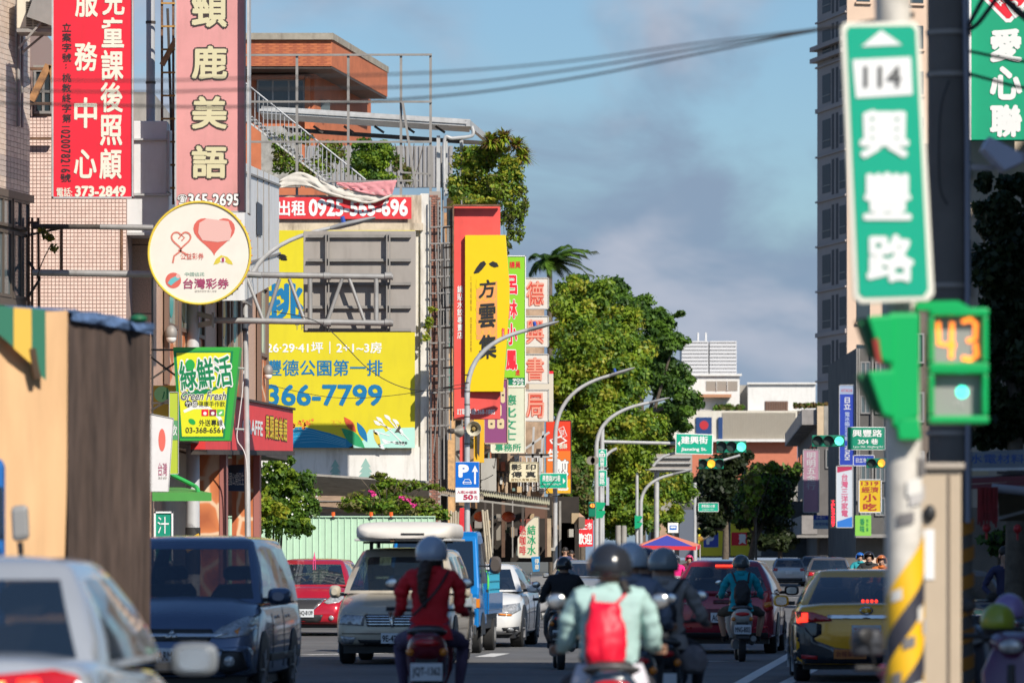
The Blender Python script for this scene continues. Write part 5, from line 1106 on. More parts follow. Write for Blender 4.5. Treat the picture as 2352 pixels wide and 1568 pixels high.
Bg=[(W(x,y_,138+d_),(rx*k,rx*k*.6,rz*k))for x,y_,rx,rz,d_ in((830,1155,50,24,0),(890,1120,40,22,0),(900,1160,60,26,-.5),(960,1165,46,24,-.5),(990,1180,40,18,-.6),(940,1115,38,14,0),(1000,1118,26,8,0),(870,1095,22,10,0),(800,1165,26,10,0))]
foliage(t,Bg,14000,.075,[LM['mid'],LM['lit'],LM['olive']],'foliage',36);foliage(t,[(W(x,y_,137.0),(8*k,8*k,7*k))for x,y_ in((855,1128),(858,1134),(922,1142),(950,1160),(905,1190),(938,1148))],110,.075,[mat('magenta_bract',(.62,.03,.22),.5)],'flowers',37,asp=1)
mb=MB(True)
for j in range(7):mb.tube(catmull([(PX(880,138),138,1.5),W(860+j*14,1150,137.6),W(830+j*28,1100+(j%3)*9,137.4)],5),.012,5)
mb.build('stems',M['bark'],t,world=True,kind='stuff')
t=thing('wall_plant','yellow green sapling growing from the brick column','plant',W(984,790,149.6));foliage(t,[(W(984,745,149.4),(12*150/F,.15,18*150/F)),(W(978,775,149.4),(10*150/F,.1,12*150/F)),(W(992,712,149.4),(12*150/F,.1,8*150/F))],260,.07,[LM['yellow'],LM['lit']],'foliage',38)
t=thing('wall_plant','thin yellowing twig plant growing at the end of the rusty pipe arm','plant',W(92,600,95.3));foliage(t,[(W(112,545,95.2),(14*95/F,.1,9*95/F)),(W(126,570,95.2),(8*95/F,.1,10*95/F)),(W(98,530,95.2),(8*95/F,.1,6*95/F))],130,.07,[LM['yellow'],LM['olive']],'foliage',39)
mb=MB(True);mb.tube(catmull([W(84,640,95.25),W(98,600,95.2),W(118,560,95.2)],5),.01,4);mb.build('stem',M['bark'],t,world=True)
# == tower at the right
tg=mat('tower_shaded',(.37,.32,.31),.8,var=.08,vscale=.3);tl_=mat('tower_sunlit',(.60,.44,.33),.75,var=.06,vscale=.4)  # one building: shade painted into the side grey, sunlight into the front beige
tw_=thing('tower_block','tall apartment tower with vertical rows of windows behind the route sign','tower',(PX(1950,402),402,0))
Nn=Vector((PX(1945,400),400,0));Ff=Vector((PX(1877,409),409,0));fd=(Nn-Ff).normalized();sd=Vector((-fd.y,fd.x,0));sd=-sd if sd.y>0 else sd;outn=sd if sd.x<0 else-sd
fr_d=Vector((9.2,2.4,0)).normalized();topz=PZ(-140,400)
Cn=Nn+fr_d*9;Cf=Ff+fr_d*9+Vector((0,3,0));mb=MB();mb.prism([Nn,Cn,Cf,Ff],(0,0,topz));mb.build('wall',tg,tw_,world=True)
mb=MB();nf=Vector((fr_d.y,-fr_d.x,0));mb.prism([Nn+nf*.12-fr_d*.02,Cn+nf*.12,Cn+nf*.01,Nn+nf*.01-fr_d*.02],(0,0,topz));mb.build('front_cladding',tl_,tw_,world=True)
sdir=(Nn-Ff);LS=sdir.length;sdir.normalize();on=Vector((sdir.y,-sdir.x,0));on=on if on.x<0 else-on
k4=400/F;fl=104*k4
for j in range(14):
 zc=PZ(1238-j*104,404)
 if zc<1:continue
 for(t0,t1,nm)in((.18,.46,0),(.5,.58,1),(.64,.72,1),(.76,.97,0)):
  a_,b_=Ff+sdir*LS*t0,Ff+sdir*LS*t1;mb=MB();hh=66*k4 if nm==0 else 82*k4;zb=zc-hh/2
  mb.prism([Vector((*(a_+on*.02).xy,zb)),Vector((*(b_+on*.02).xy,zb)),Vector((*(b_-on*.05).xy,zb)),Vector((*(a_-on*.05).xy,zb))],(0,0,hh));w=mb.build('window',mat('tower_glass',(.02,.02,.03),.5,spec=.2)if nm==0 else mat('tower_slot',(.05,.045,.05),.7),tw_,world=True)
  if nm==0:
   mb=MB();zz=zb+hh*.24;mb.prism([Vector((*(a_+on*.06).xy,zz)),Vector((*(b_+on*.06).xy,zz)),Vector((*(b_+on*.021).xy,zz)),Vector((*(a_+on*.021).xy,zz))],(0,0,.07));mb.build('transom',M['galv_dull'],w,world=True)
 mb=MB();a_,b_=Ff-sdir*.1,Nn+sdir*.05;zz=zc-52*k4;mb.prism([Vector((*(a_+on*.16).xy,zz)),Vector((*(b_+on*.16).xy,zz)),Vector((*(b_-on*.05).xy,zz)),Vector((*(a_-on*.05).xy,zz))],(0,0,.14 if j%5 else.35));mb.build('string_course',tg,tw_,world=True)
for zpx in(105,132):
 mb=MB();a_,b_=Ff-sdir*.5,Nn+sdir*.1;zz=PZ(zpx,404);mb.prism([Vector((*(a_+on*.5).xy,zz)),Vector((*(b_+on*.5).xy,zz)),Vector((*(b_-on*.1).xy,zz)),Vector((*(a_-on*.1).xy,zz))],(0,0,.35));mb.build('cornice',tg,tw_,world=True)
for j in range(13):
 for i in range(4):
  c=Nn+fr_d*(1.3+i*2.2)+nf*.13;zc=PZ(1238-j*104,404);mb=MB();hx=fr_d*.55;mb.prism([Vector((*(c-hx).xy,zc-.9)),Vector((*(c+hx).xy,zc-.9)),Vector((*(c+hx+nf*.05).xy,zc-.9)),Vector((*(c-hx+nf*.05).xy,zc-.9))],(0,0,1.8));w=mb.build('window',M['glassd'],tw_,world=True)
  mb=MB();mb.prism([Vector((*(c-hx*1.2).xy,zc-1.1)),Vector((*(c+hx*1.2).xy,zc-1.1)),Vector((*(c+hx*1.2+nf*.25).xy,zc-1.1)),Vector((*(c-hx*1.2+nf*.25).xy,zc-1.1))],(0,0,.15));mb.build('sill',tl_,w,world=True)
  # == white department store far down the street
wb=thing('store_building','large white building with ribbed band and brick red base at the street end','building',(PX(1720,480),480,0));wh=mat('store_white',(.68,.67,.65),.7,var=.04,dirt=.25,dcol='#9a9084')
Yw=480
for(x0,y0,x1,y1,dy,m_,nm)in((1500,943,1831,1012,0,mat('store_cream',(.62,.58,.50),.7,var=.05,dirt=.3,dcol='#a5937a'),'band_wall'),(1566,862,1699,942.5,1.5,wh,'wall'),(1718,881,1873,942.5,1.2,wh,'wall'),(1699.2,884,1717.8,942,3,M['concrete'],'recess_wall'),(1500,1012.5,1831,1100,.6,mat('brick_red_wall',(.50,.16,.09),.75,var=.06),'base_wall'),(1500,1100.5,1860,1280,2,M['concrete'],'lower_wall')):
 mb=MB();boxp(mb,x0,y0,x1,y1,Yw+dy,Yw+20);mb.build(nm,m_,wb,world=True)
for(x0,x1)in((1566,1627),(1630,1692)):mb=MB();boxp(mb,x0,783,x1,861.5,Yw+2,Yw+8);mb.build('tank',mat('tank_white',(.60,.60,.62),.6,var=.03),wb,world=True)
mb=MB()
for(x0,x1)in((1567,1626),(1631,1691)):
 for j in range(9):boxp(mb,x0,786+j*8.4,x1,787+j*8.4,Yw+1.93,Yw+2)
mb.build('tank_seams',M['galv_dull'],wb,world=True,kind='stuff')
mb=MB();boxp(mb,1500,1008,1833,1014,Yw-.6,Yw);boxp(mb,1562,858,1704,863,Yw+1.2,Yw+1.5);boxp(mb,1716,878,1875,882,Yw+.9,Yw+1.2);mb.build('coping',wh,wb,world=True,kind='stuff')
mb=MB()
for j in range(46):boxp(mb,1660+j*3.7,946,1660.9+j*3.7,1007,Yw-.12,Yw)
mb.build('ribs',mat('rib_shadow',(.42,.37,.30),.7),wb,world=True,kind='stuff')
for(x0,y0,x1,y1,m_,nm,Yq)in((1622,875,1694,897,mat('tan_glass',(.30,.26,.22),.4),'window',Yw+1.45),(1757,921,1810,944,mat('brown_louvre',(.16,.10,.08),.6),'louvre',Yw+1.1),(1599,958,1635,996,mat('logo_navy',(.01,.045,.16),.5),'logo_panel',Yw-.2),(1650,958,1660,1012,mat('logo_navy',(.01,.045,.16),.5),'blue_fin',Yw-.3)):
 mb=MB();boxp(mb,x0,y0,x1,y1,Yq,Yq+.3);w=mb.build(nm,m_,wb,world=True)
 if nm=='window':
  for q in(1645,1670):mb=MB();boxp(mb,q,y0+.5,q+1.2,y1-.5,Yq-.1,Yq-.01);mb.build('mullion',wh,w,world=True)
 if nm=='louvre':
  mb=MB()
  for q in range(9):boxp(mb,x0+3+q*5.6,y0+1,x0+4.5+q*5.6,y1-1,Yq-.1,Yq-.01)
  mb.build('slats',M['rust'],w,world=True,kind='stuff')
 if nm=='logo_panel':mb=MB();c=W(1617,976,Yq-.02);mb.cyl(c,c+Vector((0,.01,0)),.42,n=24);mb.build('emblem',mat('logo_red',(.45,.02,.03),.5),w,world=True)
mb=MB();boxp(mb,1600,905,1680,912,Yw+.2,Yw+1.4);mb.build('brick_ledge',mat('ledge_orange',(.45,.22,.12),.7),wb,world=True)
mb=MB(True)
for x in(1603,1621):mb.tube([W(x,783,Yw+4),W(x,764,Yw+4)],.09,6)
mb.build('roof_pipe',wh,wb,world=True,kind='stuff')
t=thing('roof_hedge','row of small shrubs on the white building terrace','plants',W(1680,942,Yw));foliage(t,[(W(x,936,Yw+.6),(14*k4*1.2,.5,7*k4*1.2))for x in(1652,1672,1697)],700,.25,[LM['mid'],LM['olive']],'foliage',41)
# yellow hoardings under the far trees
s=Sign('hoarding','yellow hoarding with blue parking P at the street end','hoarding',310,1604,1212,1662,1276,mat('far_yellow',(.72,.62,.03),.5),None,depth=.1);s.rect(1616,1222,1650,1256,mat('far_blue',(.04,.08,.42),.5));s.text('P',1622,1228,1640,1250,M['white'],.1,lay=.02)
s=Sign('hoarding','yellow hoarding with red panel and white character at the street end','hoarding',310,1678,1200,1740,1276,mat('far_yellow',(.72,.62,.03),.5),None,depth=.1);s.rect(1680,1222,1716,1252,red);s.text('費',1696,1225,1714,1249,M['white'],.06,lay=.02)
s=Sign('hoarding','pale board with dark bars right of the yellow hoardings','hoarding',309,1734,1190,1748,1276,mat('far_cream',(.62,.58,.48),.5),None,depth=.1)
for q in(1196,1215,1240):s.rect(1736,q,1746,q+5,gy)
t=thing('striped_cone','striped rolled sleeve leaning above the yellow parking hoarding','sleeve',W(1625,1235,306));mb=MB(True)
pts=[W(1605+q*4.2,1240-q*2.6,306)for q in range(8)]
for q in range(7):mb=MB(True);mb.cyl(pts[q],pts[q+1],.16,.2,12);mb.build('band',mat('sleeve_orange',(.55,.30,.05),.6)if q<2 else(mat('sleeve_cream',(.60,.56,.48),.6)if q%2 else mat('sleeve_grey',(.35,.33,.30),.6)),t,world=True)
# filler low buildings far behind the trees
t=thing('far_building','dark low building behind the trees at the end of the street','building',(PX(1640,330),330,0));mb=MB();boxp(mb,1560,1150,1900,1280,330,340);mb.build('wall',mat('far_dark_wall',(.08,.08,.08),.8,var=.3),t,world=True)
for q in range(8):mb=MB();boxp(mb,1750+q*11,1225,1757+q*11,1250,329.9,330);mb.build('window',M['glassg'],t,world=True)
t=thing('far_building','brown low building between the lamp posts above the canopy','building',(PX(1540,290),290,0));mb=MB();boxp(mb,1515,1172,1580,1280,290,296);mb.build('wall',mat('tan_wall',(.42,.28,.18),.8,var=.15),t,world=True);mb=MB();boxp(mb,1560,1170,1600,1280,289,289.8);mb.build('shutter',mat('shutter_grey',(.12,.14,.18),.5),t,world=True)
# == shop buildings at the right of the street
rb1=thing('shop_building','grey concrete shop house with planted roof edge behind the pink hardware sign','building',(PX(1880,300),300,0));Yr1=300
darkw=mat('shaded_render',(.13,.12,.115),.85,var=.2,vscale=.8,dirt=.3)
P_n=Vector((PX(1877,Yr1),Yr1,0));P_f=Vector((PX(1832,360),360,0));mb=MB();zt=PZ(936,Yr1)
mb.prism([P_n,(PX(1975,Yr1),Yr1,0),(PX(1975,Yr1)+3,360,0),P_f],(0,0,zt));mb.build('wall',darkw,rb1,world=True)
mb=MB();boxp(mb,1877,932,1892,1000,Yr1-.3,Yr1-.01);mb.build('beige_pier',mat('pier_beige',(.55,.42,.28),.8,var=.1),rb1,world=True)
mb=MB();boxp(mb,1892.5,932,1975,1002,Yr1-.2,Yr1-.01);mb.build('parapet',M['concrete'],rb1,world=True)
ds=(P_f-P_n);Ls=ds.length;ds.normalize();os_=Vector((-ds.y,ds.x,0));os_=os_ if os_.x<0 else-os_
for(pt,pb,nm)in((940,975,'balcony'),(1183,1226,'balcony')):
 for q in range(10):
  a_,b_=P_n+ds*Ls*q/10,P_n+ds*Ls*(q+.86)/10;mb=MB();z0,z1=PZ(pb,300),PZ(pt,300);mb.prism([Vector((*(a_+os_*.9).xy,z0)),Vector((*(b_+os_*.9).xy,z0)),Vector((*b_.xy,z0)),Vector((*a_.xy,z0))],(0,0,z1-z0));mb.build('parapet_block',mat('parapet_grey',(.26,.24,.23),.8,var=.15),rb1,world=True)
mb=MB()
for fl_ in range(2):
 for q in range(6):
  a_,b_=P_n+ds*Ls*(q+.2)/6,P_n+ds*Ls*(q+.8)/6;z0=4+fl_*3;mb.prism([Vector((*(a_+os_*.05).xy,z0)),Vector((*(b_+os_*.05).xy,z0)),Vector((*(b_-os_*.05).xy,z0)),Vector((*(a_-os_*.05).xy,z0))],(0,0,1.4))
mb.build('shutters',M['glassd'],rb1,world=True,kind='stuff')
for q in range(3):window(rb1,1896+q*24,1030,1914+q*24,1075,Yr1-.02,M['alu'],M['glassd'],2,1,.08)
mb=MB();boxp(mb,1830,1228,1975,1234,Yr1-1.2,Yr1-.05);mb.build('canopy',M['galv_dull'],rb1,world=True)
for q in range(4):mb=MB();boxp(mb,1882+q*22,1238,1900+q*22,1277,Yr1-.06,Yr1);mb.build('shop_door',mat('shopfront_dark',(.05,.05,.055),.3),rb1,world=True)
t=thing('roof_plants','scruffy plants along the roof edge of the concrete shop house','plants',W(1850,936,304));foliage(t,[(W(1828+q*9,931,304),(7*.026,.3,6*.026))for q in range(13)],1300,.14,[LM['olive'],LM['brown'],LM['mid']],'foliage',45,droop=-.6)
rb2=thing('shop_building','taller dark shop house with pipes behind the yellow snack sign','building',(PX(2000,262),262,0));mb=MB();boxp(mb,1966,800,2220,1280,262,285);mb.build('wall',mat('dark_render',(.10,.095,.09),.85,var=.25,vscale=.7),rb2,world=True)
for fl_ in range(5):
 for q in range(3):window(rb2,1976+q*34,830+fl_*78,2000+q*34,872+fl_*78,261.98,M['alu'],M['glassg'],2,1,.07)
for x in(1968,1973,2004,2040):mb=MB(True);mb.tube([W(x,800,261.8),W(x,1150,261.8)],.05,6);mb.build('pipe',M['galv_dull'],rb2,world=True)
mb=MB();boxp(mb,1966,1226,2130,1234,260.5,261.9);mb.build('canopy',M['galv_dull'],rb2,world=True)
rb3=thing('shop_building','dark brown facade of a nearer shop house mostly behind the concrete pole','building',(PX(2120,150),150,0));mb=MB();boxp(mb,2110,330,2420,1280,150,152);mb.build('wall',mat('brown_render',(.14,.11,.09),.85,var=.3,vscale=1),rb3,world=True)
for fl_ in range(6):
 for q in range(4):window(rb3,2095+q*38,360+fl_*135,2123+q*38,430+fl_*135,149.98,M['alu'],M['glassg'],2,1,.06)
 # hanging shop signs on them
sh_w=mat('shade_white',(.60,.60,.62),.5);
s=Sign('shop_sign','faded pink vertical hardware shop sign with pale characters','sign',292,1845,1032,1881,1176,mat('faded_pink',(.40,.22,.30),.5,var=.12,vscale=.6),M['galv'],depth=.3,fw=1.5)
s.text('明明五金行',1852,1038,1874,1124,mat('pale_grey_print',(.50,.50,.52),.5),.02,v=True)
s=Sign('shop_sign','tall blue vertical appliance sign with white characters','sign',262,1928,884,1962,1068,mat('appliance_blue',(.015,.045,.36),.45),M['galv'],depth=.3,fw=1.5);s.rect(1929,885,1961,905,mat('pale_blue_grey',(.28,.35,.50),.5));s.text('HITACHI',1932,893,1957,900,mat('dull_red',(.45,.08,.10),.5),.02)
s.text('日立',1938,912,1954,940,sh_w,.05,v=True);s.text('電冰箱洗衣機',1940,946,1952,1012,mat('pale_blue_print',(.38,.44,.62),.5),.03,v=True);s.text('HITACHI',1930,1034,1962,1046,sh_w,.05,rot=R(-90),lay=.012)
s=Sign('shop_sign','white vertical appliance shop sign with pink characters and blue corner','sign',258,1921,1070,1959,1211,mat('board_bluish',(.52,.56,.62),.5),M['galv'],depth=.3,fw=1.5);s.poly([(1923,1071),(1957,1071),(1957,1078),(1923,1085)],mat('crimson',(.42,.02,.08),.5));s.text('台灣三洋家電',1932,1087,1948,1186,mat('pink_print',(.55,.10,.20),.5),.04,v=True);s.poly([(1923,1197),(1957,1186),(1957,1210),(1923,1210)],mat('bright_blue',(.02,.16,.55),.5))
s=Sign('led_sign','narrow red LED sign spelling a telephone number vertically','led sign',257,1907,1146,1920,1212,M['black'],None,depth=.15)
led=mat('led_red',(1,.02,.04),.4,emit=1.6)
for q,ch in enumerate('TEL:365-7'):s.text(ch,1909.5,1149+q*6.8,1917.5,1154+q*6.8,led,.05)
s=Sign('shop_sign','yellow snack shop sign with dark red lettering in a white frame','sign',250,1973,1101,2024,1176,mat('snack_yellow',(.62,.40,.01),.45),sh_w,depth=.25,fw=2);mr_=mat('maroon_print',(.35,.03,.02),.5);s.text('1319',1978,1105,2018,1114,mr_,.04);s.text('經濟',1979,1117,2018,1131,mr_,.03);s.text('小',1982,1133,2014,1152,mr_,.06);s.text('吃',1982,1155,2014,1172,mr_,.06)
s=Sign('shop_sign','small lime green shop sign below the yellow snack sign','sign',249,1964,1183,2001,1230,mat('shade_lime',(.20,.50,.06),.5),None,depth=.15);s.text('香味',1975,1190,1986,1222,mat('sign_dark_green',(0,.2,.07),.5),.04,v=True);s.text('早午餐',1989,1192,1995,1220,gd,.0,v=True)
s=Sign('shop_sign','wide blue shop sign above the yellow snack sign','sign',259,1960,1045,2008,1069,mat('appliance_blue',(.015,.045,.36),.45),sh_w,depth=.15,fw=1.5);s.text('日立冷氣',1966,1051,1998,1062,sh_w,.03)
s=Sign('shop_sign','low blue and pale shop sign beside the red LED sign','sign',290,1868,1183,1907,1214,mat('pale_sign_blue',(.32,.42,.48),.5),None,depth=.15);s.rect(1868,1183,1907,1193,mat('appliance_blue',(.015,.045,.36),.45));s.text('水電行',1874,1185,1896,1191,sh_w,.02);s.text('修理安裝',1872,1199,1903,1206,mat('ink_blue',(.05,.1,.3),.5),.03)
s=Sign('shop_sign','small pale box sign left of the ribbed balcony','sign',305,1806,1183,1817,1213,mat('board_bluish',(.52,.56,.62),.5),M['galv_dull'],depth=.3,fw=1)
# green big sign at the right top
s=Sign('shop_sign','large green sign with white characters and red diamond at the top right corner','sign',78,2231,-60,2420,322,mat('emerald_panel',(.0,.33,.17),.45,var=.04),None,depth=.25)
s.poly([(2262,-30),(2300,60),(2330,46),(2400,-40),(2300,-60)],M['white'])if False else None
s.poly([(2255,-4),(2310,52),(2322,52),(2400,-40),(2290,-60)],M['white']);s.poly([(2264,-6),(2312,43),(2319,43),(2390,-40),(2290,-50)],red,lay=.008);s.text('B',2318,0,2348,38,M['white'],.0,rot=R(35),lay=.013);s.text('館',2283,-20,2306,14,M['white'],.03,rot=R(45),lay=.013)
for ch,y0,h in(('愛',66,78),('心',152,78),('聯',240,76)):s.text(ch,2273,y0,2348,y0+h,M['white'],.075,lay=.010)
mb=MB();boxp(mb,2226,-60,2231,322,77.9,78.3);mb.build('edge_frame',M['white'],s.t,world=True)
rb4=thing('corner_building','cream building edge behind the green sign at the right','building',(PX(2300,79),79,0));mb=MB();boxp(mb,2222,-200,2500,1278,79,79.8);mb.build('wall',mat('cream_render',(.48,.40,.32),.8,var=.15,vscale=1.5,dirt=.3),rb4,world=True)
for q in range(8):mb=MB();boxp(mb,2223,10+q*90,2230,50+q*90,78.9,79.0);mb.build('window',M['glassd'],rb4,world=True)
# == market stall at the right
ms=thing('market_stall','dim market stall front with maroon and tan awnings at the right edge','stall',(PX(2300,56),56,0));Ym=56
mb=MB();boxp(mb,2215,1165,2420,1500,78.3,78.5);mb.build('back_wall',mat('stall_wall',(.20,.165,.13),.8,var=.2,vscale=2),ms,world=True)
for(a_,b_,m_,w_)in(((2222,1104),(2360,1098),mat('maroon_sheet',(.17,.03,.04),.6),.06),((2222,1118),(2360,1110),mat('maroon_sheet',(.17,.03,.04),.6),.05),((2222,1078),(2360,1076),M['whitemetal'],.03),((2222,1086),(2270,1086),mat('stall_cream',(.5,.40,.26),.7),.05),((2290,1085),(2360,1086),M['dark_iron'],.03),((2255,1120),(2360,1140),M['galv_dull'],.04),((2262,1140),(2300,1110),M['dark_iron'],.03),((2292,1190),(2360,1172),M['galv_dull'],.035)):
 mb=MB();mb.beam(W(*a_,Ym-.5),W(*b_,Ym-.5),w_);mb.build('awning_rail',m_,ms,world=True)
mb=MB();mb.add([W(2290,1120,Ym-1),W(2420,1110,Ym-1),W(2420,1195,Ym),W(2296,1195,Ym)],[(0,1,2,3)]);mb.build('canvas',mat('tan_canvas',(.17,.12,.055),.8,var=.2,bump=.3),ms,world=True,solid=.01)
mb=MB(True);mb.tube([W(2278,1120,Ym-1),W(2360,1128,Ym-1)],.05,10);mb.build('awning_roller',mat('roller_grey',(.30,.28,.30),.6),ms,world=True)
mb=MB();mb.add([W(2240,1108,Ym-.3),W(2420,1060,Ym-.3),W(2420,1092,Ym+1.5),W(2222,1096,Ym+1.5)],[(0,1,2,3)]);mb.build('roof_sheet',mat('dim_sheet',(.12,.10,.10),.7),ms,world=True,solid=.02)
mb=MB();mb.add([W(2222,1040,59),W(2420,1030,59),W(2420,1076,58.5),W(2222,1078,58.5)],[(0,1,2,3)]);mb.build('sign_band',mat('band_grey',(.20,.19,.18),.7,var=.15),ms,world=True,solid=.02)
sgx=Sign.__new__(Sign);sgx.Y=58.4;sgx.k=58.4/F;sgx.cx=2240;sgx.bot=1078;sgx.t=ms;sgx.M=Matrix.Translation(Vector((PX(2240,58.4),58.4,PZ(1078,58.4)))-ms.location);sgx.lay=.03;sgx.text('水電材料',2226,1042,2352,1064,mat('band_blue',(.04,.09,.28),.6),.03)
t=thing('red_tassels','dark red cloth with tassels hanging from the market awning','cloth',W(2268,1215,Ym-1.2));mb=MB()
for q in range(14):x=2247+q*3.3;mb.beam(W(x,1118,Ym-1.2-(q%3)*.03),W(x+random.uniform(-1,1),1200+random.uniform(-6,14),Ym-1.2-(q%2)*.04),.021,.02)
mb.build('cloth_strips',mat('tassel_red',(.22,.008,.01),.7,var=.3,vscale=9),t,world=True,kind='stuff')
for(x,y_,lab)in((2266,1212,'small red lantern under the dark red cloth'),(2337,1214,'small red lantern at the right edge under the tan canvas')):
 t=thing('lantern',lab,'lantern',W(x,y_,Ym-1.2),group='small red lanterns');mb=MB(True);mb.ell((0,0,0),(.045,.045,.05),14,8);mb.build('globe',mat('lantern_red',(.42,.01,.015),.5),t);mb=MB();mb.cyl((0,0,-.05),(0,0,-.12),.012,n=6);mb.build('tassel',mat('lantern_red',(.42,.01,.015),.5),t)
t=thing('potted_tree','leafy dark plant behind the man at the market stall','plant',(PX(2290,76),76,0));foliage(t,[(W(x,y_,76),(rx*.0065,.3,rz*.0065))for x,y_,rx,rz in((2270,1240,24,10),(2300,1235,30,14),(2345,1250,26,30),(2330,1215,22,12),(2290,1262,20,10))],1600,.09,[LM['shade'],LM['deep'],LM['shade2']],'foliage',51);mb=MB(True);mb.tube([(PX(2290,76),76,0),W(2295,1240,76)],.025,6);mb.build('stem',M['bark'],t,world=True)
# == near poles, signs and signals (out of focus)
Yn=26.0
np_=thing('signal_pole','near white signal pole wrapped in yellow and black tape with torn stickers','pole',(PX(2078,Yn),Yn,0))
mb=MB(True);mb.tube([(PX(2078,Yn),Yn,0),W(2074,950,Yn),W(2050,0,Yn),W(2046,-80,Yn)],[.098,.092,.09,.09],28);mb.build('pole',mat('worn_white_paint',(.60,.56,.50),.5,var=.25,vscale=7,dirt=.5,dcol='#5f5a55'),np_,world=True)
rpx=random.Random(3);cc=Vector((PX(2078,Yn),Yn,0))
def wrap(z0,z1,a0,a1,m_,r_=.101,skew=0,name='sticker'):
 mb=MB(True);n_=10;vs=[]
 for q in range(n_+1):
  a=a0+(a1-a0)*q/n_
  for z,sk in((z0,0),(z1,0)):vs.append((cc.x+r_*math.cos(a),cc.y+r_*math.sin(a),z+skew*q/n_))
 mb.add(vs,[(2*q,2*q+2,2*q+3,2*q+1)for q in range(n_)]);return mb.build(name,m_,np_,world=True)
ty,tb=mat('tape_yellow',(.80,.45,.01),.5),mat('tape_black',(.035,.035,.05),.5)
for q in range(9):
 z=-.4+q*.36
 if z>1.1:break
 wrap(z,z+.36*.58,R(160),R(375),ty,.1005,.50,'yellow_tape');z<.9 and wrap(z+.36*.58,z+.36,R(160),R(375),tb,.1005,.50,'black_tape')
zmax=PZ(1240,Yn)
for q in range(16):
 a=R(rpx.uniform(190,330));wrap(z:=rpx.uniform(.5,2.0),z+rpx.uniform(.03,.10),a,a+R(rpx.uniform(12,50)),mat(('paper_white','paper_grey','paper_dark')[q%3],((.66,.64,.60),(.45,.43,.42),(.16,.15,.15))[q%3],.7),.1035+q*.0003,.02,'torn_sticker')
 # vertical route 114 sign
s=Sign('route_sign','large near green vertical route 114 sign with white arrow and characters','sign',Yn-.25,1930,50,2140,696,mat('sign_cream_white',(.76,.74,.64),.45),None,depth=.03,outline=[(1938,52),(2100,50),(2112,64),(2146,676),(2132,692),(1976,698),(1960,684),(1930,66)])
g2=mat('route_green',(.0,.36,.22),.4);s.poly([(1950,62),(2094,60),(2103,70),(2132,664),(2122,680),(1984,684),(1972,674),(1944,72)],g2)
s.poly([(2024,70),(2072,104),(1978,108)],M['white'],lay=.009);s.poly([(1958,138),(2092,131),(2096,218),(1966,226)],M['white'],lay=.009);s.text('114',1983,152,2070,202,mat('sign_ink',(.08,.08,.08),.5),.035,lay=.014)
for ch,x0,y0,x1,y1 in(('興',1974,252,2088,364),('豐',1982,396,2094,506),('路',1990,538,2100,648)):s.text(ch,x0,y0,x1,y1,M['white'],.065,lay=.010)
# green signal heads
bg=mat('signal_vivid_green',(.0,.38,.095),.35);bgd=mat('signal_inner_green',(.0,.10,.03),.5)
t=thing('traffic_signal','near bright green traffic signal seen from behind with long visors','traffic light',W(2070,980,Yn));Y_=Yn-.2
mb=MB();mb.prism([W(2040,716,Y_),W(2112,716,Y_),W(2112,960,Y_),W(2050,985,Y_)],(0,.25,0));mb.build('housing',bg,t,world=True,bevel=.02)
for(y0,y1,xa,xb)in((722,838,1992,2020),(848,962,1992,2024)):
 mb=MB();mb.prism([W(xa,y0+4,Y_-.02),W(2054,y0,Y_-.02),W(2054,y1,Y_-.02),W(xb+4,y1-8,Y_-.02)],(0,.30,0));mb.build('visor',bg,t,world=True,bevel=.015)
 mb=MB();mb.prism([W(xa-24,y0+10,Y_+.05),W(xa+.5,y0+6,Y_+.05),W(xb+4,y1-10,Y_+.05),W(xb-22,y1-24,Y_+.05)],(0,.24,0));mb.build('hood_inside',bgd,t,world=True,bevel=.01)
mb=MB();mb.prism([W(2005,780,Y_-.03),W(2018,776,Y_-.03),W(2026,836,Y_-.03),W(2014,830,Y_-.03)],(0,.02,0));mb.build('red_lens_edge',mat('lens_dull_red',(.30,.03,.02),.4),t,world=True)
mb=MB();mb.prism([W(2058,960,Y_),W(2112,960,Y_),W(2116,1010,Y_),W(2064,1010,Y_)],(0,.2,0));mb.build('bracket',bg,t,world=True,bevel=.01)
t=thing('pedestrian_signal','near green framed pedestrian signal counting down orange 43 over a lit green dot','signal',W(2205,970,Yn-.1));Y_=Yn-.1
for(y0,y1)in((706,850),(838,972)):
 mb=MB()
 for(a_,b_,c_,d_)in((2134,y0,2272,y0+20),(2134,y1-18,2272,y1),(2134,y0+20,2146,y1-18),(2256,y0+20,2270,y1-18)):boxp(mb,a_,b_,c_,d_,Y_,Y_+.22)
 mb.build('frame',bg,t,world=True,bevel=.012,kind=None)
 mb=MB();boxp(mb,2146,y0+20,2256,y1-18,Y_+.08,Y_+.2);mb.build('screen',mat('screen_grey',(.30,.30,.28),.4),t,world=True)
mb=MB();mb.prism([W(2100,712,Y_),W(2108,692,Y_),W(2200,690,Y_),W(2232,708,Y_),W(2200,712,Y_)],(0,.15,0));mb.build('bracket',bg,t,world=True)
sgx=Sign.__new__(Sign);sgx.Y=Y_;sgx.k=Y_/F;sgx.cx=2200;sgx.bot=970;sgx.t=t;sgx.M=Matrix.Translation(Vector((PX(2200,Y_),Y_,PZ(970,Y_)))-t.location);sgx.lay=-.07
od=mat('digit_orange',(1,.25,.03),.4,emit=1.5)
for pts in(((2158,738),(2160,788),(2198,792)),((2190,738),(2188,822))):sgx.line(pts,11,od,lay=-.075)
for pts in(((2212,738),(2232,732),(2244,742),(2243,775),(2224,782)),((2243,785),(2246,815),(2232,824),(2212,820))):sgx.line(pts,11,od,lay=-.074)
sgx.disc(2213,899,13,mat('dot_green',(.05,.85,.55),.4,emit=2.5),lay=-.075)
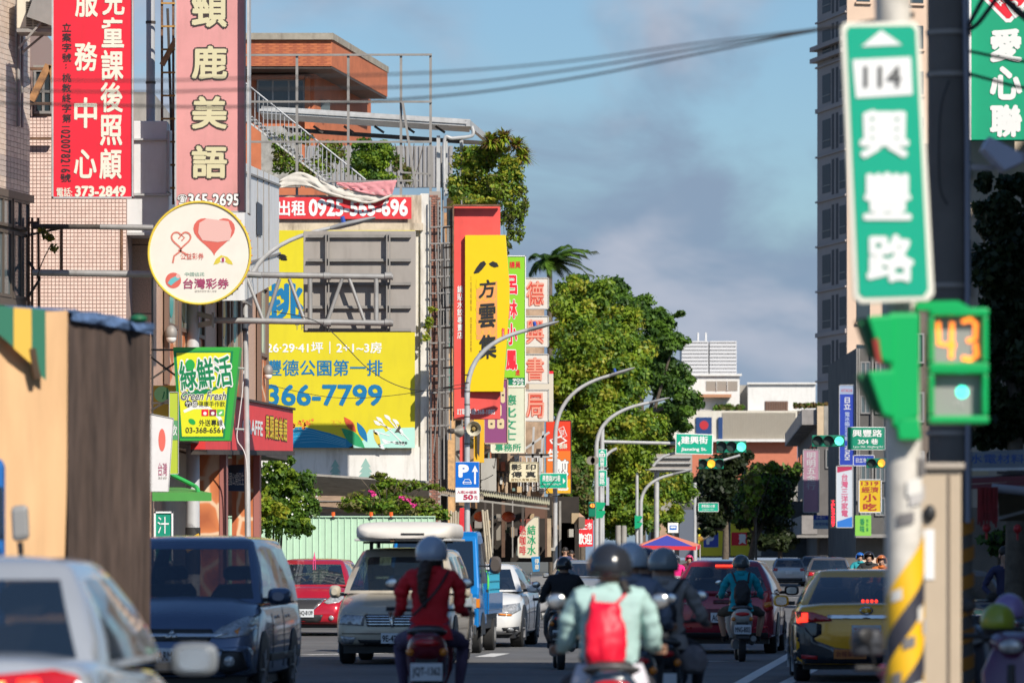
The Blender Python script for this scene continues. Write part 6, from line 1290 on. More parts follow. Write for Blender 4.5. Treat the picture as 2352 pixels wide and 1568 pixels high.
sgx.line([(2196,930),(2204,915),(2214,935)],6,mat('figure_grey',(.42,.41,.39),.6),lay=-.076)
# dark concrete utility pole
t=thing('utility_pole','dark concrete utility pole right of the near green route sign','pole',(PX(2182,38),38,0));mb=MB(True);mb.tube([(PX(2186,38),38,0),W(2176,-80,38)],[.165,.15],24);mb.build('pole',mat('dark_concrete',(.12,.112,.105),.85,var=.2,vscale=1.5,bump=.2),t,world=True)
for y_ in(82,178,662,1000):mb=MB(True);c=W(2179,y_,38);mb.cyl(c,c+Vector((0,0,.035)),.168,n=24);mb.build('band',M['galv_dull'],t,world=True)
mb=MB(True);mb.tube([W(2223,1200,37.85),W(2222,300,37.85),W(2216,-60,37.85)],.022,8);mb.build('conduit',mat('blue_grey_pipe',(.20,.22,.28),.5),t,world=True)
for q in range(7):
 cc_=W(2186,1225+q*62,38);mb=MB(True);vs=[]
 for u in range(11):
  a=R(180+18*u)
  for dz in(0,.10):vs.append((cc_.x+.169*math.cos(a),38+.169*math.sin(a),cc_.z-dz+.13*u/10))
 mb.add(vs,[(2*u,2*u+2,2*u+3,2*u+1)for u in range(10)]);mb.build('orange_band',mat('faded_orange_tape',(.42,.17,.02),.6),t,world=True)
mb=MB(True)
for pts in(((2180,185),(2160,260),(2158,420),(2176,470)),((2224,60),(2240,30),(2262,-10)),((2222,70),(2250,50),(2300,-20))):mb.tube(catmull([W(*p,37.7)for p in pts],6),.02 if pts[0][0]>2200 else.008,6)
mb.build('cable',M['cable'],t,world=True,kind='stuff')
for(p,q,r_)in(((2290,-20),(2380,60),.03),((2226,118),(2420,150),.012),((2226,170),(2420,215),.012)):mb=MB(True);mb.tube([W(*p,37),W((p[0]+q[0])/2,(p[1]+q[1])/2+4,37),W(*q,37)],r_,6);tag(mb.build('overhead_cable',M['cable']),{.03:'thick dark cable crossing the top right corner'}.get(r_,'upper thin cable crossing the green sign' if p[1]<150 else 'lower thin cable crossing the green sign'),'cable')
# utility cabinet
t=thing('utility_cabinet','beige metal cabinet behind the taped signal pole','cabinet',(PX(2150,30),30,0));Yc=30;mb=MB();boxp(mb,2060,1070,2208,1700,Yc,Yc+.5);mb.v=[Vector((v.x,v.y,max(0,v.z)))for v in mb.v];mb.build('body',mat('cabinet_beige',(.50,.40,.29),.5,var=.05,dirt=.15),t,world=True,bevel=.01)
mb=MB();boxp(mb,2050,1062,2216,1076,Yc-.04,Yc+.54);mb.build('lid',mat('cabinet_lid',(.42,.36,.30),.5),t,world=True,bevel=.005)
mb=MB();boxp(mb,2178,1090,2182,1640,Yc-.012,Yc-.001);boxp(mb,2112,1100,2115,1640,Yc-.012,Yc-.001);mb.build('door_seam',mat('seam_brown',(.16,.12,.09),.6),t,world=True,kind='stuff')
mb=MB(True);c=W(2136,1178,Yc-.02);mb.ell(c,(.035,.02,.05),14,8);mb.build('lock',M['black'],t,world=True)
mb=MB();boxp(mb,2118,1215,2146,1330,Yc-.008,Yc-.002);mb.build('notice',M['white'],t,world=True)
# pale lamp at the top right
t=thing('flood_lamp','blue grey slanted lamp head in front of the dark tree at the right','lamp',W(2300,390,34));mb=MB();mb.prism([W(2258,340,34),W(2272,312,34),W(2348,352,34),W(2352,372,34),W(2308,392,34)],(0,.3,0));mb.build('head',mat('pale_blue_housing',(.30,.34,.46),.5),t,world=True,bevel=.01)
mb=MB();mb.beam(W(2230,384,34.2),W(2285,386,34.2),.035);mb.beam(W(2345,360,34.2),W(2420,350,34.2),.06);mb.build('bracket',mat('bracket_grey',(.25,.25,.28),.5),t,world=True,kind='stuff')
# == off-frame buildings on the right whose shade lies over the near road
for(x0,x1,y0,y1,h,lab)in((14.5,30,16,44,28,'tall tiled apartment block beside the near road, outside the frame'),(14.5,30,44.5,78,17,'lower tiled apartment block farther along the road, outside the frame')):
 t=thing('apartment_building',lab,'building',(x0,y0,0));mb=MB();mb.box((x0,y0,0),(x1,y1,h));mb.build('wall',mat('tile_facade',(.42,.36,.30),.7,var=.1),t,world=True)
 for fl_ in range(int(h/3.2)):
  for q in range(int((y1-y0)/4)):
   mb=MB();yy=y0+1.2+q*4;mb.box((x0-.06,yy,1.2+fl_*3.2),(x0+.02,yy+2,2.7+fl_*3.2));mb.build('window',M['glassd'],t,world=True)
   # == street level, middle: tin canopy, boards, canopy tent
Ya=163
t=thing('shop_awning','long rusty corrugated awning over the dark old shop fronts','awning',W(1120,1160,Ya))
def awn(p,q,Y0,Y1,w,m_,nm,wave=True):
 """corrugated sheet from p (left, px) to q; front edge at Y0 drops from Y1"""
 mb=MB(True);n=90;vs=[]
 for i in range(n+1):
  u=i/n;x=p[0]+(q[0]-p[0])*u;y_=p[1]+(q[1]-p[1])*u;dz=.03*math.sin(i*2.1)if wave else 0
  a_=W(x,y_,Y0);b_=W(x,y_-w,Y1);a_.z+=dz;b_.z+=dz;vs+=[a_,b_]
 mb.add(vs,[(2*i,2*i+2,2*i+3,2*i+1)for i in range(n)]);return mb.build(nm,m_,t,world=True,solid=.02)
awn((975,1128),(1110,1146),150.5,153,12,mat('rusty_sheet',(.30,.25,.19),.7,.1,var=.25,dirt=.6,dcol='#5a3018'),'sheet');awn((1100,1136),(1262,1158),158,163,12,mat('mossy_sheet',(.34,.33,.24),.75,var=.25,dirt=.5,dcol='#55452c'),'sheet')
mb=MB();mb.beam(W(975,1130,150.4),W(1110,1148,150.4),.09,.05);mb.beam(W(1100,1149,157.9),W(1262,1168,157.9),.1,.06);mb.build('gutter',M['concrete'],t,world=True,kind='stuff')
# shop fronts below: dark openings, posts, shutters
t=thing('old_shop_front','dark open shop fronts with timber posts under the rusty awning','shop front',(PX(1130,170),170,0))
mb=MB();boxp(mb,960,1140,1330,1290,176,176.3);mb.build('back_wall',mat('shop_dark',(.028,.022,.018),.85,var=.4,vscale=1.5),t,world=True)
for(x,w_,Y,m_)in((1068,4,164,M['bark']),(1112,5,165,M['dark_iron']),(1130,3,165,M['concrete']),(1152,8,166,mat('brown_post',(.10,.055,.035),.8,var=.3)),(1176,3,168,M['galv_dull']),(1198,6,168,M['dark_iron']),(1252,5,168,mat('brown_post',(.1,.055,.035),.8)),(1268,7,172,M['bark']),(1284,5,172,M['concrete'])):
 mb=MB();boxp(mb,x,1150,x+w_,1279,Y,Y+.15);mb.v=[Vector((v.x,v.y,max(0,v.z)))for v in mb.v];mb.build('post',m_,t,world=True)
for(x0,y0,x1,y1,Y,m_,nm)in((1256,1190,1266,1278,169,mat('tan_board',(.40,.30,.20),.7,var=.2),'board'),(1290,1200,1320,1278,176,mat('tan_board',(.4,.3,.2),.7),'board'),(1140,1180,1150,1240,170,mat('shutter_grey2',(.22,.20,.17),.6),'shutter'),(1206,1160,1252,1190,175,mat('dim_signboard',(.12,.06,.04),.7),'signboard'),(1090,1188,1128,1212,172,M['galv_dull'],'vent')):
 mb=MB();boxp(mb,x0,y0,x1,y1,Y,Y+.1);mb.build(nm,m_,t,world=True)
rq=random.Random(9)
for q in range(34):
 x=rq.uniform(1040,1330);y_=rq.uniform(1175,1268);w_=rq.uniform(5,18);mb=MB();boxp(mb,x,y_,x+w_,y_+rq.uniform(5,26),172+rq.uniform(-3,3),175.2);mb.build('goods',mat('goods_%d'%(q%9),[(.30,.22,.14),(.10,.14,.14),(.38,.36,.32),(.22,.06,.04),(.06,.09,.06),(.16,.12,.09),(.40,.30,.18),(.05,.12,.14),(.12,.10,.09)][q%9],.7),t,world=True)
 # upper clutter behind the signs: AC cabinet, shutters, tiled wall piece
t=thing('old_house','cluttered old house front of brown tiles and rusty railings between the shop signs','house',(PX(1140,172),172,0))
mb=MB();boxp(mb,1012,1030,1250,1140,171.5,172.5);boxp(mb,1180,640,1250,1030,174,176);mb.build('wall',mat('old_tile_wall',(.40,.28,.19),.8,var=.4,vscale=2,dirt=.5,dcol='#2c2018'),t,world=True,kind='stuff')
for q in range(12):x=1072+q*9;mb=MB();boxp(mb,x,1085,x+4.5,1136,171.2,171.4);mb.build('shutter_board',mat('timber_%d'%(q%3),[(.34,.22,.12),(.42,.33,.24),(.24,.15,.09)][q%3],.8,var=.2),t,world=True)
mb=MB();boxp(mb,1104,1052,1140,1128,170.6,171.1);mb.build('meter_cabinet',mat('cabinet_grey',(.42,.41,.38),.5,dirt=.3),t,world=True,bevel=.01)
mb=MB(True)
for q in range(26):
 a_=(rq.uniform(1020,1250),rq.uniform(1020,1130));b_=(a_[0]+rq.uniform(-60,60),a_[1]+rq.uniform(-30,30));mb.tube(catmull([W(*a_,168),W((a_[0]+b_[0])/2,max(a_[1],b_[1])+6,168),W(*b_,168)],4),.012,4)
mb.build('loose_wires',M['cable'],t,world=True,kind='stuff')
for(a_,b_)in(((1078,1060),(1160,1015)),((1060,1010),(1130,990)),((1020,1000),(1060,1060)),((1206,1030),(1262,992)),((1206,1048),(1262,1048)),((1222,1090),(1226,980)),((1240,1090),(1248,990)),((1172,1044),(1262,1044))):bar(t,[a_,b_],.07,'strut',M['dark_iron']if a_[0]<1200 else M['galv'],165.5)
for q in range(46):
 x=rq.uniform(1070,1244);y_=rq.uniform(1034,1125);w_=rq.uniform(3,13);h_=rq.uniform(6,34);mb=MB();boxp(mb,x,y_,min(x+w_,1249),min(y_+h_,1138),171.0+rq.uniform(-.4,.3),171.45);mb.build(('shutter','panel','door','board')[q%4],mat('front_%d'%(q%8),[(.55,.50,.42),(.45,.20,.08),(.20,.19,.18),(.50,.36,.20),(.62,.62,.58),(.12,.20,.18),(.30,.22,.15),(.40,.12,.06)][q%8],.7,var=.2,dirt=.4),t,world=True)
for q in range(9):x=1190+q*6.4;mb=MB(True);mb.tube([W(x,1040+q%3*9,170.8),W(x+rq.uniform(-2,2),1128,170.8)],.022,6);mb.build('pipe',M['whitemetal']if q%2 else M['galv_dull'],t,world=True)
# roof tiles strip / water tank seen beside the shrub
mb=MB(True);mb.cyl(W(1090,540,151),W(1090,500,151),.0)if False else None
t=thing('awning_small','faded olive arched canopy beside the ladders','awning',W(1063,650,151));mb=MB(True);vs=[]
for q in range(9):
 a=math.pi*q/8;
 for yy in(149.8,151.5):vs.append((PX(1058,150)+.42*math.cos(a),yy,PZ(640,150)+.32*math.sin(a)))
mb.add(vs,[(2*q,2*q+2,2*q+3,2*q+1)for q in range(8)]);mb.build('hood',mat('olive_cloth',(.16,.18,.08),.7),t,world=True,solid=.02)
for(x,y_,lab)in((1060,740,'upper'),(1060,800,'lower')):
 t=thing('air_conditioner',lab+' grimy air conditioner unit behind the red sign frame','air conditioner',W(x,y_+20,148),group='units behind the sign frame');mb=MB();boxp(mb,x-14,y_-18,x+12,y_+18,147.6,148.2);mb.build('casing',mat('grimy_casing',(.10,.10,.10),.6,var=.3),t,world=True,bevel=.02);mb=MB(True);c=W(x-2,y_,147.58);mb.tube([c+Vector((.13*math.cos(a),0,.13*math.sin(a)))for a in[6.283*i/20 for i in range(21)]],.012,5,cap=False);mb.build('fan_guard',M['galv_dull'],t,world=True)
 # coffee / ice water board
Yk=158
s=Sign('drinks_board','cream board with red coffee and green ice water characters beside the shop front','sign',Yk,1189,1192,1238,1280,mat('drinks_cream',(.60,.55,.42),.6,var=.05),M['galv_dull'],depth=.12,fw=1,outline=[(1189,1236),(1212,1200),(1228,1186),(1238,1186),(1238,1276),(1234,1281),(1192,1280),(1189,1274)])
s.text('熱咖啡',1193,1206,1208,1274,mat('coffee_red',(.55,.03,.04),.5),.03,v=True);s.text('結冰水',1211,1205,1231,1274,mat('ice_green',(.0,.30,.12),.5),.03,v=True)
s=Sign('parking_board','small blue board with white characters leaning below the cream drinks board','sign',157,1220,1277,1240,1313,mat('small_board_blue',(.02,.20,.45),.5),None,depth=.04,outline=[(1220,1278),(1240,1277),(1239,1311),(1224,1313)]);s.text('停車',1228,1282,1238,1308,M['cream'],.02,v=True)
# rolled mats / planks and a red cloth
for(x,n_,y0,Y,lab)in((1058,5,1160,140.8,'bundle of tall pale poles left of the parking sign post'),(1106,3,1172,141.5,'bundle of pale tied planks right of the blue truck cab')):
 pass
for(x0,y0,n_,lab)in((1008-0,1172,5,'upright bundle of pale bamboo poles beside the shed'),(1162,1170,3,'tall bundle of pale bamboo poles behind the blue truck')):
 x0={1008:1742/1.714 if False else 1040-4,1162:1108}[x0];t=thing('pole_bundle',lab,'poles',W(x0,1290,148))
 for q in range(n_):mb=MB(True);mb.tube([W(x0+q*5.2+(12 if n_==3 else 0),1300,148),W(x0+q*5.2,y0+(q%2)*3,148)],.032,8);mb.build('pole',mat('bamboo_%d'%(q%2),[(.46,.40,.30),(.36,.31,.23)][q%2],.7,var=.15),t,world=True)
s=Sign('cloth_banner','red cloth banner hanging behind the parking sign post','banner',147,1054,1165,1090,1235,mat('cloth_red',(.62,.02,.03),.7,var=.15,bump=.4,bscale=5),None,depth=.03,outline=[(1056,1166),(1070,1166),(1086,1225),(1084,1235),(1054,1228)])
# glowing looking lanterns under the awning
for x in(1104,1168):t=thing('lantern','round red lantern under the rusty awning, '+('left one' if x==1104 else 'right one'),'lantern',W(x,1186,160),group='round lanterns under the awning');mb=MB(True);mb.ell((0,0,0),(.22,.22,.17),14,8);mb.build('globe',mat('lantern_dim',(.34,.05,.015),.5),t)
# peach awning, red welcome banner
t=thing('peach_awning','faded peach fabric awning at the end of the shop row','awning',W(1300,1175,181));mb=MB();mb.add([W(1262,1165,179),W(1343,1187,179),W(1320,1170,184),W(1262,1150,184),W(1343,1189.5,179),W(1262,1172,179)],[(0,1,2,3),(0,5,4,1)]);mb.build('fabric',mat('peach_cloth',(.60,.34,.22),.7,var=.1),t,world=True,solid=.02)
s=Sign('welcome_banner','red welcome banner with white characters beyond the shop row','banner',190,1322,1192,1362,1256,mat('welcome_red',(.68,.02,.03),.5),None,depth=.04,outline=[(1330,1192),(1362,1192),(1362,1254),(1318,1256),(1316,1216)]);s.text('新上市',1326,1199,1360,1216,M['white'],.05);s.text('歡迎',1324,1224,1360,1250,M['white'],.06)
# blue and salmon canopy tent
Yt=188;t=thing('market_canopy','blue and salmon pop-up canopy tent with red fringe','canopy',(PX(1535,Yt),Yt,0))
ap=W(1532,1226,Yt+1.2);c4=[W(1466,1252,Yt),W(1600,1254,Yt-.3),W(1608,1250,Yt+2.6),W(1476,1246,Yt+2.6)]
sal,blu_=mat('salmon_cloth',(.66,.22,.14),.7),mat('tent_blue',(.05,.06,.36),.7)
def tri(a,b,c,m_,nm):mb=MB();mb.add([a,b,c],[(0,1,2)]);mb.build(nm,m_,t,world=True,solid=.012)
a1=c4[0].lerp(c4[1],.07);a2=c4[0].lerp(c4[1],.93);mid=ap.lerp(c4[0].lerp(c4[1],.5),.12)
tri(a1,a2,mid,blu_,'front_panel');
mb=MB();mb.add([c4[0],a1,mid,a2,c4[1],ap],[(0,1,2,5),(5,2,3,4)]);mb.build('canopy_border',sal,t,world=True,solid=.012)
tri(c4[1],c4[2],ap,sal,'side_panel');tri(c4[2],c4[3],ap,blu_,'rear_panel');tri(c4[3],c4[0],ap,sal,'side_panel')
mb=MB();mb.add([c4[0]+Vector((0,-.01,0)),c4[1]+Vector((0,-.01,0)),c4[1]+Vector((0,-.01,-.14)),c4[0]+Vector((0,-.01,-.14))],[(0,1,2,3)]);mb.add([c4[1],c4[2],c4[2]-Vector((0,0,.14)),c4[1]-Vector((0,0,.14))],[(0,1,2,3)]);mb.build('fringe',mat('fringe_red',(.66,.03,.05),.6),t,world=True,solid=.01)
for c in c4:mb=MB();mb.beam((c.x,c.y,0),(c.x,c.y,c.z),.04);mb.build('leg',M['galv'],t,world=True)
# bare concrete posts beyond
for(x,lab)in((1420,'short pale concrete post left of the far green signal'),(1433,'pale concrete post right beside its twin under the trees')):t=thing('concrete_post',lab,'post',(PX(x,216),216,0));mb=MB(True);mb.cyl((0,0,0),(0,0,PZ(1206,216)),.12,n=12);mb.build('post',M['concrete'],t)
# == vehicles: local +y is the front, x right, z up
def paint(name,col,rough=.28,metal=.35,dirt=0):return mat(name,col,rough,metal,coat=.8,dirt=dirt,dcol='#6e665c',var=.04)
CH=mat('chrome',(.60,.60,.60),.15,.9);BT=mat('black_trim',(.02,.02,.022),.5);LENS=mat('lamp_lens',(.42,.43,.44),.12,.3,spec=.9,var=.4,vscale=22)
TL=mat('tail_lens_red',(.42,.008,.012),.15,spec=.8,var=.3,vscale=14);TLon=mat('tail_light_lit',(1,.04,.02),.3,emit=1.6);AMB=mat('indicator_amber',(.70,.22,.02),.2,spec=.8)
GLS=mat('car_glass',(.012,.022,.038),.04,spec=1.0,coat=1,alpha=.78);PLATE=mat('plate_white',(.62,.66,.70),.45);INK=mat('plate_ink',(.02,.02,.03),.5)
def subdiv_poly(outline,cell):
 bm=bmesh.new();vs=[bm.verts.new((x,0,z))for x,z in outline]
 tri=tessellate_polygon([[Vector((x,0,z))for x,z in outline]])
 for t in tri:
  try:bm.faces.new([vs[i]for i in t])
  except ValueError:pass
 for _ in range(4):
  e=[e for e in bm.edges if e.calc_length()>cell]
  if not e:break
  bmesh.ops.subdivide_edges(bm,edges=e,cuts=1);bmesh.ops.triangulate(bm,faces=bm.faces)
 v=[x.co.copy()for x in bm.verts];bm.verts.index_update();f=[[q.index for q in x.verts]for x in bm.faces];bm.free();return v,f
class Car:
 def __init__(s,name,label,cat,X,Y,rot,L,Wd,H,stations,gh,pm,wb=None,wr=.31,tw=.2,glass=GLS,group=None,roof_m=None,under=.2,wheels=True):
  s.t=thing(name,label,cat,(X,Y,0),rot,group);s.L,s.W,s.H=L,Wd,H;w=Wd/2
  # lower body
  st=[Vector(q[:3])for q in stations];P1=catmull([Vector((q[0],q[1],q[2]))for q in stations],4);P2=catmull([Vector((q[3],q[4],0))for q in stations],4)
  rings=[]
  for a,b in zip(P1,P2):
   y,hw,zb,zs,zt=a.x,a.y,a.z,b.x,b.y
   half=[(0,zb),(hw*.55,zb),(hw*.90,zb+.01),(hw*.985,zb+.07),(hw*1.0,zb+(zs-zb)*.45),(hw*.995,zb+(zs-zb)*.75),(hw*.965,zs-.03),(hw*.90,zs+(zt-zs)*.35),(hw*.62,zs+(zt-zs)*.85),(0,zt)]
   rings.append([Vector((x,y,z))for x,z in half]+[Vector((-x,y,z))for x,z in reversed(half[1:-1])])
  mb=MB(True);mb.loft(rings);s.body=mb.build('body',pm,s.t,ang=50);s.pm=pm
  me=s.body.data;s.bv=BVHTree.FromPolygons([v.co.copy()for v in me.vertices],[tuple(p.vertices)for p in me.polygons])
  # glasshouse between a base ring and a roof ring
  (yf,yr,wb_,zb_),(tf,tr,wt,zt_)=gh['base'],gh['top'];bulge_f,bulge_r=gh.get('bf',.14),gh.get('br',.08)
  fx=[0,.045,.15,.3,.5,.7,.85,.955,1];sp=gh.get('side',[0,.03,.12,.25,.38,.46,.50,.60,.70,.80,.86,.97,1]);glass_iv=gh.get('glass',[(.03,.46),(.50,.86)])
  def ringpts(yf,yr,w_,z,zr=None,bf=bulge_f,br=bulge_r):
   o=[]
   for u in fx[:-1]:x=-w_+2*w_*u;o.append((Vector((x,yf+bf*(1-(2*u-1)**2),z)),('F',u)))
   for u in sp[:-1]:o.append((Vector((w_+.02*math.sin(math.pi*u),yf+(yr-yf)*u,z)),('R',u)))
   for u in fx[:-1]:x=w_-2*w_*u;o.append((Vector((x,yr-br*(1-(2*u-1)**2),z)),('B',u)))
   for u in sp[:-1]:o.append((Vector((-w_-.02*math.sin(math.pi*u),yr+(yf-yr)*u,z)),('L',1-u)))
   return o
  vl=[0,.07,.3,.6,.88,1];base=ringpts(yf,yr,wb_,zb_);top=ringpts(tf,tr,wt,zt_,bf=bulge_f*.8,br=bulge_r*.8);n=len(base);V=[]
  for v in vl:
   for(p,k),(q,_)in zip(base,top):
    r_=p.lerp(q,v);b=.05*math.sin(math.pi*v);r_.x+=math.copysign(b*.7,r_.x)if k[0]in 'RL' else 0;r_.y+=(b*.9 if k[0]=='F' else-b*.9 if k[0]=='B' else 0);V.append(r_)
  groups={'frame':[],'windscreen':[],'rear_window':[],'side_window':[],'side_window_left':[]}
  mids_s=lambda u0,u1:(u0+u1)/2
  seg=[]
  for i in range(n):
   side,u=base[i][1];_,u2=base[(i+1)%n][1]
   nxt_side=base[(i+1)%n][1][0]
   if side in 'FB':m=(u+(u2 if nxt_side==side else 1))/2
   elif side=='R':m=(u+(u2 if nxt_side==side else 1))/2
   else:m=(u+(u2 if nxt_side==side else 0))/2
   seg.append((side,m))
  for j in range(len(vl)-1):
   gv=1<=j<=3
   for i in range(n):
    f=(j*n+i,j*n+(i+1)%n,(j+1)*n+(i+1)%n,(j+1)*n+i);side,m=seg[i];g='frame'
    if gv:
     if side=='F' and.045<m<.955:g='windscreen'
     elif side=='B' and gh.get('rear',True)and.045<m<.955:g='rear_window'
     elif side in 'RL' and any(a<=m<=b for a,b in glass_iv):g='side_window' if side=='R' else 'side_window_left'
    groups[g].append(f)
  for g,fs in groups.items():
   if not fs:continue
   ms=MB(True);ms.add(V,fs)
   if g=='frame':
    tr_=[V[(len(vl)-1)*n+i]for i in range(n)];c=Vector((0,(tf+tr)/2,zt_));crown=gh.get('crown',.07);prev=list(range((len(vl)-1)*n,len(vl)*n))
    for sc,up in((.93,.45),(.75,.75),(.4,.95)):
     k0=len(ms.v);ms.v+=[Vector((c.x+(p.x-c.x)*sc,c.y+(p.y-c.y)*sc,zt_+crown*up))for p in tr_];nw=list(range(k0,k0+n))
     for i in range(n):ms.f.append((prev[i],prev[(i+1)%n],nw[(i+1)%n],nw[i]));ms.mi.append(0)
     prev=nw
    ms.f.append(tuple(prev));ms.mi.append(0)
    s.cab=ms.build('cab_frame',roof_m or pm,s.t,ang=50)
   else:
   # drop unused verts
    used=sorted({i for f in fs for i in f});mp={o:k for k,o in enumerate(used)};m2=MB(True);m2 .add([V[i]for i in used],[tuple(mp[i]for i in f)for f in fs]);m2 .build('side_window' if g.startswith('side')else g,glass,s.t,ang=60)
  inside=mat('cabin_dark',(.03,.03,.033),.8);seatm=mat('seat_grey',(.10,.10,.11),.8,var=.2,vscale=8);ymin,ymax=yr+.12,yf-.05
  mb=MB();mb.box((-wb_*.93,ymin,zb_+.004),(wb_*.93,ymax,zb_+.03));mb.build('dashboard',inside,s.t)
  for sx in(-.38,.38):
   for q,yy in enumerate((yf-1.15,yf-2.0)):
    if yy-.1<ymin:continue
    mb=MB(True);mb.loft([ring((sx,yy-.03*k_,zb_+z_),w_,.06,2.6,14,'z')for k_,(z_,w_)in enumerate(((0,.24),(.12,.23),(.2,.17)))]);st_=mb.build('seat',seatm,s.t);mb=MB(True);mb.loft([ring((sx,yy-.1,zb_+z_),w_,.045,2.6,12,'z')for z_,w_ in((.24,.09),(.28,.13),(.36,.12),(.40,.07))]);mb.build('headrest',seatm,st_)
  mb=MB(True);mb.tube([Vector((-.37+.17*math.cos(a),yf-.62+.05*math.sin(a),zb_+.02+.15*math.sin(a)))for a in[6.283*q/20 for q in range(21)]],.014,6,cap=False);mb.build('steering_wheel',inside,s.t)
  allv=V;s.bvg=BVHTree.FromPolygons([v.copy()for v in V],[f for fs in groups.values()for f in fs])
  mb=MB();mb.box((-w*.86,-L/2+.25,under-.04),(w*.86,L/2-.25,under+.25));mb.build('underbody',BT,s.t)
  wb=wb or L*.58;s.axles=gh.get('axles',(L/2-L*.19,L/2-L*.19-wb))
  if wheels:
   tm=M['rubber'];rm=mat('alloy_rim',(.40,.40,.41),.35,.6)
   for ay in s.axles:
    for sd in(-1,1):
     if sd:
      arch=[(ay+(wr*1.22)*math.cos(a),wr+(wr*1.22)*math.sin(a))for a in[math.pi*q/14 for q in range(15)]]+[(ay-wr*1.22,under-.02),(ay+wr*1.22,under-.02)]
      s.patch(arch,'side',BT,'wheel_arch',sd=sd,off=.006)
     mb=MB(True);xo=sd*(w-.02);xi=sd*(w-.02-tw);mb.loft([ring((xi,ay,wr),wr*.93,wr*.93,2,26,'x'),ring((xi+sd*.025,ay,wr),wr,wr,2,26,'x'),ring((xo-sd*.025,ay,wr),wr,wr,2,26,'x'),ring((xo,ay,wr),wr*.93,wr*.93,2,26,'x'),ring((xo+sd*.002,ay,wr),wr*.70,wr*.70,2,26,'x')]);wh_=mb.build('wheel',tm,s.t)
     mb=MB(True);mb.loft([ring((xo+sd*.004,ay,wr),wr*.68,wr*.68,2,22,'x'),ring((xo-sd*.03,ay,wr),wr*.6,wr*.6,2,22,'x')]);mb.build('rim_well',BT,wh_)
     mb=MB()
     for q in range(7):a=6.283*q/7;mb.beam((xo+sd*.008,ay,wr),(xo+sd*.008,ay+wr*.64*math.cos(a),wr+wr*.64*math.sin(a)),.05,.02)
     mb.build('spokes',rm,wh_)
 def cast(s,u,z,face,sd=1,glass=False):
  o,d={'front':(Vector((u,20,z)),Vector((0,-1,0))),'rear':(Vector((u,-20,z)),Vector((0,1,0))),'side':(Vector((20*sd,u,z)),Vector((-sd,0,0))),'top':(Vector((u,z,20)),Vector((0,0,-1)))}[face]
  h=[b.ray_cast(o,d)for b in((s.bv,s.bvg)if not glass else(s.bvg,))];h=[x for x in h if x[0]is not None]
  return(min(h,key=lambda x:x[3])[0],-d)if h else(None,-d)
 def patch(s,outline,face,m,name,off=.008,sd=1,parent=None,thick=.012,cell=.09,glass=False):
  v,f=subdiv_poly(outline,cell);out=[];last=None;nrm=None
  hits=[s.cast(p.x,p.z,face,sd,glass)for p in v];good=[(p,h[0])for p,h in zip(v,hits)if h[0]is not None]
  if not good:return None
  for p,(h,nrm)in zip(v,hits):
   if h is None:
    q,hh=min(good,key=lambda g:(g[0]-p).length);h=Vector({'front':(p.x,hh.y,p.z),'rear':(p.x,hh.y,p.z),'side':(hh.x,p.x,p.z),'top':(p.x,p.z,hh.z)}[face])
   out.append(h+nrm*off)
  mb=MB(True);mb.add(out,f);return mb.build(name,m,parent or s.t,solid=thick,ang=60)
 def mir(s,outline,face,m,name,**k):
  a=s.patch(outline,face,m,name,**k);b=s.patch([(-x,z)for x,z in outline],face,m,name,**k);return a,b
 def rect(s,x0,z0,x1,z1,face,m,name,**k):return s.patch([(x0,z0),(x1,z0),(x1,z1),(x0,z1)],face,m,name,**k)
 def plate(s,cx,cz,text,face,w=.36,h=.16,m=PLATE,ink=INK):
  h_,nrm=s.cast(cx,cz,face);y=h_.y+nrm.y*.03;mb=MB();mb.box((cx-w/2,y-.008,cz-h/2),(cx+w/2,y+.008,cz+h/2));p=mb.build('licence_plate',m,s.t,bevel=.004)
  if text:
   Mx=Matrix.Translation(Vector((cx,y+nrm.y*.008,cz)))@(Matrix.Rotation(math.pi,4,'Z')if nrm.y>0 else Matrix.Identity(4))
   lettering(p,Mx,text,(-w*.44,-h*.32,w*.44,h*.30),ink,.003,.04)
 def mirrors(s,y,z,m,w=.2,h=.15,both=True,out=0):
  for sd in(-1,1):
   x=sd*(s.W/2+.10+out);mb=MB(True);mb.loft([ring((x,y-.07,z),w/2*.8,h/2*.8,3.2,16),ring((x,y-.05,z),w/2,h/2,3.2,16),ring((x,y+.05,z),w/2*.92,h/2*.9,2.6,16),ring((x,y+.10,z),w/2*.5,h/2*.5,2.2,16)]);o=mb.build('mirror',m,s.t)
   mb=MB();mb.beam((sd*(s.W/2-.08),y,z-h*.2),(x,y,z-h*.2),.05,.05);mb.build('mirror_arm',BT,o)
   mb=MB(True);mb.loft([ring((x,y-.073,z),w/2*.72,h/2*.72,3,16),ring((x,y-.078,z),w/2*.70,h/2*.70,3,16)]);mb.build('mirror_glass',CH,o)
def sedan_st(L,W,hood=.92,deck=1.02,belt=.93,zb=.2,nose=.62,hl=1.05):
 w=W/2;y0=-L/2
 return[(y0,w*.80,zb+.12,.62,.80),(y0+.05,w*.90,zb+.06,.84,.93),(y0+.22,w*.97,zb+.02,belt+.02,deck),(y0+.9,w,zb,belt+.02,deck+.02),(0,w,zb,belt,belt+.06),(L/2-hl-.25,w,zb,belt-.04,belt+.03),(L/2-.6,w*.975,zb,hood-.11,hood-.02),(L/2-.22,w*.90,zb+.02,nose+.06,nose+.14),(L/2-.06,w*.80,zb+.05,nose-.02,nose+.02),(L/2,w*.70,zb+.09,nose-.14,nose-.10)]
def XY(px,Y):return PX(px,Y)
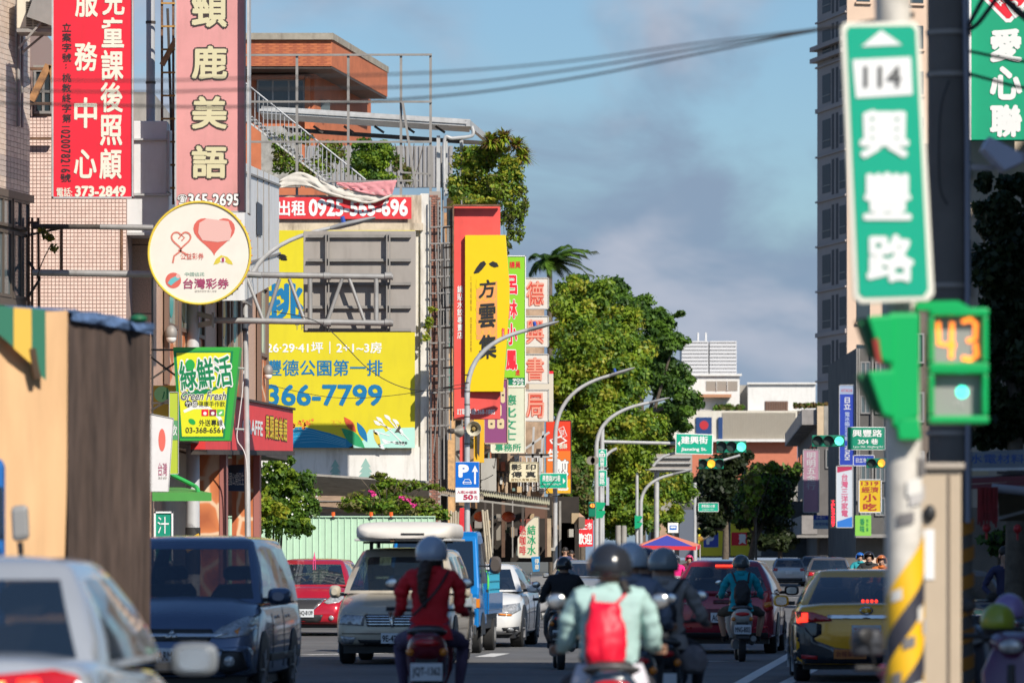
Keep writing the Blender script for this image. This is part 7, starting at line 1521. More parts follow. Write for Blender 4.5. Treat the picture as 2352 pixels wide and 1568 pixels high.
# ---- dark blue MPV
nb=paint('navy_paint',(.10,.145,.24),.25,.4)
s=216;Yz=F/s;X=PX(394,Yz);rot=math.pi-.073;L=4.58;Wd=1.78
def oncoming(px,Y,L,slope):
 r=math.pi-math.atan(slope);return PX(px,Y)+math.sin(math.atan(slope))*L/2,Y+L/2,r
X,Yc_,rot=oncoming(394,54.4,L,.073)
c=Car('parked_car' if False else 'car','dark blue people carrier driving towards us beside the big truck','car',X,Yc_,rot,L,Wd,1.79,[(-2.29,.78,.34,.9,1.0),(-2.24,.84,.28,1.02,1.06),(-2.0,.88,.25,1.04,1.1),(0,.89,.24,1.02,1.08),(.9,.89,.24,1.0,1.1),(1.35,.885,.24,.98,1.13),(1.8,.875,.25,.86,1.02),(2.08,.84,.27,.76,.90),(2.22,.78,.30,.70,.74),(2.29,.70,.34,.52,.58)],dict(base=(1.22,-2.2,.83,1.05),top=(.42,-1.95,.64,1.715),bf=.22,crown=.075,side=[0,.03,.12,.22,.27,.30,.42,.52,.56,.66,.76,.84,.88,.97,1],glass=[(.03,.27),(.30,.52),(.56,.84)]),nb,wb=2.72,wr=.34)
c.patch([(-.42,.78),(.42,.78),(.44,.735),(.40,.655),(-.40,.655),(-.44,.735)],'front',BT,'grille');c.patch([(-.60,.735),(.60,.735),(.50,.70),(-.50,.70)],'front',CH,'grille_bar',off=.018)
c.mir([(.44,.74),(.52,.80),(.72,.90),(.84,.93),(.86,.80),(.80,.72),(.58,.69),(.46,.69)],'front',LENS,'headlight',off=.014);c.mir([(.66,.76),(.72,.80),(.70,.72)],'front',AMB,'indicator',off=.022)
for q,dx in enumerate((-.0,)):c.patch([(0,.775),(.035,.735),(-.035,.735)],'front',CH,'badge',off=.03);c.mir([(.0,.735),(.035,.735),(.07,.69),(.0,.69)],'front',CH,'badge',off=.03)
c.patch([(-.48,.56),(.48,.56),(.42,.30),(-.42,.30)],'front',BT,'lower_grille');
for z in(.34,.39,.44,.49):c.rect(-.44,z,.44,z+.018,'front',mat('grille_grey',(.10,.11,.13),.4),'grille_slat',off=.02)
c.mir([(.54,.55),(.74,.58),(.80,.36),(.60,.30),(.50,.34)],'front',BT,'fog_recess',off=.010);c.mir([(.62+.06*math.cos(a),.44+.06*math.sin(a))for a in[6.283*q/12 for q in range(12)]],'front',LENS,'fog_lamp',off=.02)
c.mir([(.48,.585),(.80,.60),(.84,.56),(.84,.34),(.81,.34),(.80,.54),(.50,.555)],'front',nb,'bumper_trim',off=.02)
c.rect(-.55,.255,.55,.285,'front',mat('bumper_blue_trim',(.05,.09,.17),.3),'lip',off=.02);c.plate(-.02,.50,'ARM-0909','front');c.mirrors(.95,1.12,nb,.26,.19)
c.patch([(-1.9,.42),(1.0,.42),(1.0,.5),(-1.9,.5)],'side',BT,'side_moulding',sd=-1,off=.01)
for yy in(.62,-.42):c.patch([(yy,.34),(yy+.012,.34),(yy+.012,1.0),(yy,1.0)],'side',BT,'door_gap',sd=-1,off=.004,thick=.004)
for yy in(.05,-.95):c.patch([(yy,.88),(yy+.2,.88),(yy+.2,.915),(yy,.915)],'side',nb,'door_handle',sd=-1,off=.02)
c.rect(-.2,1.12,-.08,1.18,'front',mat('inside_sticker',(.35,.36,.40),.5),'windscreen_sticker',glass=True,off=.004)if False else None
# ---- red hatchback
rd=paint('cherry_paint',(.50,.012,.03),.22,.3);L=4.3;X,Yc_,rot=oncoming(700,100,L,.06)
c=Car('car','cherry red hatchback between the dark blue people carrier and the tan van','car',X,Yc_,rot,L,1.7,1.53,sedan_st(L,1.7,hood=.98,deck=.98,belt=.98),dict(base=(1.25,-2.0,.80,.97),top=(.32,-1.7,.58,1.46),bf=.22,crown=.06),rd,wr=.31)
c.patch([(-.36,.72),(.36,.72),(.30,.62),(.16,.50),(-.16,.50),(-.30,.62)],'front',mat('mesh_grey',(.03,.03,.033),.4),'grille');c.patch([(-.42,.74),(.42,.74),(.40,.71),(-.40,.71)],'front',CH,'grille_bar',off=.02);c.mir([(.40,.73),(.16,.49),(.13,.49),(.36,.73)],'front',CH,'grille_edge',off=.02)
c.mir([(.36,.66),(.56,.84),(.72,.86),(.74,.74),(.66,.66),(.44,.63)],'front',LENS,'headlight',off=.012);c.patch([(-.36,.42),(.36,.42),(.30,.27),(-.30,.27)],'front',BT,'lower_grille');c.mir([(.52+.05*math.cos(a),.36+.05*math.sin(a))for a in[6.283*q/10 for q in range(10)]],'front',LENS,'fog_lamp',off=.015);c.plate(0,.45,'AHQ-8139','front');c.mirrors(.95,1.02,rd)
mb=MB();mb.add([(-.62,1.5,.99),(.5,1.5,.99)],[])if False else None
t=thing('hanging_charm','pink tasselled charm hanging inside the red hatchback windscreen','charm',W(722,1290,99.4));mb=MB();mb.cbox((0,0,.06),(.05,.02,.07));mb.cbox((-.02,0,-.06),(.012,.01,.18));mb.cbox((.02,0,-.06),(.012,.01,.18));mb.cyl((0,0,.09),(0,0,.2),.02,.002,6);mb.build('tassel',mat('charm_pink',(.75,.08,.25),.5),t,kind='stuff')
# ---- tan van with roof box
tn=paint('tan_paint',(.52,.46,.36),.35,.1,dirt=.25);L=4.5;X,Yc_,rot=oncoming(901,73.6,L,.07)
c=Car('van','tan van with a long white roof box following the dark blue people carrier','van',X,Yc_,rot,L,1.70,1.70,[(-2.25,.76,.32,.9,1.0),(-2.2,.82,.28,1.0,1.04),(-1.9,.85,.25,1.02,1.06),(0,.85,.24,1.0,1.05),(1.0,.85,.24,.98,1.06),(1.45,.845,.24,.93,1.05),(1.9,.83,.26,.82,.90),(2.12,.80,.28,.74,.80),(2.22,.74,.30,.66,.70),(2.25,.66,.34,.46,.52)],dict(base=(1.35,-2.15,.79,1.02),top=(.35,-1.95,.62,1.62),bf=.26,crown=.07,side=[0,.03,.12,.22,.27,.30,.42,.52,.56,.66,.76,.84,.88,.97,1],glass=[(.03,.27),(.30,.52),(.56,.84)]),tn,wb=2.72,wr=.32)
c.patch([(-.40,.72),(.40,.72),(.36,.55),(-.36,.55)],'front',BT,'grille');
for z in(.575,.615,.655,.69):c.rect(-.38,z,.38,z+.014,'front',CH,'grille_slat',off=.018)
c.patch([(-.07,.75),(.07,.75),(.025,.62),(.018,.54),(-.018,.54),(-.025,.62)],'front',CH,'grille_badge',off=.03)
c.mir([(.40,.70),(.68,.72),(.78,.66),(.80,.58),(.42,.56)],'front',LENS,'headlight',off=.012);c.mir([(.40,.70),(.36,.74),(.70,.76),(.68,.72)],'front',tn,'brow',off=.01)
c.patch([(-.5,.36),(.5,.36),(.44,.27),(-.44,.27)],'front',BT,'lower_grille');c.mir([(.52,.39),(.74,.41),(.74,.31),(.58,.30)],'front',LENS,'fog_lamp',off=.012)
c.rect(-.83,.44,.83,.455,'front',mat('bumper_line',(.12,.10,.08),.5),'bumper_line',off=.006);c.plate(0,.38,'9E-4251','front',.32,.15);c.mirrors(1.1,1.04,tn,.17,.19)
mb=MB()
for sd in(-1,1):mb.beam((sd*.5,-.9,1.68),(sd*.5,-.9,1.77),.05);mb.beam((sd*.5,.2,1.66),(sd*.5,.2,1.77),.05)
mb.beam((-.62,.2,1.76),(.62,.2,1.76),.05,.03);mb.beam((-.62,-.9,1.77),(.62,-.9,1.77),.05,.03);mb.build('roof_rack',BT,c.t,kind='stuff')
rx_=thing('roof_box','long white plastic roof box strapped on the tan van','roof box',(0,0,0));rx_.location=c.t.location+Vector((math.sin(-rot)*0,0,1.78));rx_.rotation_euler=(0,0,rot)
mb=MB(True);mb.loft([ring((-.05,y,.13+dz),hw,hh,4.5,28)for y,hw,hh,dz in((-1.5,.5,.05,-.03),(-1.42,.66,.11,0),(-1.0,.72,.145,.01),(.5,.72,.145,.01),(.95,.70,.13,.0),(1.15,.64,.09,-.02),(1.22,.5,.05,-.04))]);mb.build('shell',mat('box_white',(.72,.71,.68),.35,dirt=.3),rx_,ang=60)
mb=MB();mb.box((-.76,-1.4,.0),(.66,1.12,.035));mb.build('tray',mat('box_tray',(.45,.45,.45),.5),rx_,bevel=.01);mb=MB();mb.cbox((-.2,1.22,.1),(.34,.012,.03));mb.build('maker_strip',BT,rx_)
for x in(-.38,.1):mb=MB();mb.cbox((x,1.17,.03),(.06,.03,.07));mb.build('latch',mat('latch_brown',(.2,.11,.06),.6),rx_)
# ---- small blue truck
bp=paint('truck_blue',(.0,.17,.50),.35,.1);L=4.0;X,Yc_,rot=oncoming(994,82,L,.087)
t=thing('small_truck','small bright blue flatbed truck with a netted crate beside the tan van','truck',(X,Yc_,0),rot)
def prismx(prof,x0,x1):mb=MB();return mb.prism([(x0,y,z)for y,z in prof],(x1-x0,0,0))
cabp=[(.55,.45),(.55,1.88),(.75,1.96),(1.35,1.95),(1.5,1.88),(1.92,1.06),(2.0,.95),(2.0,.42)]
mb=MB();rings=[]
for x,k_ in((-.74,.97),(-.70,1),(.70,1),(.74,.97)):rings.append([Vector((x*(1-.10*max(0,(z-1.05))/.9),.55+(y-.55)*1,z if z<1.8 else z-.03*(1-k_)/.03))for y,z in cabp])
mb.loft(rings);mb.build('cab',bp,t,bevel=.03)
def cabx(z):return.74*(1-.10*max(0,(z-1.05))/.9)
mb=MB();mb.add([(-.66,1.925,1.10),(.66,1.925,1.10),(.60,1.555,1.80),(-.60,1.555,1.80)],[(0,1,2,3)]);mb.build('windscreen',GLS,t,solid=.02)
for sd in(-1,1):
 mb=MB();mb.add([(sd*.745,.72,1.12),(sd*.745,1.62,1.12),(sd*.70,1.34,1.76),(sd*.70,.72,1.78)],[(0,1,2,3)]);mb.build('side_window',GLS,t,solid=.02)
 mb=MB();mb.box((sd*.75,.66,.50),(sd*.758,.675,1.9));mb.box((sd*.75,.70,.98),(sd*.77,.86,1.02));mb.build('door_seam',BT,t,kind='stuff')
 mb=MB(True);x=sd*.98;mb.loft([ring((x,1.68,1.42),.09,.13,3.2,14),ring((x,1.74,1.42),.10,.14,3.2,14),ring((x,1.80,1.42),.07,.10,2.4,14)]);o=mb.build('mirror',mat('mirror_brown',(.09,.075,.065),.35),t);mb=MB();mb.beam((sd*.72,1.7,1.40),(x,1.74,1.40),.03);mb.build('mirror_arm',BT,o)
 mb=MB();mb.box((sd*.44,1.995,.72),(sd*.70,2.012,.90));mb.build('headlight',LENS,t,bevel=.01);mb=MB();mb.box((sd*.70,1.86,.74),(sd*.752,2.01,.88));mb.build('indicator',AMB,t)
 for ay in(1.3,-1.1):
  wr=.27;mb=MB(True);xo=sd*.72;xi=sd*.54;mb.loft([ring((xi,ay,wr),wr*.93,wr*.93,2,24,'x'),ring((xi+sd*.02,ay,wr),wr,wr,2,24,'x'),ring((xo-sd*.02,ay,wr),wr,wr,2,24,'x'),ring((xo,ay,wr),wr*.92,wr*.92,2,24,'x'),ring((xo,ay,wr),wr*.6,wr*.6,2,24,'x')]);w_=mb.build('wheel',M['rubber'],t);mb=MB(True);mb.cyl((xo-sd*.01,ay,wr),(xo+sd*.012,ay,wr),wr*.55,wr*.4,18);mb.build('hub',mat('hub_grey',(.32,.31,.29),.5,.3),w_)
 mb=MB();mb.prism([(sd*.745,1.3+.36*math.cos(a),.30+.36*math.sin(a))for a in[math.pi*q/12 for q in range(13)]],(sd*.006,0,0));mb.build('wheel_arch',BT,t)
mb=MB();mb.box((-.70,1.98,.30),(.70,2.06,.46));mb.build('bumper',mat('bumper_dark',(.04,.045,.05),.5),t,bevel=.015)
mb=MB();mb.box((-.76,-2.0,.62),(.76,.5,.68));mb.build('bed',bp,t);mb=MB();mb.box((-.68,-1.9,.38),(.68,1.9,.615));mb.build('chassis',BT,t)
for(a_,b_)in(((-.77,-2.0,.681),(-.74,.5,.96)),((.74,-2.0,.681),(.77,.5,.96)),((-.739,-2.0,.681),(.739,-1.97,.96)),((-.739,.47,.681),(.739,.5,1.3))):mb=MB();mb.box(a_,b_);mb.build('side_board',bp,t,bevel=.005)
cr=thing('net_crate','teal blue crate with green netting on the small blue truck bed','crate',(0,0,0));cr.location=t.location+Matrix.Rotation(rot,3,'Z')@Vector((-.42,-.6,.685));cr.rotation_euler=(0,0,rot)
mb=MB();mb.box((-.32,-.9,0),(.32,.9,.62));mb.build('box',mat('crate_teal',(.03,.25,.38),.6,var=.2,vscale=5),cr,bevel=.01)
mb=MB()
for q in range(12):mb.beam((-.33,-.9+q*.16,0),(-.33,-.9+q*.16,.62),.02);mb.beam((-.33+q*.06,.91,0),(-.33+q*.06,.91,.62),.012)
for q in range(5):mb.beam((-.335,-.9,.08+q*.13),(-.335,.9,.08+q*.13),.02)
mb.build('net',mat('net_blue',(.04,.33,.48),.6),cr,kind='stuff');mb=MB(True);mb.ell((-.2,.95,.45),(.14,.06,.26),10,7);mb.build('green_bag',mat('bag_lime',(.10,.62,.10),.5),cr)
# ---- white sedan
wp=paint('white_paint',(.68,.68,.67),.25,0);L=4.57;X,Yc_,rot=oncoming(1078,87.4,L,.09)
c=Car('car','white saloon with tall front wheels right behind the small blue truck','car',X,Yc_,rot,L,1.76,1.45,sedan_st(L,1.76,hood=.93,deck=1.04),dict(base=(1.15,-1.75,.78,.95),top=(.28,-1.1,.56,1.385),bf=.22,crown=.055),wp,wr=.33,tw=.22)
c.mir([(.44,.70),(.82,.76),(.84,.64),(.72,.56),(.48,.58)],'front',LENS,'headlight',off=.012);c.mir([(.50,.585),(.72,.565),(.72,.545),(.50,.56)],'front',AMB,'indicator',off=.02);c.patch([(-.42,.74),(.42,.74),(.36,.42),(-.36,.42)],'front',BT,'grille');c.patch([(-.46,.76),(.46,.76),(.42,.74),(-.42,.74)],'front',CH,'grille_bar',off=.02)
c.mir([(.56,.34),(.82,.36),(.82,.27),(.60,.25)],'front',BT,'fog_recess');c.mir([(.70+.05*math.cos(a),.305+.04*math.sin(a))for a in[6.283*q/10 for q in range(10)]],'front',LENS,'fog_lamp',off=.02);c.mirrors(.9,1.0,wp,.24,.15)
for yy in(.55,-.5):c.patch([(yy,.3),(yy+.012,.3),(yy+.012,.92),(yy,.92)],'side',BT,'door_gap',sd=-1,off=.004,thick=.004)
# ---- grey car and others farther
gp_=paint('silver_paint',(.38,.40,.42),.25,.5);L=4.4;X,Yc_,rot=oncoming(1325,150,L,.04)
c=Car('car','pale silver car behind the rider in the black jacket','car',X,Yc_,rot,L,1.72,1.47,sedan_st(L,1.72,hood=.93,deck=1.0),dict(base=(1.15,-1.9,.78,.95),top=(.30,-1.3,.58,1.405),bf=.2,crown=.055),gp_);c.mir([(.40,.66),(.76,.78),(.80,.68),(.5,.58)],'front',LENS,'headlight',off=.012);c.patch([(-.36,.70),(.36,.70),(.3,.5),(-.3,.5)],'front',BT,'grille');c.mirrors(.9,1.0,gp_)
# ---- dark red hatchback, rear
dr=paint('wine_paint',(.30,.016,.035),.22,.3)
def away(px,Y,L,slope):r=-math.atan(slope);return PX(px,Y)-math.sin(r)*L/2,Y+L/2,r
L=3.8;X,Yc_,rot=away(1660,81.7,L,.11)
c=Car('car','dark red hatchback seen from behind with brake light on','car',X,Yc_,rot,L,1.67,1.52,[(-1.9,.70,.34,.62,.70),(-1.86,.78,.28,.86,.92),(-1.74,.82,.24,.95,1.0),(-1.2,.835,.22,.97,1.02),(0,.835,.22,.94,1.0),(.85,.83,.22,.90,1.0),(1.35,.80,.22,.80,.92),(1.7,.72,.25,.68,.74),(1.86,.62,.3,.56,.60),(1.9,.5,.36,.5,.52)],dict(base=(.95,-1.80,.79,.97),top=(.25,-1.42,.56,1.45),bf=.22,br=.12,crown=.06),dr,wr=.30)
c.mir([(.62,.97),(.72,1.02),(.80,.98),(.80,.72),(.70,.66),(.64,.74)],'rear',TL,'tail_light',off=.014);c.mir([(.66,.82),(.78,.84),(.78,.76),(.68,.74)],'rear',AMB,'indicator',off=.022)
c.rect(-.14,1.395,.14,1.42,'rear',TLon,'brake_light',off=.03,glass=True,cell=.05);c.plate(0,.58,'ACM-9221','rear',.38,.16)
c.rect(-.15,.80,.15,.86,'rear',mat('wine_dark',(.07,.005,.01),.4),'handle',off=.012);c.patch([(.08*math.cos(a),.955+.055*math.sin(a))for a in[6.283*q/18 for q in range(18)]],'rear',CH,'badge',off=.02);c.patch([(.06*math.cos(a),.955+.04*math.sin(a))for a in[6.283*q/18 for q in range(18)]],'rear',dr,'badge_inner',off=.026);c.rect(-.095,.943,.095,.967,'rear',CH,'badge_bar',off=.032)
c.patch([(-.42,.72),(.42,.72),(.34,.46),(-.34,.46)],'rear',mat('wine_recess',(.09,.006,.014),.4),'plate_recess',off=.004);c.rect(-.72,.26,.72,.34,'rear',BT,'bumper_base',off=.012);c.mir([(.50,.43),(.72,.45),(.72,.42),(.50,.40)],'rear',TL,'reflector',off=.015)
h_,nrm=c.cast(-.48,.80,'rear');lettering(c.t,Matrix.Translation(Vector((-.48,h_.y,.80))),'MARCH',(-.14,-.02,.14,.025),CH,.03,.03)
mb=MB(True);mb.tube([(-.02,-1.93,.99),(.3,-1.9,1.0)],.008,5);mb.build('wiper',BT,c.t);c.mirrors(.62,1.0,BT,.24,.16,out=.03)
for yy in(.45,-.45):c.patch([(yy,.3),(yy+.012,.3),(yy+.012,.95),(yy,.95)],'side',BT,'door_gap',sd=1,off=.004,thick=.004)
for yy in(-.25,.65):c.patch([(yy,.80),(yy-.18,.80),(yy-.18,.84),(yy,.84)],'side',dr,'door_handle',sd=1,off=.02)
# ---- taxi
ty_=paint('taxi_yellow',(.85,.41,.004),.25,.1);tk=paint('taxi_dark',(.02,.026,.035),.2,.2);L=4.6;X,Yc_,rot=away(1990,63,L,.035)
c=Car('taxi','yellow taxi with black lower bumper seen from behind','taxi',X,Yc_,rot,L,1.78,1.40,[(-2.3,.76,.30,.56,.62),(-2.27,.84,.25,.80,.86),(-2.18,.87,.22,.91,.97),(-1.6,.885,.2,.93,.99),(0,.89,.2,.90,.96),(1.0,.885,.2,.86,.95),(1.7,.86,.2,.76,.88),(2.1,.80,.22,.64,.72),(2.26,.70,.27,.56,.60),(2.3,.6,.33,.5,.52)],dict(base=(1.1,-1.95,.80,.93),top=(.2,-1.0,.56,1.345),bf=.22,br=.10,crown=.055),ty_,wr=.32)
c.patch([(-.885,.24),(-.885,.74),(-.78,.72),(-.62,.52),(-.38,.43),(0,.40),(.38,.43),(.62,.52),(.78,.72),(.885,.74),(.885,.24)],'rear',tk,'rear_bumper',off=.012);c.mir([(.55,.72),(.55,.60),(.70,.52),(.86,.56),(.86,.74),(.78,.78)],'rear',tk,'corner_panel',off=.008)
c.mir([(.86,.88),(.66,.87),(.44,.80),(.42,.76),(.60,.75),(.84,.74)],'rear',TL,'tail_light',off=.016);c.mir([(.86,.86),(.72,.86),(.72,.75),(.85,.74)],'rear',TLon,'brake_lamp',off=.026)
c.rect(-.48,.79,.48,.835,'rear',CH,'boot_trim',off=.022);c.patch([(.085*math.cos(a),.89+.05*math.sin(a))for a in[6.283*q/18 for q in range(18)]],'rear',CH,'badge',off=.02);c.patch([(.065*math.cos(a),.89+.033*math.sin(a))for a in[6.283*q/18 for q in range(18)]],'rear',ty_,'badge_inner',off=.026)
c.plate(0,.63,'TDC-0921','rear',.36,.16,PLATE,mat('plate_red_ink',(.5,.03,.04),.5));c.plate(-.2,.355,'','rear',.40,.12,mat('orange_plate',(.50,.16,.03),.5));h_,_=c.cast(-.2,.355,'rear');lettering(c.t,Matrix.Translation(Vector((-.2,h_.y-.04,.355))),'計程車客運',(-.17,-.035,.17,.035),mat('plate_brown_ink',(.22,.03,.01),.5),.005,.02)
for q in range(4):c.patch([(-.03+q*.055+.018*math.cos(a),1.005+.012*math.sin(a))for a in[6.283*k/8 for k in range(8)]],'rear',TLon,'brake_lamp_dot',off=.02,glass=True)
c.mir([(.60,.33),(.80,.35),(.80,.30),(.60,.29)],'rear',TL,'reflector',off=.02);c.mirrors(1.0,.98,ty_)
# ---- near silver saloon, rear corner
sp_=paint('silver_bright',(.50,.53,.57),.22,.45);L=4.55;slope=.035;r=-math.atan(slope);Yq=22.9;sq=F/Yq;Xc=-1.87-.86;
c=Car('car','silver saloon close by at the lower left corner with glowing red tail light','car',Xc+slope*L/2,Yq+L/2,r,L,1.76,1.56,[(-2.27,.76,.3,.62,.72),(-2.24,.83,.26,.94,1.02),(-2.12,.86,.22,1.04,1.10),(-1.5,.88,.2,1.04,1.12),(0,.88,.2,.98,1.04),(1.0,.88,.2,.93,1.02),(1.6,.86,.2,.82,.93),(2.1,.78,.22,.66,.72),(2.24,.70,.27,.58,.62),(2.27,.6,.33,.5,.52)],dict(base=(1.15,-1.72,.81,1.03),top=(.25,-1.0,.60,1.50),bf=.22,br=.12,crown=.06,side=[0,.03,.14,.27,.40,.47,.50,.60,.70,.78,.83,.95,1],glass=[(.03,.47),(.50,.83)]),sp_,wr=.32)
c.mir([(.85,1.0),(.68,1.045),(.40,1.02),(.22,.96),(.24,.84),(.60,.80),(.86,.84)],'rear',TL,'tail_light',off=.018);c.mir([(.62,1.0),(.52,1.0),(.52,.93),(.62,.93)],'rear',TLon,'brake_lamp',off=.03);c.mir([(.46,.99),(.38,.98),(.38,.91),(.46,.91)],'rear',mat('bulb_glow',(1,.35,.12),.3,emit=2.2),'bulb',off=.03);c.mirrors(1.0,1.03,mat('mirror_silver',(.22,.24,.26),.35,.3),.24,.17,out=.02)
c.patch([(-.5,.3),(-.488,.3),(-.488,1.0),(-.5,1.0)],'side',BT,'door_gap',sd=1,off=.004,thick=.004)
for yy in(-.75,.25):c.patch([(yy,.89),(yy-.2,.89),(yy-.2,.93),(yy,.93)],'side',CH,'door_handle',sd=1,off=.025)
# ---- far cars
for(px,Y,colr,lab,Hh)in((1812,268,(.36,.40,.45),'silver estate car farthest along the road by the dark trees',1.5),(1905,200,(.13,.12,.125),'dark brown sport utility car ahead of the yellow taxi',1.55),(1872,285,(.24,.24,.26),'grey van between the two distant cars',1.62)):
 L=4.5;X,Yc_,rot=away(px,Y,L,.04);pm_=paint('far_paint_%d'%px,colr,.3,.4)
 c=Car('car',lab,'car',X,Yc_,rot,L,1.8,Hh,[(-2.25,.78,.34,.66,.74),(-2.21,.85,.28,.92,.98),(-2.0,.88,.24,.99,1.03),(0,.9,.22,.97,1.02),(1.2,.88,.22,.9,1.0),(1.8,.82,.24,.78,.86),(2.25,.6,.33,.5,.55)],dict(base=(1.1,-2.12,.83,1.0),top=(.35,-1.75,.64,Hh-.07),bf=.2,crown=.06),pm_)
 c.mir([(.86,.96),(.58,.94),(.60,.80),(.86,.82)],'rear',TL,'tail_light',off=.02);c.plate(0,.72,'','rear',.36,.16,PLATE if px!=1905 else mat('plate_dull',(.2,.2,.2),.5));c.rect(-.7,.28,.7,.44,'rear',BT,'bumper_base',off=.012)
 # ---- grey saloon at the right behind the pole
gk=paint('slate_paint',(.12,.17,.24),.22,.5);L=4.5;X,Yc_,rot=oncoming(2206,72,L,.0)
c=Car('car','slate blue car facing us behind the concrete pole with bright reflections on its windscreen','car',X,Yc_,rot,L,1.76,1.38,sedan_st(L,1.76,hood=.92,deck=.98,belt=.90),dict(base=(1.2,-1.8,.80,.92),top=(.30,-1.1,.58,1.32),bf=.24,crown=.055),gk);c.mir([(.44,.66),(.80,.78),(.84,.66),(.52,.56)],'front',LENS,'headlight',off=.012);c.patch([(-.4,.72),(.4,.72),(.34,.48),(-.34,.48)],'front',BT,'grille');c.patch([(-.44,.74),(.44,.74),(.44,.715),(-.44,.715)],'front',CH,'grille_bar',off=.02);c.plate(.0,.45,'8R-0186','front');c.mirrors(.9,1.0,gk)
# ---- big truck turning, tarpaulin box
YA,YB=38.0,40.4;A=Vector((PX(155,YA),YA,0));B=Vector((PX(347,YB),YB,0));D=Vector((PX(-420,36.2),36.2,0));Cc=B+(D-A);zt=PZ(712,YA);zlo=1.05
t=thing('truck','big truck turning across with orange tarpaulin side and dirty rear darkened for its shade','truck',(A.x,A.y,0))
orange=mat('tarp_orange',(.72,.45,.24),.65,var=.12,vscale=1.2,bump=.5,bscale=1.3,dirt=.2,dcol='#7a5a44',stretch=(1.5,1.5,.4));dk=mat('tarp_shaded_brown',(.095,.066,.054),.7,var=.5,vscale=3.2,dirt=.3,dcol='#2a1810',bump=.4,bscale=4,stretch=(1.6,1.6,.45))  # rear brown holds the shade of that face, with dirt over it
def rippled(p,q,z0,z1,m_,nm,amp=.03,n=40,sag=.04,out=None):
 d_=(q-p);ln=d_.length;d_.normalize();nn_=out if out is not None else Vector((d_.y,-d_.x,0));mb=MB(True);vs=[];rows=14
 for j in range(rows+1):
  for i in range(n+1):
   u=i/n;v=j/rows;a_=amp*(noise.noise(Vector((u*7,v*1.5,ln)))*1.5+.5*noise.noise(Vector((u*19,v*3,5))));z=z0+(z1-z0)*v+(sag*noise.noise(Vector((u*5,9,0)))if j==rows else 0);vs.append(p+d_*ln*u+nn_*a_+Vector((0,0,z)))
 mb.add(vs,[(j*(n+1)+i,j*(n+1)+i+1,(j+1)*(n+1)+i+1,(j+1)*(n+1)+i)for j in range(rows)for i in range(n)]);return mb.build(nm,m_,t,world=True,ang=80)
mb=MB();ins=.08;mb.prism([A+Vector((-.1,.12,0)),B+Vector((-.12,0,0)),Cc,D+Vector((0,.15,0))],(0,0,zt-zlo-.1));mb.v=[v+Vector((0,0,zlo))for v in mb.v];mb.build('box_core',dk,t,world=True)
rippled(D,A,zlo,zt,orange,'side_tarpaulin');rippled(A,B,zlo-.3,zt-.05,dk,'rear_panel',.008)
nA=(B-A).normalized();nr_=Vector((nA.y,-nA.x,0));rippled(A-nr_*.0+nr_*.03,B+nr_*.03,zt-.075,zt+.01,mat('tarp_skylit_blue',(.10,.17,.33),.6,var=.3,vscale=6),'skylit_edge_sheet',.02,sag=.03,out=nr_)  # top edge: bluish skylight painted into the tarpaulin colour
mb=MB();mb.add([D+Vector((0,0,zt)),A+Vector((0,0,zt)),B+Vector((0,0,zt-.02)),Cc+Vector((0,0,zt))],[(0,1,2,3)]);mb.build('roof_sheet',mat('tarp_skylit_blue',(.10,.17,.33),.6),t,world=True,solid=.02)
nD=Vector(((A-D).y,-(A-D).x,0)).normalized()
def onside(px,py):Y=YA+(px-155)*(YA-36.2)/(155+420)*1.05;return W(px,py,Y-.12)
for(pts,m_)in((((-5,700),(31,706),(31,797),(-5,765)),mat('flap_green',(.035,.17,.11),.6)),(((31.5,706),(72,709),(73,836),(31.5,800)),mat('flap_yellow',(.72,.45,.08),.6)),(((72.5,708),(104,712),(105,873),(88,858),(72.5,838)),mat('flap_green',(.035,.17,.11),.6))):
 mb=MB();mb.prism([onside(*p)for p in pts],(0,.02,0));mb.build('flap',m_,t,world=True)
mb=MB(True);mb.tube([onside(73,800),onside(80,845),onside(86,868)],.03,6);mb.build('rope',mat('rope_dark',(.08,.05,.03),.8),t,world=True)
mb=MB(True);mb.ell(W(318,732,39.6),(.07,.08,.035));mb.build('green_cap',mat('cap_green',(.01,.12,.05),.5),t,world=True)
# cab (left of the box, mostly outside the frame), mirror, wheels, chassis
mb=MB();cx0=D.x-1.9;mb.prism([Vector((PX(12,33.6),33.6,0)),Vector((PX(10,36.0),36.0,0)),Vector((PX(-620,35.2),35.2,0)),Vector((PX(-620,33.0),33.0,0))],(0,0,1.45));mb.v=[v+Vector((0,0,.75))for v in mb.v];mb.build('cab',paint('cab_blue',(.03,.16,.50),.3,.1),t,world=True,bevel=.06)
mb=MB();mb.prism([W(-60,1095,33.5),W(8,1120,33.5),W(10,1240,33.5),W(-60,1240,33.5)],(0,-.02,0));mb.build('cab_window',GLS,t,world=True)
mb=MB();mb.prism([W(24,1162,33.2),W(62,1158,33.2),W(66,1238,33.2),W(28,1244,33.2)],(0,.1,0));mi_=mb.build('mirror',mat('mirror_grey',(.26,.26,.26),.5),t,world=True,bevel=.03);mb=MB(True);mb.tube([W(46,1244,33.25),W(50,1300,33.25),W(20,1310,33.3)],.02,6);mb.build('mirror_arm',BT,mi_,world=True)
mb=MB();mb.prism([A+Vector((-.2,.3,0)),B+Vector((-.2,-.2,0)),Cc+Vector((0,-.3,0)),D+Vector((0,.3,0))],(0,0,.3));mb.v=[v+Vector((0,0,.74))for v in mb.v];mb.build('chassis',BT,t,world=True)
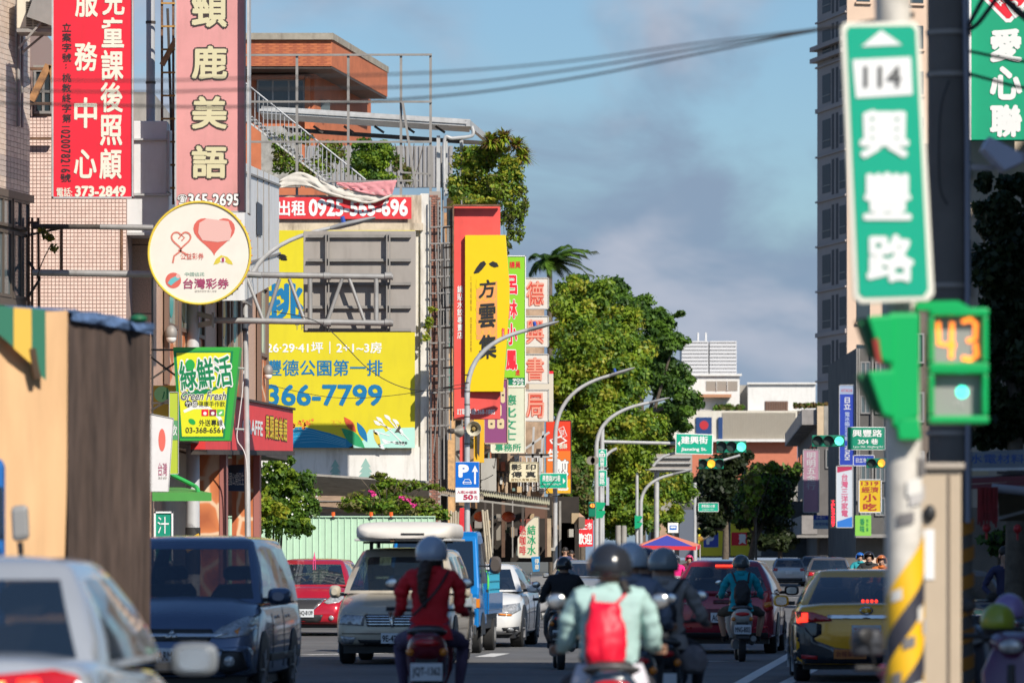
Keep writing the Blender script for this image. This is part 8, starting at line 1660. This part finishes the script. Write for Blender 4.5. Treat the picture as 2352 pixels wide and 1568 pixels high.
for p in(A+Vector((-.9,.35,0)),B+Vector((-1.0,-.4,0)),D+Vector((.4,.4,0))):
 mb=MB(True);mb.loft([ring((p.x,p.y-.14,.5),.47,.47,2,26),ring((p.x,p.y-.11,.5),.5,.5,2,26),ring((p.x,p.y+.11,.5),.5,.5,2,26),ring((p.x,p.y+.14,.5),.47,.47,2,26)]);w_=mb.build('wheel',M['rubber'],t,world=True);mb=MB(True);mb.cyl((p.x,p.y-.16,.5),(p.x,p.y-.1,.5),.26,.22,20);mb.build('hub',mat('hub_grey',(.32,.31,.29),.5,.3),w_,world=True)
mb=MB();
for q in range(2):pq=B-nA*(.3+q*1.4)+nr_*.03;mb.cbox((pq.x,pq.y,.95),(.03,.3,.14))
mb.build('tail_light',TL,t,world=True,kind='stuff')
# == people: one continuous skinned body, coloured by limb, clothing bulk in the radii
SKIN=mat('skin',(.42,.24,.16),.55,var=.08);HAIR=mat('hair_black',(.018,.014,.012),.55,var=.3,vscale=20)
def body_mesh(parent,J,E,cols,name='body',sub=None):
 """J: joint -> (pos, radius or (rx, ry)); E: [(a, b, slot)]; cols: slot -> material"""
 yy=root_of(parent).location.y;sub=sub or(3 if yy<48 else 2 if yy<90 else 1);keys=list(J);idx={k:i for i,k in enumerate(keys)};me=bpy.data.meshes.new('sk');me.from_pydata([Vector(J[k][0])for k in keys],[(idx[a],idx[b])for a,b,_ in E],[])
 ob=bpy.data.objects.new('sk',me);md=ob.modifiers.new('skin','SKIN');md.use_smooth_shade=True
 sv=me.skin_vertices[0].data if me.skin_vertices else None
 for k in keys:
  r=J[k][1];r=r if hasattr(r,'__len__')else(r,r)
  if sv:sv[idx[k]].radius=r;sv[idx[k]].use_root=(k=='pelvis')
 s2=ob.modifiers.new('sub','SUBSURF');s2 .levels=sub;s2 .render_levels=sub
 out=bake(ob)
 slots=list(cols);out.materials.clear()
 for sl_ in slots:out.materials.append(cols[sl_])
 segs=[(Vector(J[a][0]),Vector(J[b][0]),slots.index(c_))for a,b,c_ in E]
 for p in out.polygons:
  c=p.center;best=9;bi=0
  for a,b,i in segs:
   d=b-a;t_=max(0,min(1,(c-a).dot(d)/max(d.length_squared,1e-9)));q=(c-(a+d*t_)).length
   if q<best:best,bi=q,i
  p.material_index=bi;p.use_smooth=True
 lim={i for i,c_ in enumerate(slots)if c_ in('jacket','legs','shirt')};nv={}
 for p in out.polygons:
  if p.material_index in lim:
   for vi in p.vertices:nv[vi]=True
 for vi in nv:
  v=out.vertices[vi];q=v.co;f_=abs(noise.noise(Vector((q.x*7,q.y*7,q.z*13))))*1.6+.5*noise.noise(q*24);v.co=q+v.normal*(.016*f_-.006)
 out.name=name;o=bpy.data.objects.new(name,out);COL.objects.link(o);o.parent=parent;return o
def hand_fingers(parent,w,h,sd,m):
 """four curled fingers of unequal length round the grip, and a thumb from the side of the palm"""
 w,h=Vector(w),Vector(h);f=(h-w).normalized();side=Vector((sd,0,0))
 for q,ln in enumerate((.060,.070,.066,.052)):
  b=h+side*(.028-.019*q)*1+f*.01;mb=MB(True);mb.tube([b,b+f*ln*.5+Vector((0,0,.006)),b+f*ln*.75+Vector((0,0,-.024)),b+f*ln*.45+Vector((0,0,-.045))],[.0095,.0095,.0085,.007],6);mb.build('finger',m,parent)
 mb=MB(True);b=h-side*.030-f*.02;mb.tube([b,b-side*.018+f*.03+Vector((0,0,-.01)),b-side*.006+f*.055+Vector((0,0,-.03))],[.0115,.010,.008],6);mb.build('thumb',m,parent)
def helmet(parent,c,m,visor=None,r=.142,face=False,tilt=0,trim=None):
 c=Vector(c);mb=MB(True);vs=[];n,k=22,9;rings=[]
 for j in range(k+1):
  th=R(4+j*(112-4)/k);rings.append([c+Vector((r*.92*math.sin(th)*math.cos(a),r*1.06*math.sin(th)*math.sin(a),r*math.cos(th)))for a in[2*math.pi*q/n for q in range(n)]])
 fs=[]
 V=[p for q in rings for p in q]
 for j in range(k):
  for q in range(n):
   am=2*math.pi*(q+.5)/n;front=math.sin(am)>.45
   if front and j>=5:continue
   fs.append((j*n+q,j*n+(q+1)%n,(j+1)*n+(q+1)%n,(j+1)*n+q))
 V.append(c+Vector((0,0,r)));fs+=[(q,(q+1)%n,len(V)-1)for q in range(n)]
 mb.add(V,fs);o=mb.build('helmet',m,parent,solid=.014,ang=80)
 mb=MB(True);rr=rings[-1];mb.tube([p for q,p in enumerate(rr)if math.sin(2*math.pi*q/n)<.5 or True][:],.008,5,cap=False)if False else mb.tube([c+Vector((r*.87*math.cos(a),r*1.0*math.sin(a),-r*.37))for a in[R(150+24*q)for q in range(11)]],.01,6);mb.build('helmet_rim',trim or BT,o)
 if visor:
  mb=MB(True);vs=[]
  for j in range(5):
   for q in range(11):
    a=R(25+13*q);zz=r*(.42-.24*j);vs.append(c+Vector((r*1.0*math.cos(a),r*1.16*math.sin(a),zz)))
  mb.add(vs,[(j*11+q,j*11+q+1,(j+1)*11+q+1,(j+1)*11+q)for j in range(4)for q in range(10)]);mb.build('visor',visor,o,solid=.004)
 return o
def face_bits(parent,c,r=.098,smile=True):
 c=Vector(c)
 for sd in(-1,1):
  mb=MB(True);mb.ell(c+Vector((sd*.033,r*.93,.008)),(.013,.008,.007),8,6);mb.build('eye',mat('eye_white',(.6,.58,.55),.3),parent)
  mb=MB(True);mb.ell(c+Vector((sd*.033,r*.93+.006,.008)),(.006,.004,.006),8,6);mb.build('iris',mat('iris_dark',(.03,.015,.01),.3),parent)
  mb=MB(True);mb.tube([c+Vector((sd*.018,r*.97,.030)),c+Vector((sd*.034,r*.98,.035)),c+Vector((sd*.05,r*.90,.028))],.0045,5);mb.build('eyebrow',HAIR,parent)
  mb=MB(True);mb.ell(c+Vector((sd*.088,0,-.005)),(.012,.022,.033),8,6);mb.build('ear',SKIN,parent)
 mb=MB(True);mb.loft([ring(c+Vector((0,r*.92,.02)),.007,.006,2,8,'z'),ring(c+Vector((0,r*.98,-.01)),.012,.014,2,8,'z'),ring(c+Vector((0,r*.97,-.026)),.017,.012,2,8,'z')]);mb.build('nose',SKIN,parent)
 mb=MB(True);mb.tube([c+Vector((-.026,r*.84,-.046)),c+Vector((0,r*.92,-.052)),c+Vector((.026,r*.84,-.046))],.0055,6);mb.build('mouth',mat('lips',(.36,.12,.10),.5),parent)
def rider(label,X,Y,rot,sc=1.0,jacket=(.2,.2,.2),trousers=(.03,.03,.04),hm=(.1,.1,.1),hr=.142,visor=None,face=False,shoes=(.02,.02,.02),bulk=1.0,helmet_on=True,lean=0,arms=0,knees=0,hair=None,neckc=None,z0=0,group=None,bare_legs=False,hem=None,gloves=None,hz=0,twist=0,trim=None):
 t=thing('person',label,'person',(X,Y,z0),rot,group);t.scale=(sc,sc,sc);b=bulk;lx=lean
 jm=mat('cloth_%02x%02x%02x'%tuple(int(min(1,v)*255)for v in jacket)+label[:3],jacket,.8,var=.12,vscale=7,bump=.45,bscale=9)
 tm=mat('legs_%02x%02x%02x'%tuple(int(min(1,v)*255)for v in trousers),trousers,.8,var=.15,vscale=8,bump=.4,bscale=10);sm=mat('shoe_%02x%02x%02x'%tuple(int(min(1,v)*255)for v in shoes),shoes,.6)
 sk=gloves or SKIN
 J=dict(pelvis=((0,0,.84),(.165*b,.14*b)),waist=((0,.015,.98),(.155*b,.12*b)),chest=((lx*.5,.05,1.17),(.185*b,.125*b)),upper=((lx*.8,.065,1.30),(.15*b,.11*b)),neck=((lx,.075,1.40),.062),head=((lx,.10,1.49+hz),(.082,.095)),crown=((lx,.10,1.585+hz),(.065,.075)))
 E=[('pelvis','waist','jacket'),('waist','chest','jacket'),('chest','upper','jacket'),('upper','neck','jacket'),('neck','head','skin'),('head','crown','skin')]
 for sd,n in((-1,'l'),(1,'r')):
  el=(sd*(.245+arms),.12,1.07);wr_=(sd*(.29+arms*.4),.40,1.01);hd=(sd*.325,.48,1.015);kn=(sd*(.21+knees),.44,.74);an=(sd*(.20+knees*.6),.40,.40)
  J.update({'sh'+n:((sd*.185+lx*.8,.06,1.325),(.078*b,.075*b)),'ua'+n:((sd*.26+lx*.4,.10,1.20),(.068*b,.064*b)),'el'+n:(el,(.056*b,.053*b)),'fa'+n:((Vector(el)+Vector(wr_))/2,(.047*b,.045*b)),'wr'+n:(wr_,(.036,.032)),'ha'+n:(hd,(.034,.026)),'hi'+n:((sd*.11,.06,.82),(.105,.10)),'th'+n:((sd*(.17+knees*.6),.25,.79),(.088,.085)),'kn'+n:(kn,(.064,.062)),'ca'+n:((Vector(kn)+Vector(an))/2+Vector((0,-.03,0)),(.058,.058)),'an'+n:(an,(.040,.042)),'fo'+n:((an[0],.44,.335),(.044,.04)),'to'+n:((an[0],.55,.325),(.036,.03))})
  E+=[('upper','sh'+n,'jacket'),('sh'+n,'ua'+n,'jacket'),('ua'+n,'el'+n,'jacket'),('el'+n,'fa'+n,'jacket'),('fa'+n,'wr'+n,'jacket'),('wr'+n,'ha'+n,'hands'),('pelvis','hi'+n,'legs'),('hi'+n,'th'+n,'legs'),('th'+n,'kn'+n,'legs'),('kn'+n,'ca'+n,'calf'),('ca'+n,'an'+n,'calf'),('an'+n,'fo'+n,'shoes'),('fo'+n,'to'+n,'shoes')]
 bd=body_mesh(t,J,E,dict(jacket=jm,skin=SKIN,hands=sk,legs=tm,calf=SKIN if bare_legs else tm,shoes=sm));
 for sd,n in((-1,'l'),(1,'r')):hand_fingers(t,J['wr'+n][0],J['ha'+n][0],sd,sk)
 hc=Vector((lx,.10,1.535+hz))
 if helmet_on:helmet(t,hc,mat('helmet_%02x%02x%02x'%tuple(int(min(1,v)*255)for v in hm),hm,.2,coat=.6,var=.05),visor,hr,trim=trim)
 if face:face_bits(t,hc+Vector((0,0,-.045)))
 # jacket hem and collar
 mb=MB(True);mb.loft([ring((0,0,.79),.205*b,.165*b,2.4,22,'z'),ring((0,0,.84),.195*b,.16*b,2.4,22,'z'),ring((0,.005,.92),.17*b,.14*b,2.4,22,'z')]);mb.build('jacket_hem',hem or jm,t,ang=80)
 mb=MB(True);mb.loft([ring((lx,.07,1.36),.095,.09,2,18,'z'),ring((lx,.078,1.43),.082,.078,2,18,'z')],cap=False);mb.build('collar',neckc or jm,t,solid=.015)
 return t,hc
def scooter(label,X,Y,rot,bodyc=(.05,.05,.05),sc=1.0,plate='',sidec=None,lightc=TL,group=None,rack=True,mirrorc=None,cat='scooter'):
 t=thing('scooter',label,cat,(X,Y,0),rot,group);t.scale=(sc,)*3;bm_=mat('scooter_%02x%02x%02x'%tuple(int(min(1,v)*255)for v in bodyc),bodyc,.25,coat=.7);dk_=BT
 for ay,nm in((-.62,'rear_wheel'),(.66,'front_wheel')):
  mb=MB(True);wr=.23;mb.loft([ring((-.055,ay,wr),wr*.9,wr*.9,2,22,'x'),ring((-.035,ay,wr),wr,wr,2,22,'x'),ring((.035,ay,wr),wr,wr,2,22,'x'),ring((.055,ay,wr),wr*.9,wr*.9,2,22,'x')]);w_=mb.build(nm,M['rubber'],t);mb=MB(True);mb.cyl((-.06,ay,wr),(.06,ay,wr),wr*.6,n=16);mb.build('rim',mat('rim_silver',(.35,.35,.36),.4,.5),w_)
 mb=MB(True);mb.loft([ring((0,y,z),w_,h_,2.8,22)for y,z,w_,h_ in((-.86,.74,.07,.05),(-.82,.72,.13,.10),(-.65,.66,.165,.14),(-.35,.60,.175,.17),(-.08,.52,.16,.18),(.04,.46,.12,.16))]);mb.build('tail_body',sidec and mat('scooter_side_%d'%int(sidec[0]*255),sidec,.25,coat=.7)or bm_,t,ang=70)
 mb=MB(True);mb.loft([ring((0,y,z),w_,h_,3,20)for y,z,w_,h_ in((-.80,.815,.07,.02),(-.72,.83,.12,.035),(-.4,.825,.14,.05),(-.1,.80,.13,.055),(.03,.77,.07,.03))]);mb.build('seat',mat('seat_vinyl',(.022,.022,.024),.6),t)
 mb=MB();mb.prism([(-.17,.0,.30),(.17,.0,.30),(.15,.48,.30),(-.15,.48,.30)],(0,0,.06));mb.build('floorboard',dk_,t,bevel=.01)
 mb=MB(True);mb.loft([ring((0,y,z),w_,h_,3,20,'z')for z,y,w_,h_ in((.30,.50,.12,.06),(.5,.50,.20,.07),(.75,.46,.21,.08),(.92,.42,.13,.07),(1.0,.40,.08,.06))]);mb.build('front_shield',bm_,t)
 mb=MB(True);mb.loft([ring((0,y,.94+dz),w_,h_,2.6,18)for y,dz,w_,h_ in((.30,.02,.07,.03),(.36,.03,.15,.06),(.46,.02,.15,.07),(.56,0,.08,.05))]);mb.build('handlebar_cowl',bm_,t)
 mb=MB(True);mb.tube([(-.36,.40,1.0),(-.2,.42,.99),(.2,.42,.99),(.36,.40,1.0)],.014,8);hb=mb.build('handlebar',dk_,t)
 for sd in(-1,1):
  mb=MB(True);mb.tube([(sd*.22,.42,1.0),(sd*.36,.40,1.0)],.021,8);mb.build('grip',dk_,hb)
  mb=MB(True);mb.tube([(sd*.22,.44,1.0),(sd*.30,.47,1.16)],.007,6);mi=mb.build('mirror',dk_,t);mb=MB(True);mb.ell((sd*.31,.46,1.21),(.062,.014,.048),14,8);mb.build('mirror_back',mirrorc or dk_,mi);mb=MB(True);mb.ell((sd*.31,.449,1.21),(.055,.006,.042),14,8);mb.build('mirror_glass',CH,mi)
  mb=MB(True);mb.ell((sd*.135,-.80,.66),(.035,.05,.035),10,6);mb.build('indicator',AMB,t)
 mb=MB(True);mb.tube([(0,.52,.8),(0,.66,.23)],.03,8);mb.build('fork',dk_,t);mb=MB(True);mb.loft([ring((0,y,z),.07,.02,2.4,12)for y,z in((.45,.44),(.6,.50),(.78,.46),(.88,.36))]);mb.build('front_fender',bm_,t)
 mb=MB(True);mb.ell((0,-.845,.735),(.11,.04,.035),16,8);mb.build('tail_light',lightc,t)
 mb=MB();mb.prism([(-.09,-.76,.66),(.09,-.76,.66),(.10,-.94,.36),(-.10,-.94,.36)],(0,.02,.0));mb.build('mudguard',dk_,t,bevel=.01)
 mb=MB();c_=Vector((0,-.93,.50));mb.cbox(c_,(.26,.008,.145));pl=mb.build('licence_plate',PLATE,t,bevel=.004)
 if plate:lettering(pl,Matrix.Translation(c_),plate,(-.115,-.045,.115,.040),INK,.008,.04)
 mb=MB(True);mb.tube([(.15,-.2,.30),(.16,-.5,.30),(.17,-.85,.36)],[.03,.05,.045],12);mb.build('exhaust',mat('exhaust_steel',(.15,.15,.15),.4,.6),t);mb=MB(True);mb.loft([ring((-.1,y,.27),.05,.08,2.5,12)for y in(-.75,-.5,-.1)]);mb.build('engine',mat('engine_alloy',(.14,.14,.14),.5,.4),t)
 if rack:mb=MB(True);mb.tube(catmull([(-.13,-.45,.80),(-.15,-.78,.83),(0,-.92,.85),(.15,-.78,.83),(.13,-.45,.80)],4),.012,7);mb.build('grab_rail',mat('rail_grey',(.2,.2,.2),.4,.5),t)
 mb=MB(True);mb.ell((0,.575,.93),(.085,.03,.05),14,8);mb.build('headlight',LENS,t);return t
def bag(parent,c,r,m,name='backpack',strap=None):
 c=Vector(c);mb=MB(True);mb.loft([ring(c+Vector((0,dy,dz)),r[0]*w_,r[1]*d_,2.6,20,'z')for dz,w_,d_,dy in((-r[2],.45,.5,.0),(-r[2]*.85,.8,.9,0),(-r[2]*.4,1,1,-.0),(r[2]*.2,.95,.95,0),(r[2]*.7,.75,.7,.01),(r[2],.4,.4,.02))]);o=mb.build(name,m,parent,ang=80)
 if strap:
  for sd in(-1,1):mb=MB(True);mb.tube(catmull([c+Vector((sd*r[0]*.7,.04,r[2]*.8)),Vector((sd*.13,.0,1.38)),Vector((sd*.16,.10,1.39)),Vector((sd*.17,.17,1.25))],4),.017,6);mb.build('strap',strap,o)
 return o
 # ---- rider in red jacket with ponytail
Yr=45.0;X=PX(985,Yr)
scooter('dark red scooter ridden by the woman in the red jacket',X-.02,Yr+.9,0,(.16,.01,.02),1.08,'JQT-1362')
t,hc=rider('woman in a red jacket with long ponytail and pale helmet riding a scooter',X,Yr+.62,R(-1),1.03,(.58,.010,.02),(.085,.06,.12),(.36,.42,.52),.145,shoes=(.75,.03,.16),bulk=.98,knees=.07,lean=.01,trim=M['galv'])
mb=MB(True);mb.tube(catmull([hc+Vector((-.03,-.10,-.07)),hc+Vector((-.06,-.17,-.18)),hc+Vector((-.07,-.18,-.32)),hc+Vector((-.05,-.16,-.48))],6),[.045,.05,.055,.058,.06,.06,.06,.058,.055,.052,.05,.048,.045,.042,.038,.033,.027,.018,.006],12);mb.build('ponytail',mat('hair_brown',(.035,.018,.012),.6,var=.4,vscale=25,stretch=(4,4,.5)),t,ang=80)
mb=MB(True);mb.ell(hc+Vector((0,-.03,-.07)),(.10,.09,.09),14,8);mb.build('hair',HAIR,t)
mb=MB(True);mb.tube(catmull([(.16,-.02,1.38),(.05,-.14,1.2),(-.14,-.13,1.0)],5),.012,6);mb.build('bag_strap',BT,t)
# ---- rider in mint jacket with red bag
Yg=31.0;X=PX(1405,Yg)
scooter('dark scooter ridden by the person in the mint green jacket',X,Yg+.85,0,(.03,.05,.08),1.05,'')
t,hc=rider('person in a mint green jacket with bright red drawstring bag and dark helmet',X,Yg+.55,0,.97,(.36,.53,.50),(.03,.03,.04),(.022,.024,.03),.150,bulk=1.22,arms=.02,knees=.05,hem=mat('white_hem',(.62,.60,.66),.8),neckc=mat('mint_collar',(.34,.50,.47),.8,bump=.3))
mb=MB(True);bagm=mat('drawstring_red',(.80,.005,.035),.5,var=.12,vscale=6,bump=.3,bscale=12);c0=Vector((-.035,-.17,1.10));mb.loft([ring(c0+Vector((dx,dy,dz)),w_,d_,2.3,22,'z')for dz,w_,d_,dy,dx in((-.235,.05,.04,0,0),(-.21,.10,.065,-.01,0),(-.12,.132,.085,-.02,0),(0,.138,.085,-.015,0),(.10,.115,.065,0,0),(.18,.088,.045,.02,0),(.21,.085,.03,.03,0))]);b_=mb.build('drawstring_bag',bagm,t,ang=80)
for sd in(-1,1):mb=MB(True);mb.tube(catmull([c0+Vector((sd*.07,.02,.2)),Vector((sd*.11,.0,1.37)),Vector((sd*.14,.1,1.38))],4),.009,6);mb.build('cord',bagm,b_)
mb=MB(True);mb.tube(catmull([hc+Vector((.08,-.08,-.1)),hc+Vector((.11,-.13,-.17))],3),.03,8);mb.build('hair',HAIR,t)
# ---- two riders beside and behind
Y3=40;X=PX(1452,Y3);scooter('scooter with pale blue mirror among the cluster of riders',X+.03,Y3+.9,0,(.04,.05,.07),1,'',mirrorc=mat('mirror_sky',(.20,.38,.62),.3));rider('rider in a slate grey jacket and pale blue helmet close behind the mint jacket',X,Y3+.55,R(-2),.99,(.17,.21,.29),(.03,.03,.04),(.42,.52,.62),.145,arms=.03)
Y4=43;X=PX(1518,Y4);scooter('black scooter at the right edge of the rider cluster',X+.05,Y4+.9,R(-3),(.02,.02,.025),1,'',mirrorc=mat('mirror_sky',(.20,.38,.62),.3));t,hc=rider('rider in a grey beige jacket with a grey bag at the right of the cluster',X+.06,Y4+.55,R(-6),.97,(.30,.28,.27),(.02,.02,.03),(.20,.24,.26),.142,arms=.06,knees=.06,lean=-.03)
bag(t,(-.02,-.19,1.12),(.13,.07,.2),mat('bag_black',(.02,.022,.03),.6,bump=.4),strap=BT);bag(t,(.24,-.05,.70),(.13,.08,.13),mat('bag_taupe',(.20,.18,.19),.7,bump=.3),'side_bag')
t,hc=rider('passenger in navy with a dark blue helmet behind the cluster of riders',PX(1486,47),47.5,0,.975,(.05,.05,.07),(.02,.02,.03),(.02,.035,.07),.14);scooter('scooter under the passenger in navy',PX(1486,47),47.9,0,(.03,.03,.03),1,'')
# ---- black jacket rider
Y5=70;X=PX(1297,Y5);scooter('older black scooter ridden by the person in the black jacket',X-.07,Y5+.9,R(2),(.035,.035,.04),.96,'233-EMD');rider('rider in a plain black jacket and black half helmet on an old scooter',X,Y5+.6,R(2),.93,(.010,.010,.014),(.02,.02,.022),(.012,.012,.012),.128,bulk=1.22,arms=.05)
# ---- teal rider on white scooter
Y6=75.5;X=PX(1706,Y6);scooter('white electric scooter with red lamp ridden by the person in teal',X-.0,Y6+.9,0,(.50,.50,.47),.96,'MNG-8003',lightc=mat('scooter_lamp_red',(.62,.02,.02),.3));t,hc=rider('rider in a teal jacket with black backpack on a white scooter',X,Y6+.6,R(-3),.94,(.0,.34,.42),(.05,.045,.035),(.06,.075,.08),.143,arms=.06,knees=.12,lean=.0,bare_legs=True)
bag(t,(.02,-.20,1.08),(.135,.09,.20),mat('bag_black2',(.015,.015,.018),.6,bump=.4,bscale=14),strap=BT)
# ---- facing riders, far
def facing(px,Y,slope=.04):return PX(px,Y),Y,math.pi-slope
X,Y,r=facing(1518,150);scooter('scooter ridden towards us by the rider in the olive coat',X,Y+.35,r,(.04,.04,.05),1,'');rider('rider in a dark olive coat with black helmet coming towards us',X,Y,r,.96,(.045,.04,.03),(.03,.03,.03),(.015,.015,.015),face=True,visor=None)
X,Y,r=facing(1553,144);scooter('silver scooter ridden towards us by the rider in hot pink',X,Y+.35,r,(.30,.30,.32),1,'');rider('rider in a hot pink jacket and grey helmet coming towards us',X,Y,r,.95,(.70,.01,.18),(.05,.07,.14),(.16,.17,.19),face=True)
X,Y,r=facing(1583,158);scooter('red scooter partly hidden behind the dark red hatchback',X,Y+.35,r,(.45,.03,.03),1,'');rider('rider with a pink helmet partly hidden behind the dark red hatchback',X,Y,r,.96,(.12,.03,.04),(.03,.03,.03),(.60,.04,.14),face=True)
X,Y,r=facing(1995,125,.02);scooter('black scooter coming towards us beyond the yellow taxi',X,Y+.35,r,(.03,.03,.03),1,'');rider('rider in black with black and red helmet facing us beyond the taxi',X,Y,r,1.0,(.015,.016,.018),(.02,.02,.02),(.02,.015,.015),face=True,trim=mat('trim_red',(.6,.04,.03),.4))
X,Y,r=facing(1975,150,.02);scooter('pale scooter behind the rider in black',X,Y+.35,r,(.3,.3,.3),1,'');rider('rider in turquoise with blue helmet half hidden behind the rider in black',X,Y,r,1.0,(.02,.30,.34),(.02,.02,.02),(.02,.12,.45),face=True)
X,Y,r=facing(2024,118,.02);scooter('scooter under the orange clad rider',X,Y+.35,r,(.2,.05,.02),.98,'');rider('rider in orange mostly hidden behind the near signal pole',X,Y,r,.95,(.60,.16,.03),(.02,.02,.02),(.5,.15,.04),face=True)
# ---- standing people
def standing(label,X,Y,rot,sc,top,legs,hz=0,group=None,arms=0,z0=.13):
 t=thing('person',label,'person',(X,Y,z0),rot,group);t.scale=(sc,)*3
 jm=mat('shirt_'+label[:5],top,.8,var=.25 if 'camouflage' in label else.08,vscale=14,bump=.3);tm=mat('jeans_'+label[:5],legs,.8,var=.1)
 J=dict(pelvis=((0,0,.93),(.145,.115)),waist=((0,0,1.06),(.13,.10)),chest=((0,.01,1.25),(.16,.115)),upper=((0,.005,1.37),(.13,.09)),neck=((0,.01,1.46),.052),head=((0,.03,1.56),(.075,.09)),crown=((0,.03,1.65),(.062,.075)))
 E=[('pelvis','waist','shirt'),('waist','chest','shirt'),('chest','upper','shirt'),('upper','neck','skin'),('neck','head','skin'),('head','crown','skin')]
 for sd,n in((-1,'l'),(1,'r')):
  J.update({'sh'+n:((sd*.18,0,1.39),.062),'el'+n:((sd*(.24+arms),.02,1.13),.046),'wr'+n:((sd*(.23+arms*.3),.10+arms*1.3,.93+arms*1.2),.03),'ha'+n:((sd*(.225+arms*.1),.13+arms*1.6,.86+arms*1.4),(.034,.022)),'hi'+n:((sd*.09,0,.88),.095),'kn'+n:((sd*.10,.02,.50),.062),'an'+n:((sd*.10,-.02,.10),.043),'to'+n:((sd*.11,.13,.04),(.04,.032))})
  E+=[('upper','sh'+n,'shirt'),('sh'+n,'el'+n,'shirt'),('el'+n,'wr'+n,'skin' if arms==0 else 'shirt'),('wr'+n,'ha'+n,'skin'),('pelvis','hi'+n,'legs'),('hi'+n,'kn'+n,'legs'),('kn'+n,'an'+n,'legs'),('an'+n,'to'+n,'shoes')]
 body_mesh(t,J,E,dict(shirt=jm,skin=SKIN,legs=tm,shoes=BT));c=Vector((0,.03,1.60));face_bits(t,c+Vector((0,0,-.015)),.092)
 for sd,n in((-1,'l'),(1,'r')):hand_fingers(t,J['wr'+n][0],J['ha'+n][0],sd,SKIN)
 mb=MB(True);vs=[]
 mb.ell(c+Vector((0,-.018,.045)),(.092,.098,.085),18,10);mb.build('hair',HAIR,t);return t
standing('man in a dark blue polo shirt walking beside the second street lamp',PX(1298,158),158,math.pi,1.0,(.035,.035,.09),(.04,.04,.05))
standing('person in dark clothes just behind the man in the blue polo',PX(1312,163),163,math.pi,.95,(.08,.05,.06),(.04,.04,.05))
standing('man in a camouflage jacket looking down beside the market stall',PX(2308,73),73,math.pi+.2,1.0,(.10,.10,.09),(.05,.05,.05),arms=.08,z0=-.02)
# ---- parked scooters
for(px,Y,rot,col,lab)in((1232,112,R(100),(.35,.35,.36),'silver scooter parked sideways in front of the shop row'),(1250,118,R(70),(.25,.02,.05),'dark red scooter parked behind the silver one by the shop row'),(1222,125,R(120),(.04,.04,.05),'black scooter parked farthest in the shop row group')):
 scooter(lab,PX(px,Y),Y,rot,col,.95,'',group=None)
scooter('maroon scooter parked at the foot of the taped signal pole',PX(1985,30),30.4,R(215),(.22,.03,.07),.9,'')
scooter('dark purple scooter parked nearest at the lower right corner',PX(2330,36),36,R(172),(.10,.03,.09),1.0,'')
scooter('black scooter parked beside the purple one at the right edge',PX(2262,39.5),39.5,R(165),(.03,.03,.04),1.0,'')
t=thing('helmet','lime green open helmet resting on the parked scooter mirror at the right','helmet',W(2292,1428,36.5));helmet(t,(0,0,0),mat('helmet_lime',(.28,.34,.02),.3,coat=.5),None,.13);mb=MB(True);mb.ell((0,-.01,-.03),(.11,.125,.10),14,8);mb.build('lining',BT,t)
t=thing('helmet','lilac helmet behind the lime green one','helmet',W(2318,1404,37.2));helmet(t,(0,0,0),mat('helmet_lilac',(.25,.18,.40),.3,coat=.5),None,.125)
# black cushion of the parked scooter trunk by the pole
t=thing('top_box','dark scooter top box left of the taped pole','box',W(1992,1472,30));mb=MB(True);mb.loft([ring((0,0,dz),w_,d_,3.5,24,'z')for dz,w_,d_ in((-.14,.14,.13),(-.12,.18,.16),(.0,.20,.18),(.10,.17,.16),(.14,.10,.10))]);mb.build('shell',mat('box_graphite',(.035,.037,.045),.4),t);mb=MB();mb.box((-.17,-.185,-.03),(.17,-.175,-.015));mb.build('seam',BT,t);t.scale=(.50,.50,.6)
for(px,Y,rot,col,lab)in((2350,44,R(150),(.28,.03,.03),'red scooter behind the purple one at the right edge'),(2300,47,R(200),(.04,.05,.10),'navy scooter in the second row of scooters at the right edge')):scooter(lab,PX(px,Y),Y,rot,col,.98,'')
def crumple(o,amount,size=.09):
 """soft folds in slack cloth"""
 tx=bpy.data.textures.get('folds%g'%size)or bpy.data.textures.new('folds%g'%size,'CLOUDS');tx.noise_scale=size
 q=o.modifiers.new('smooth','SUBSURF');q.levels=q.render_levels=2;d=o.modifiers.new('folds','DISPLACE');d.texture=tx;d.strength=amount;d.mid_level=.5
for o in bpy.data.objects:
 n=o.name.split('.')[0]
 if n=='drawstring_bag':crumple(o,.045,.07)
 elif n in('backpack','side_bag'):crumple(o,.05,.08)
 elif n in('ponytail','seat')and o.parent and 'person' in o.parent.name:crumple(o,.03,.03)
bpy.data.scenes.remove(TMP)
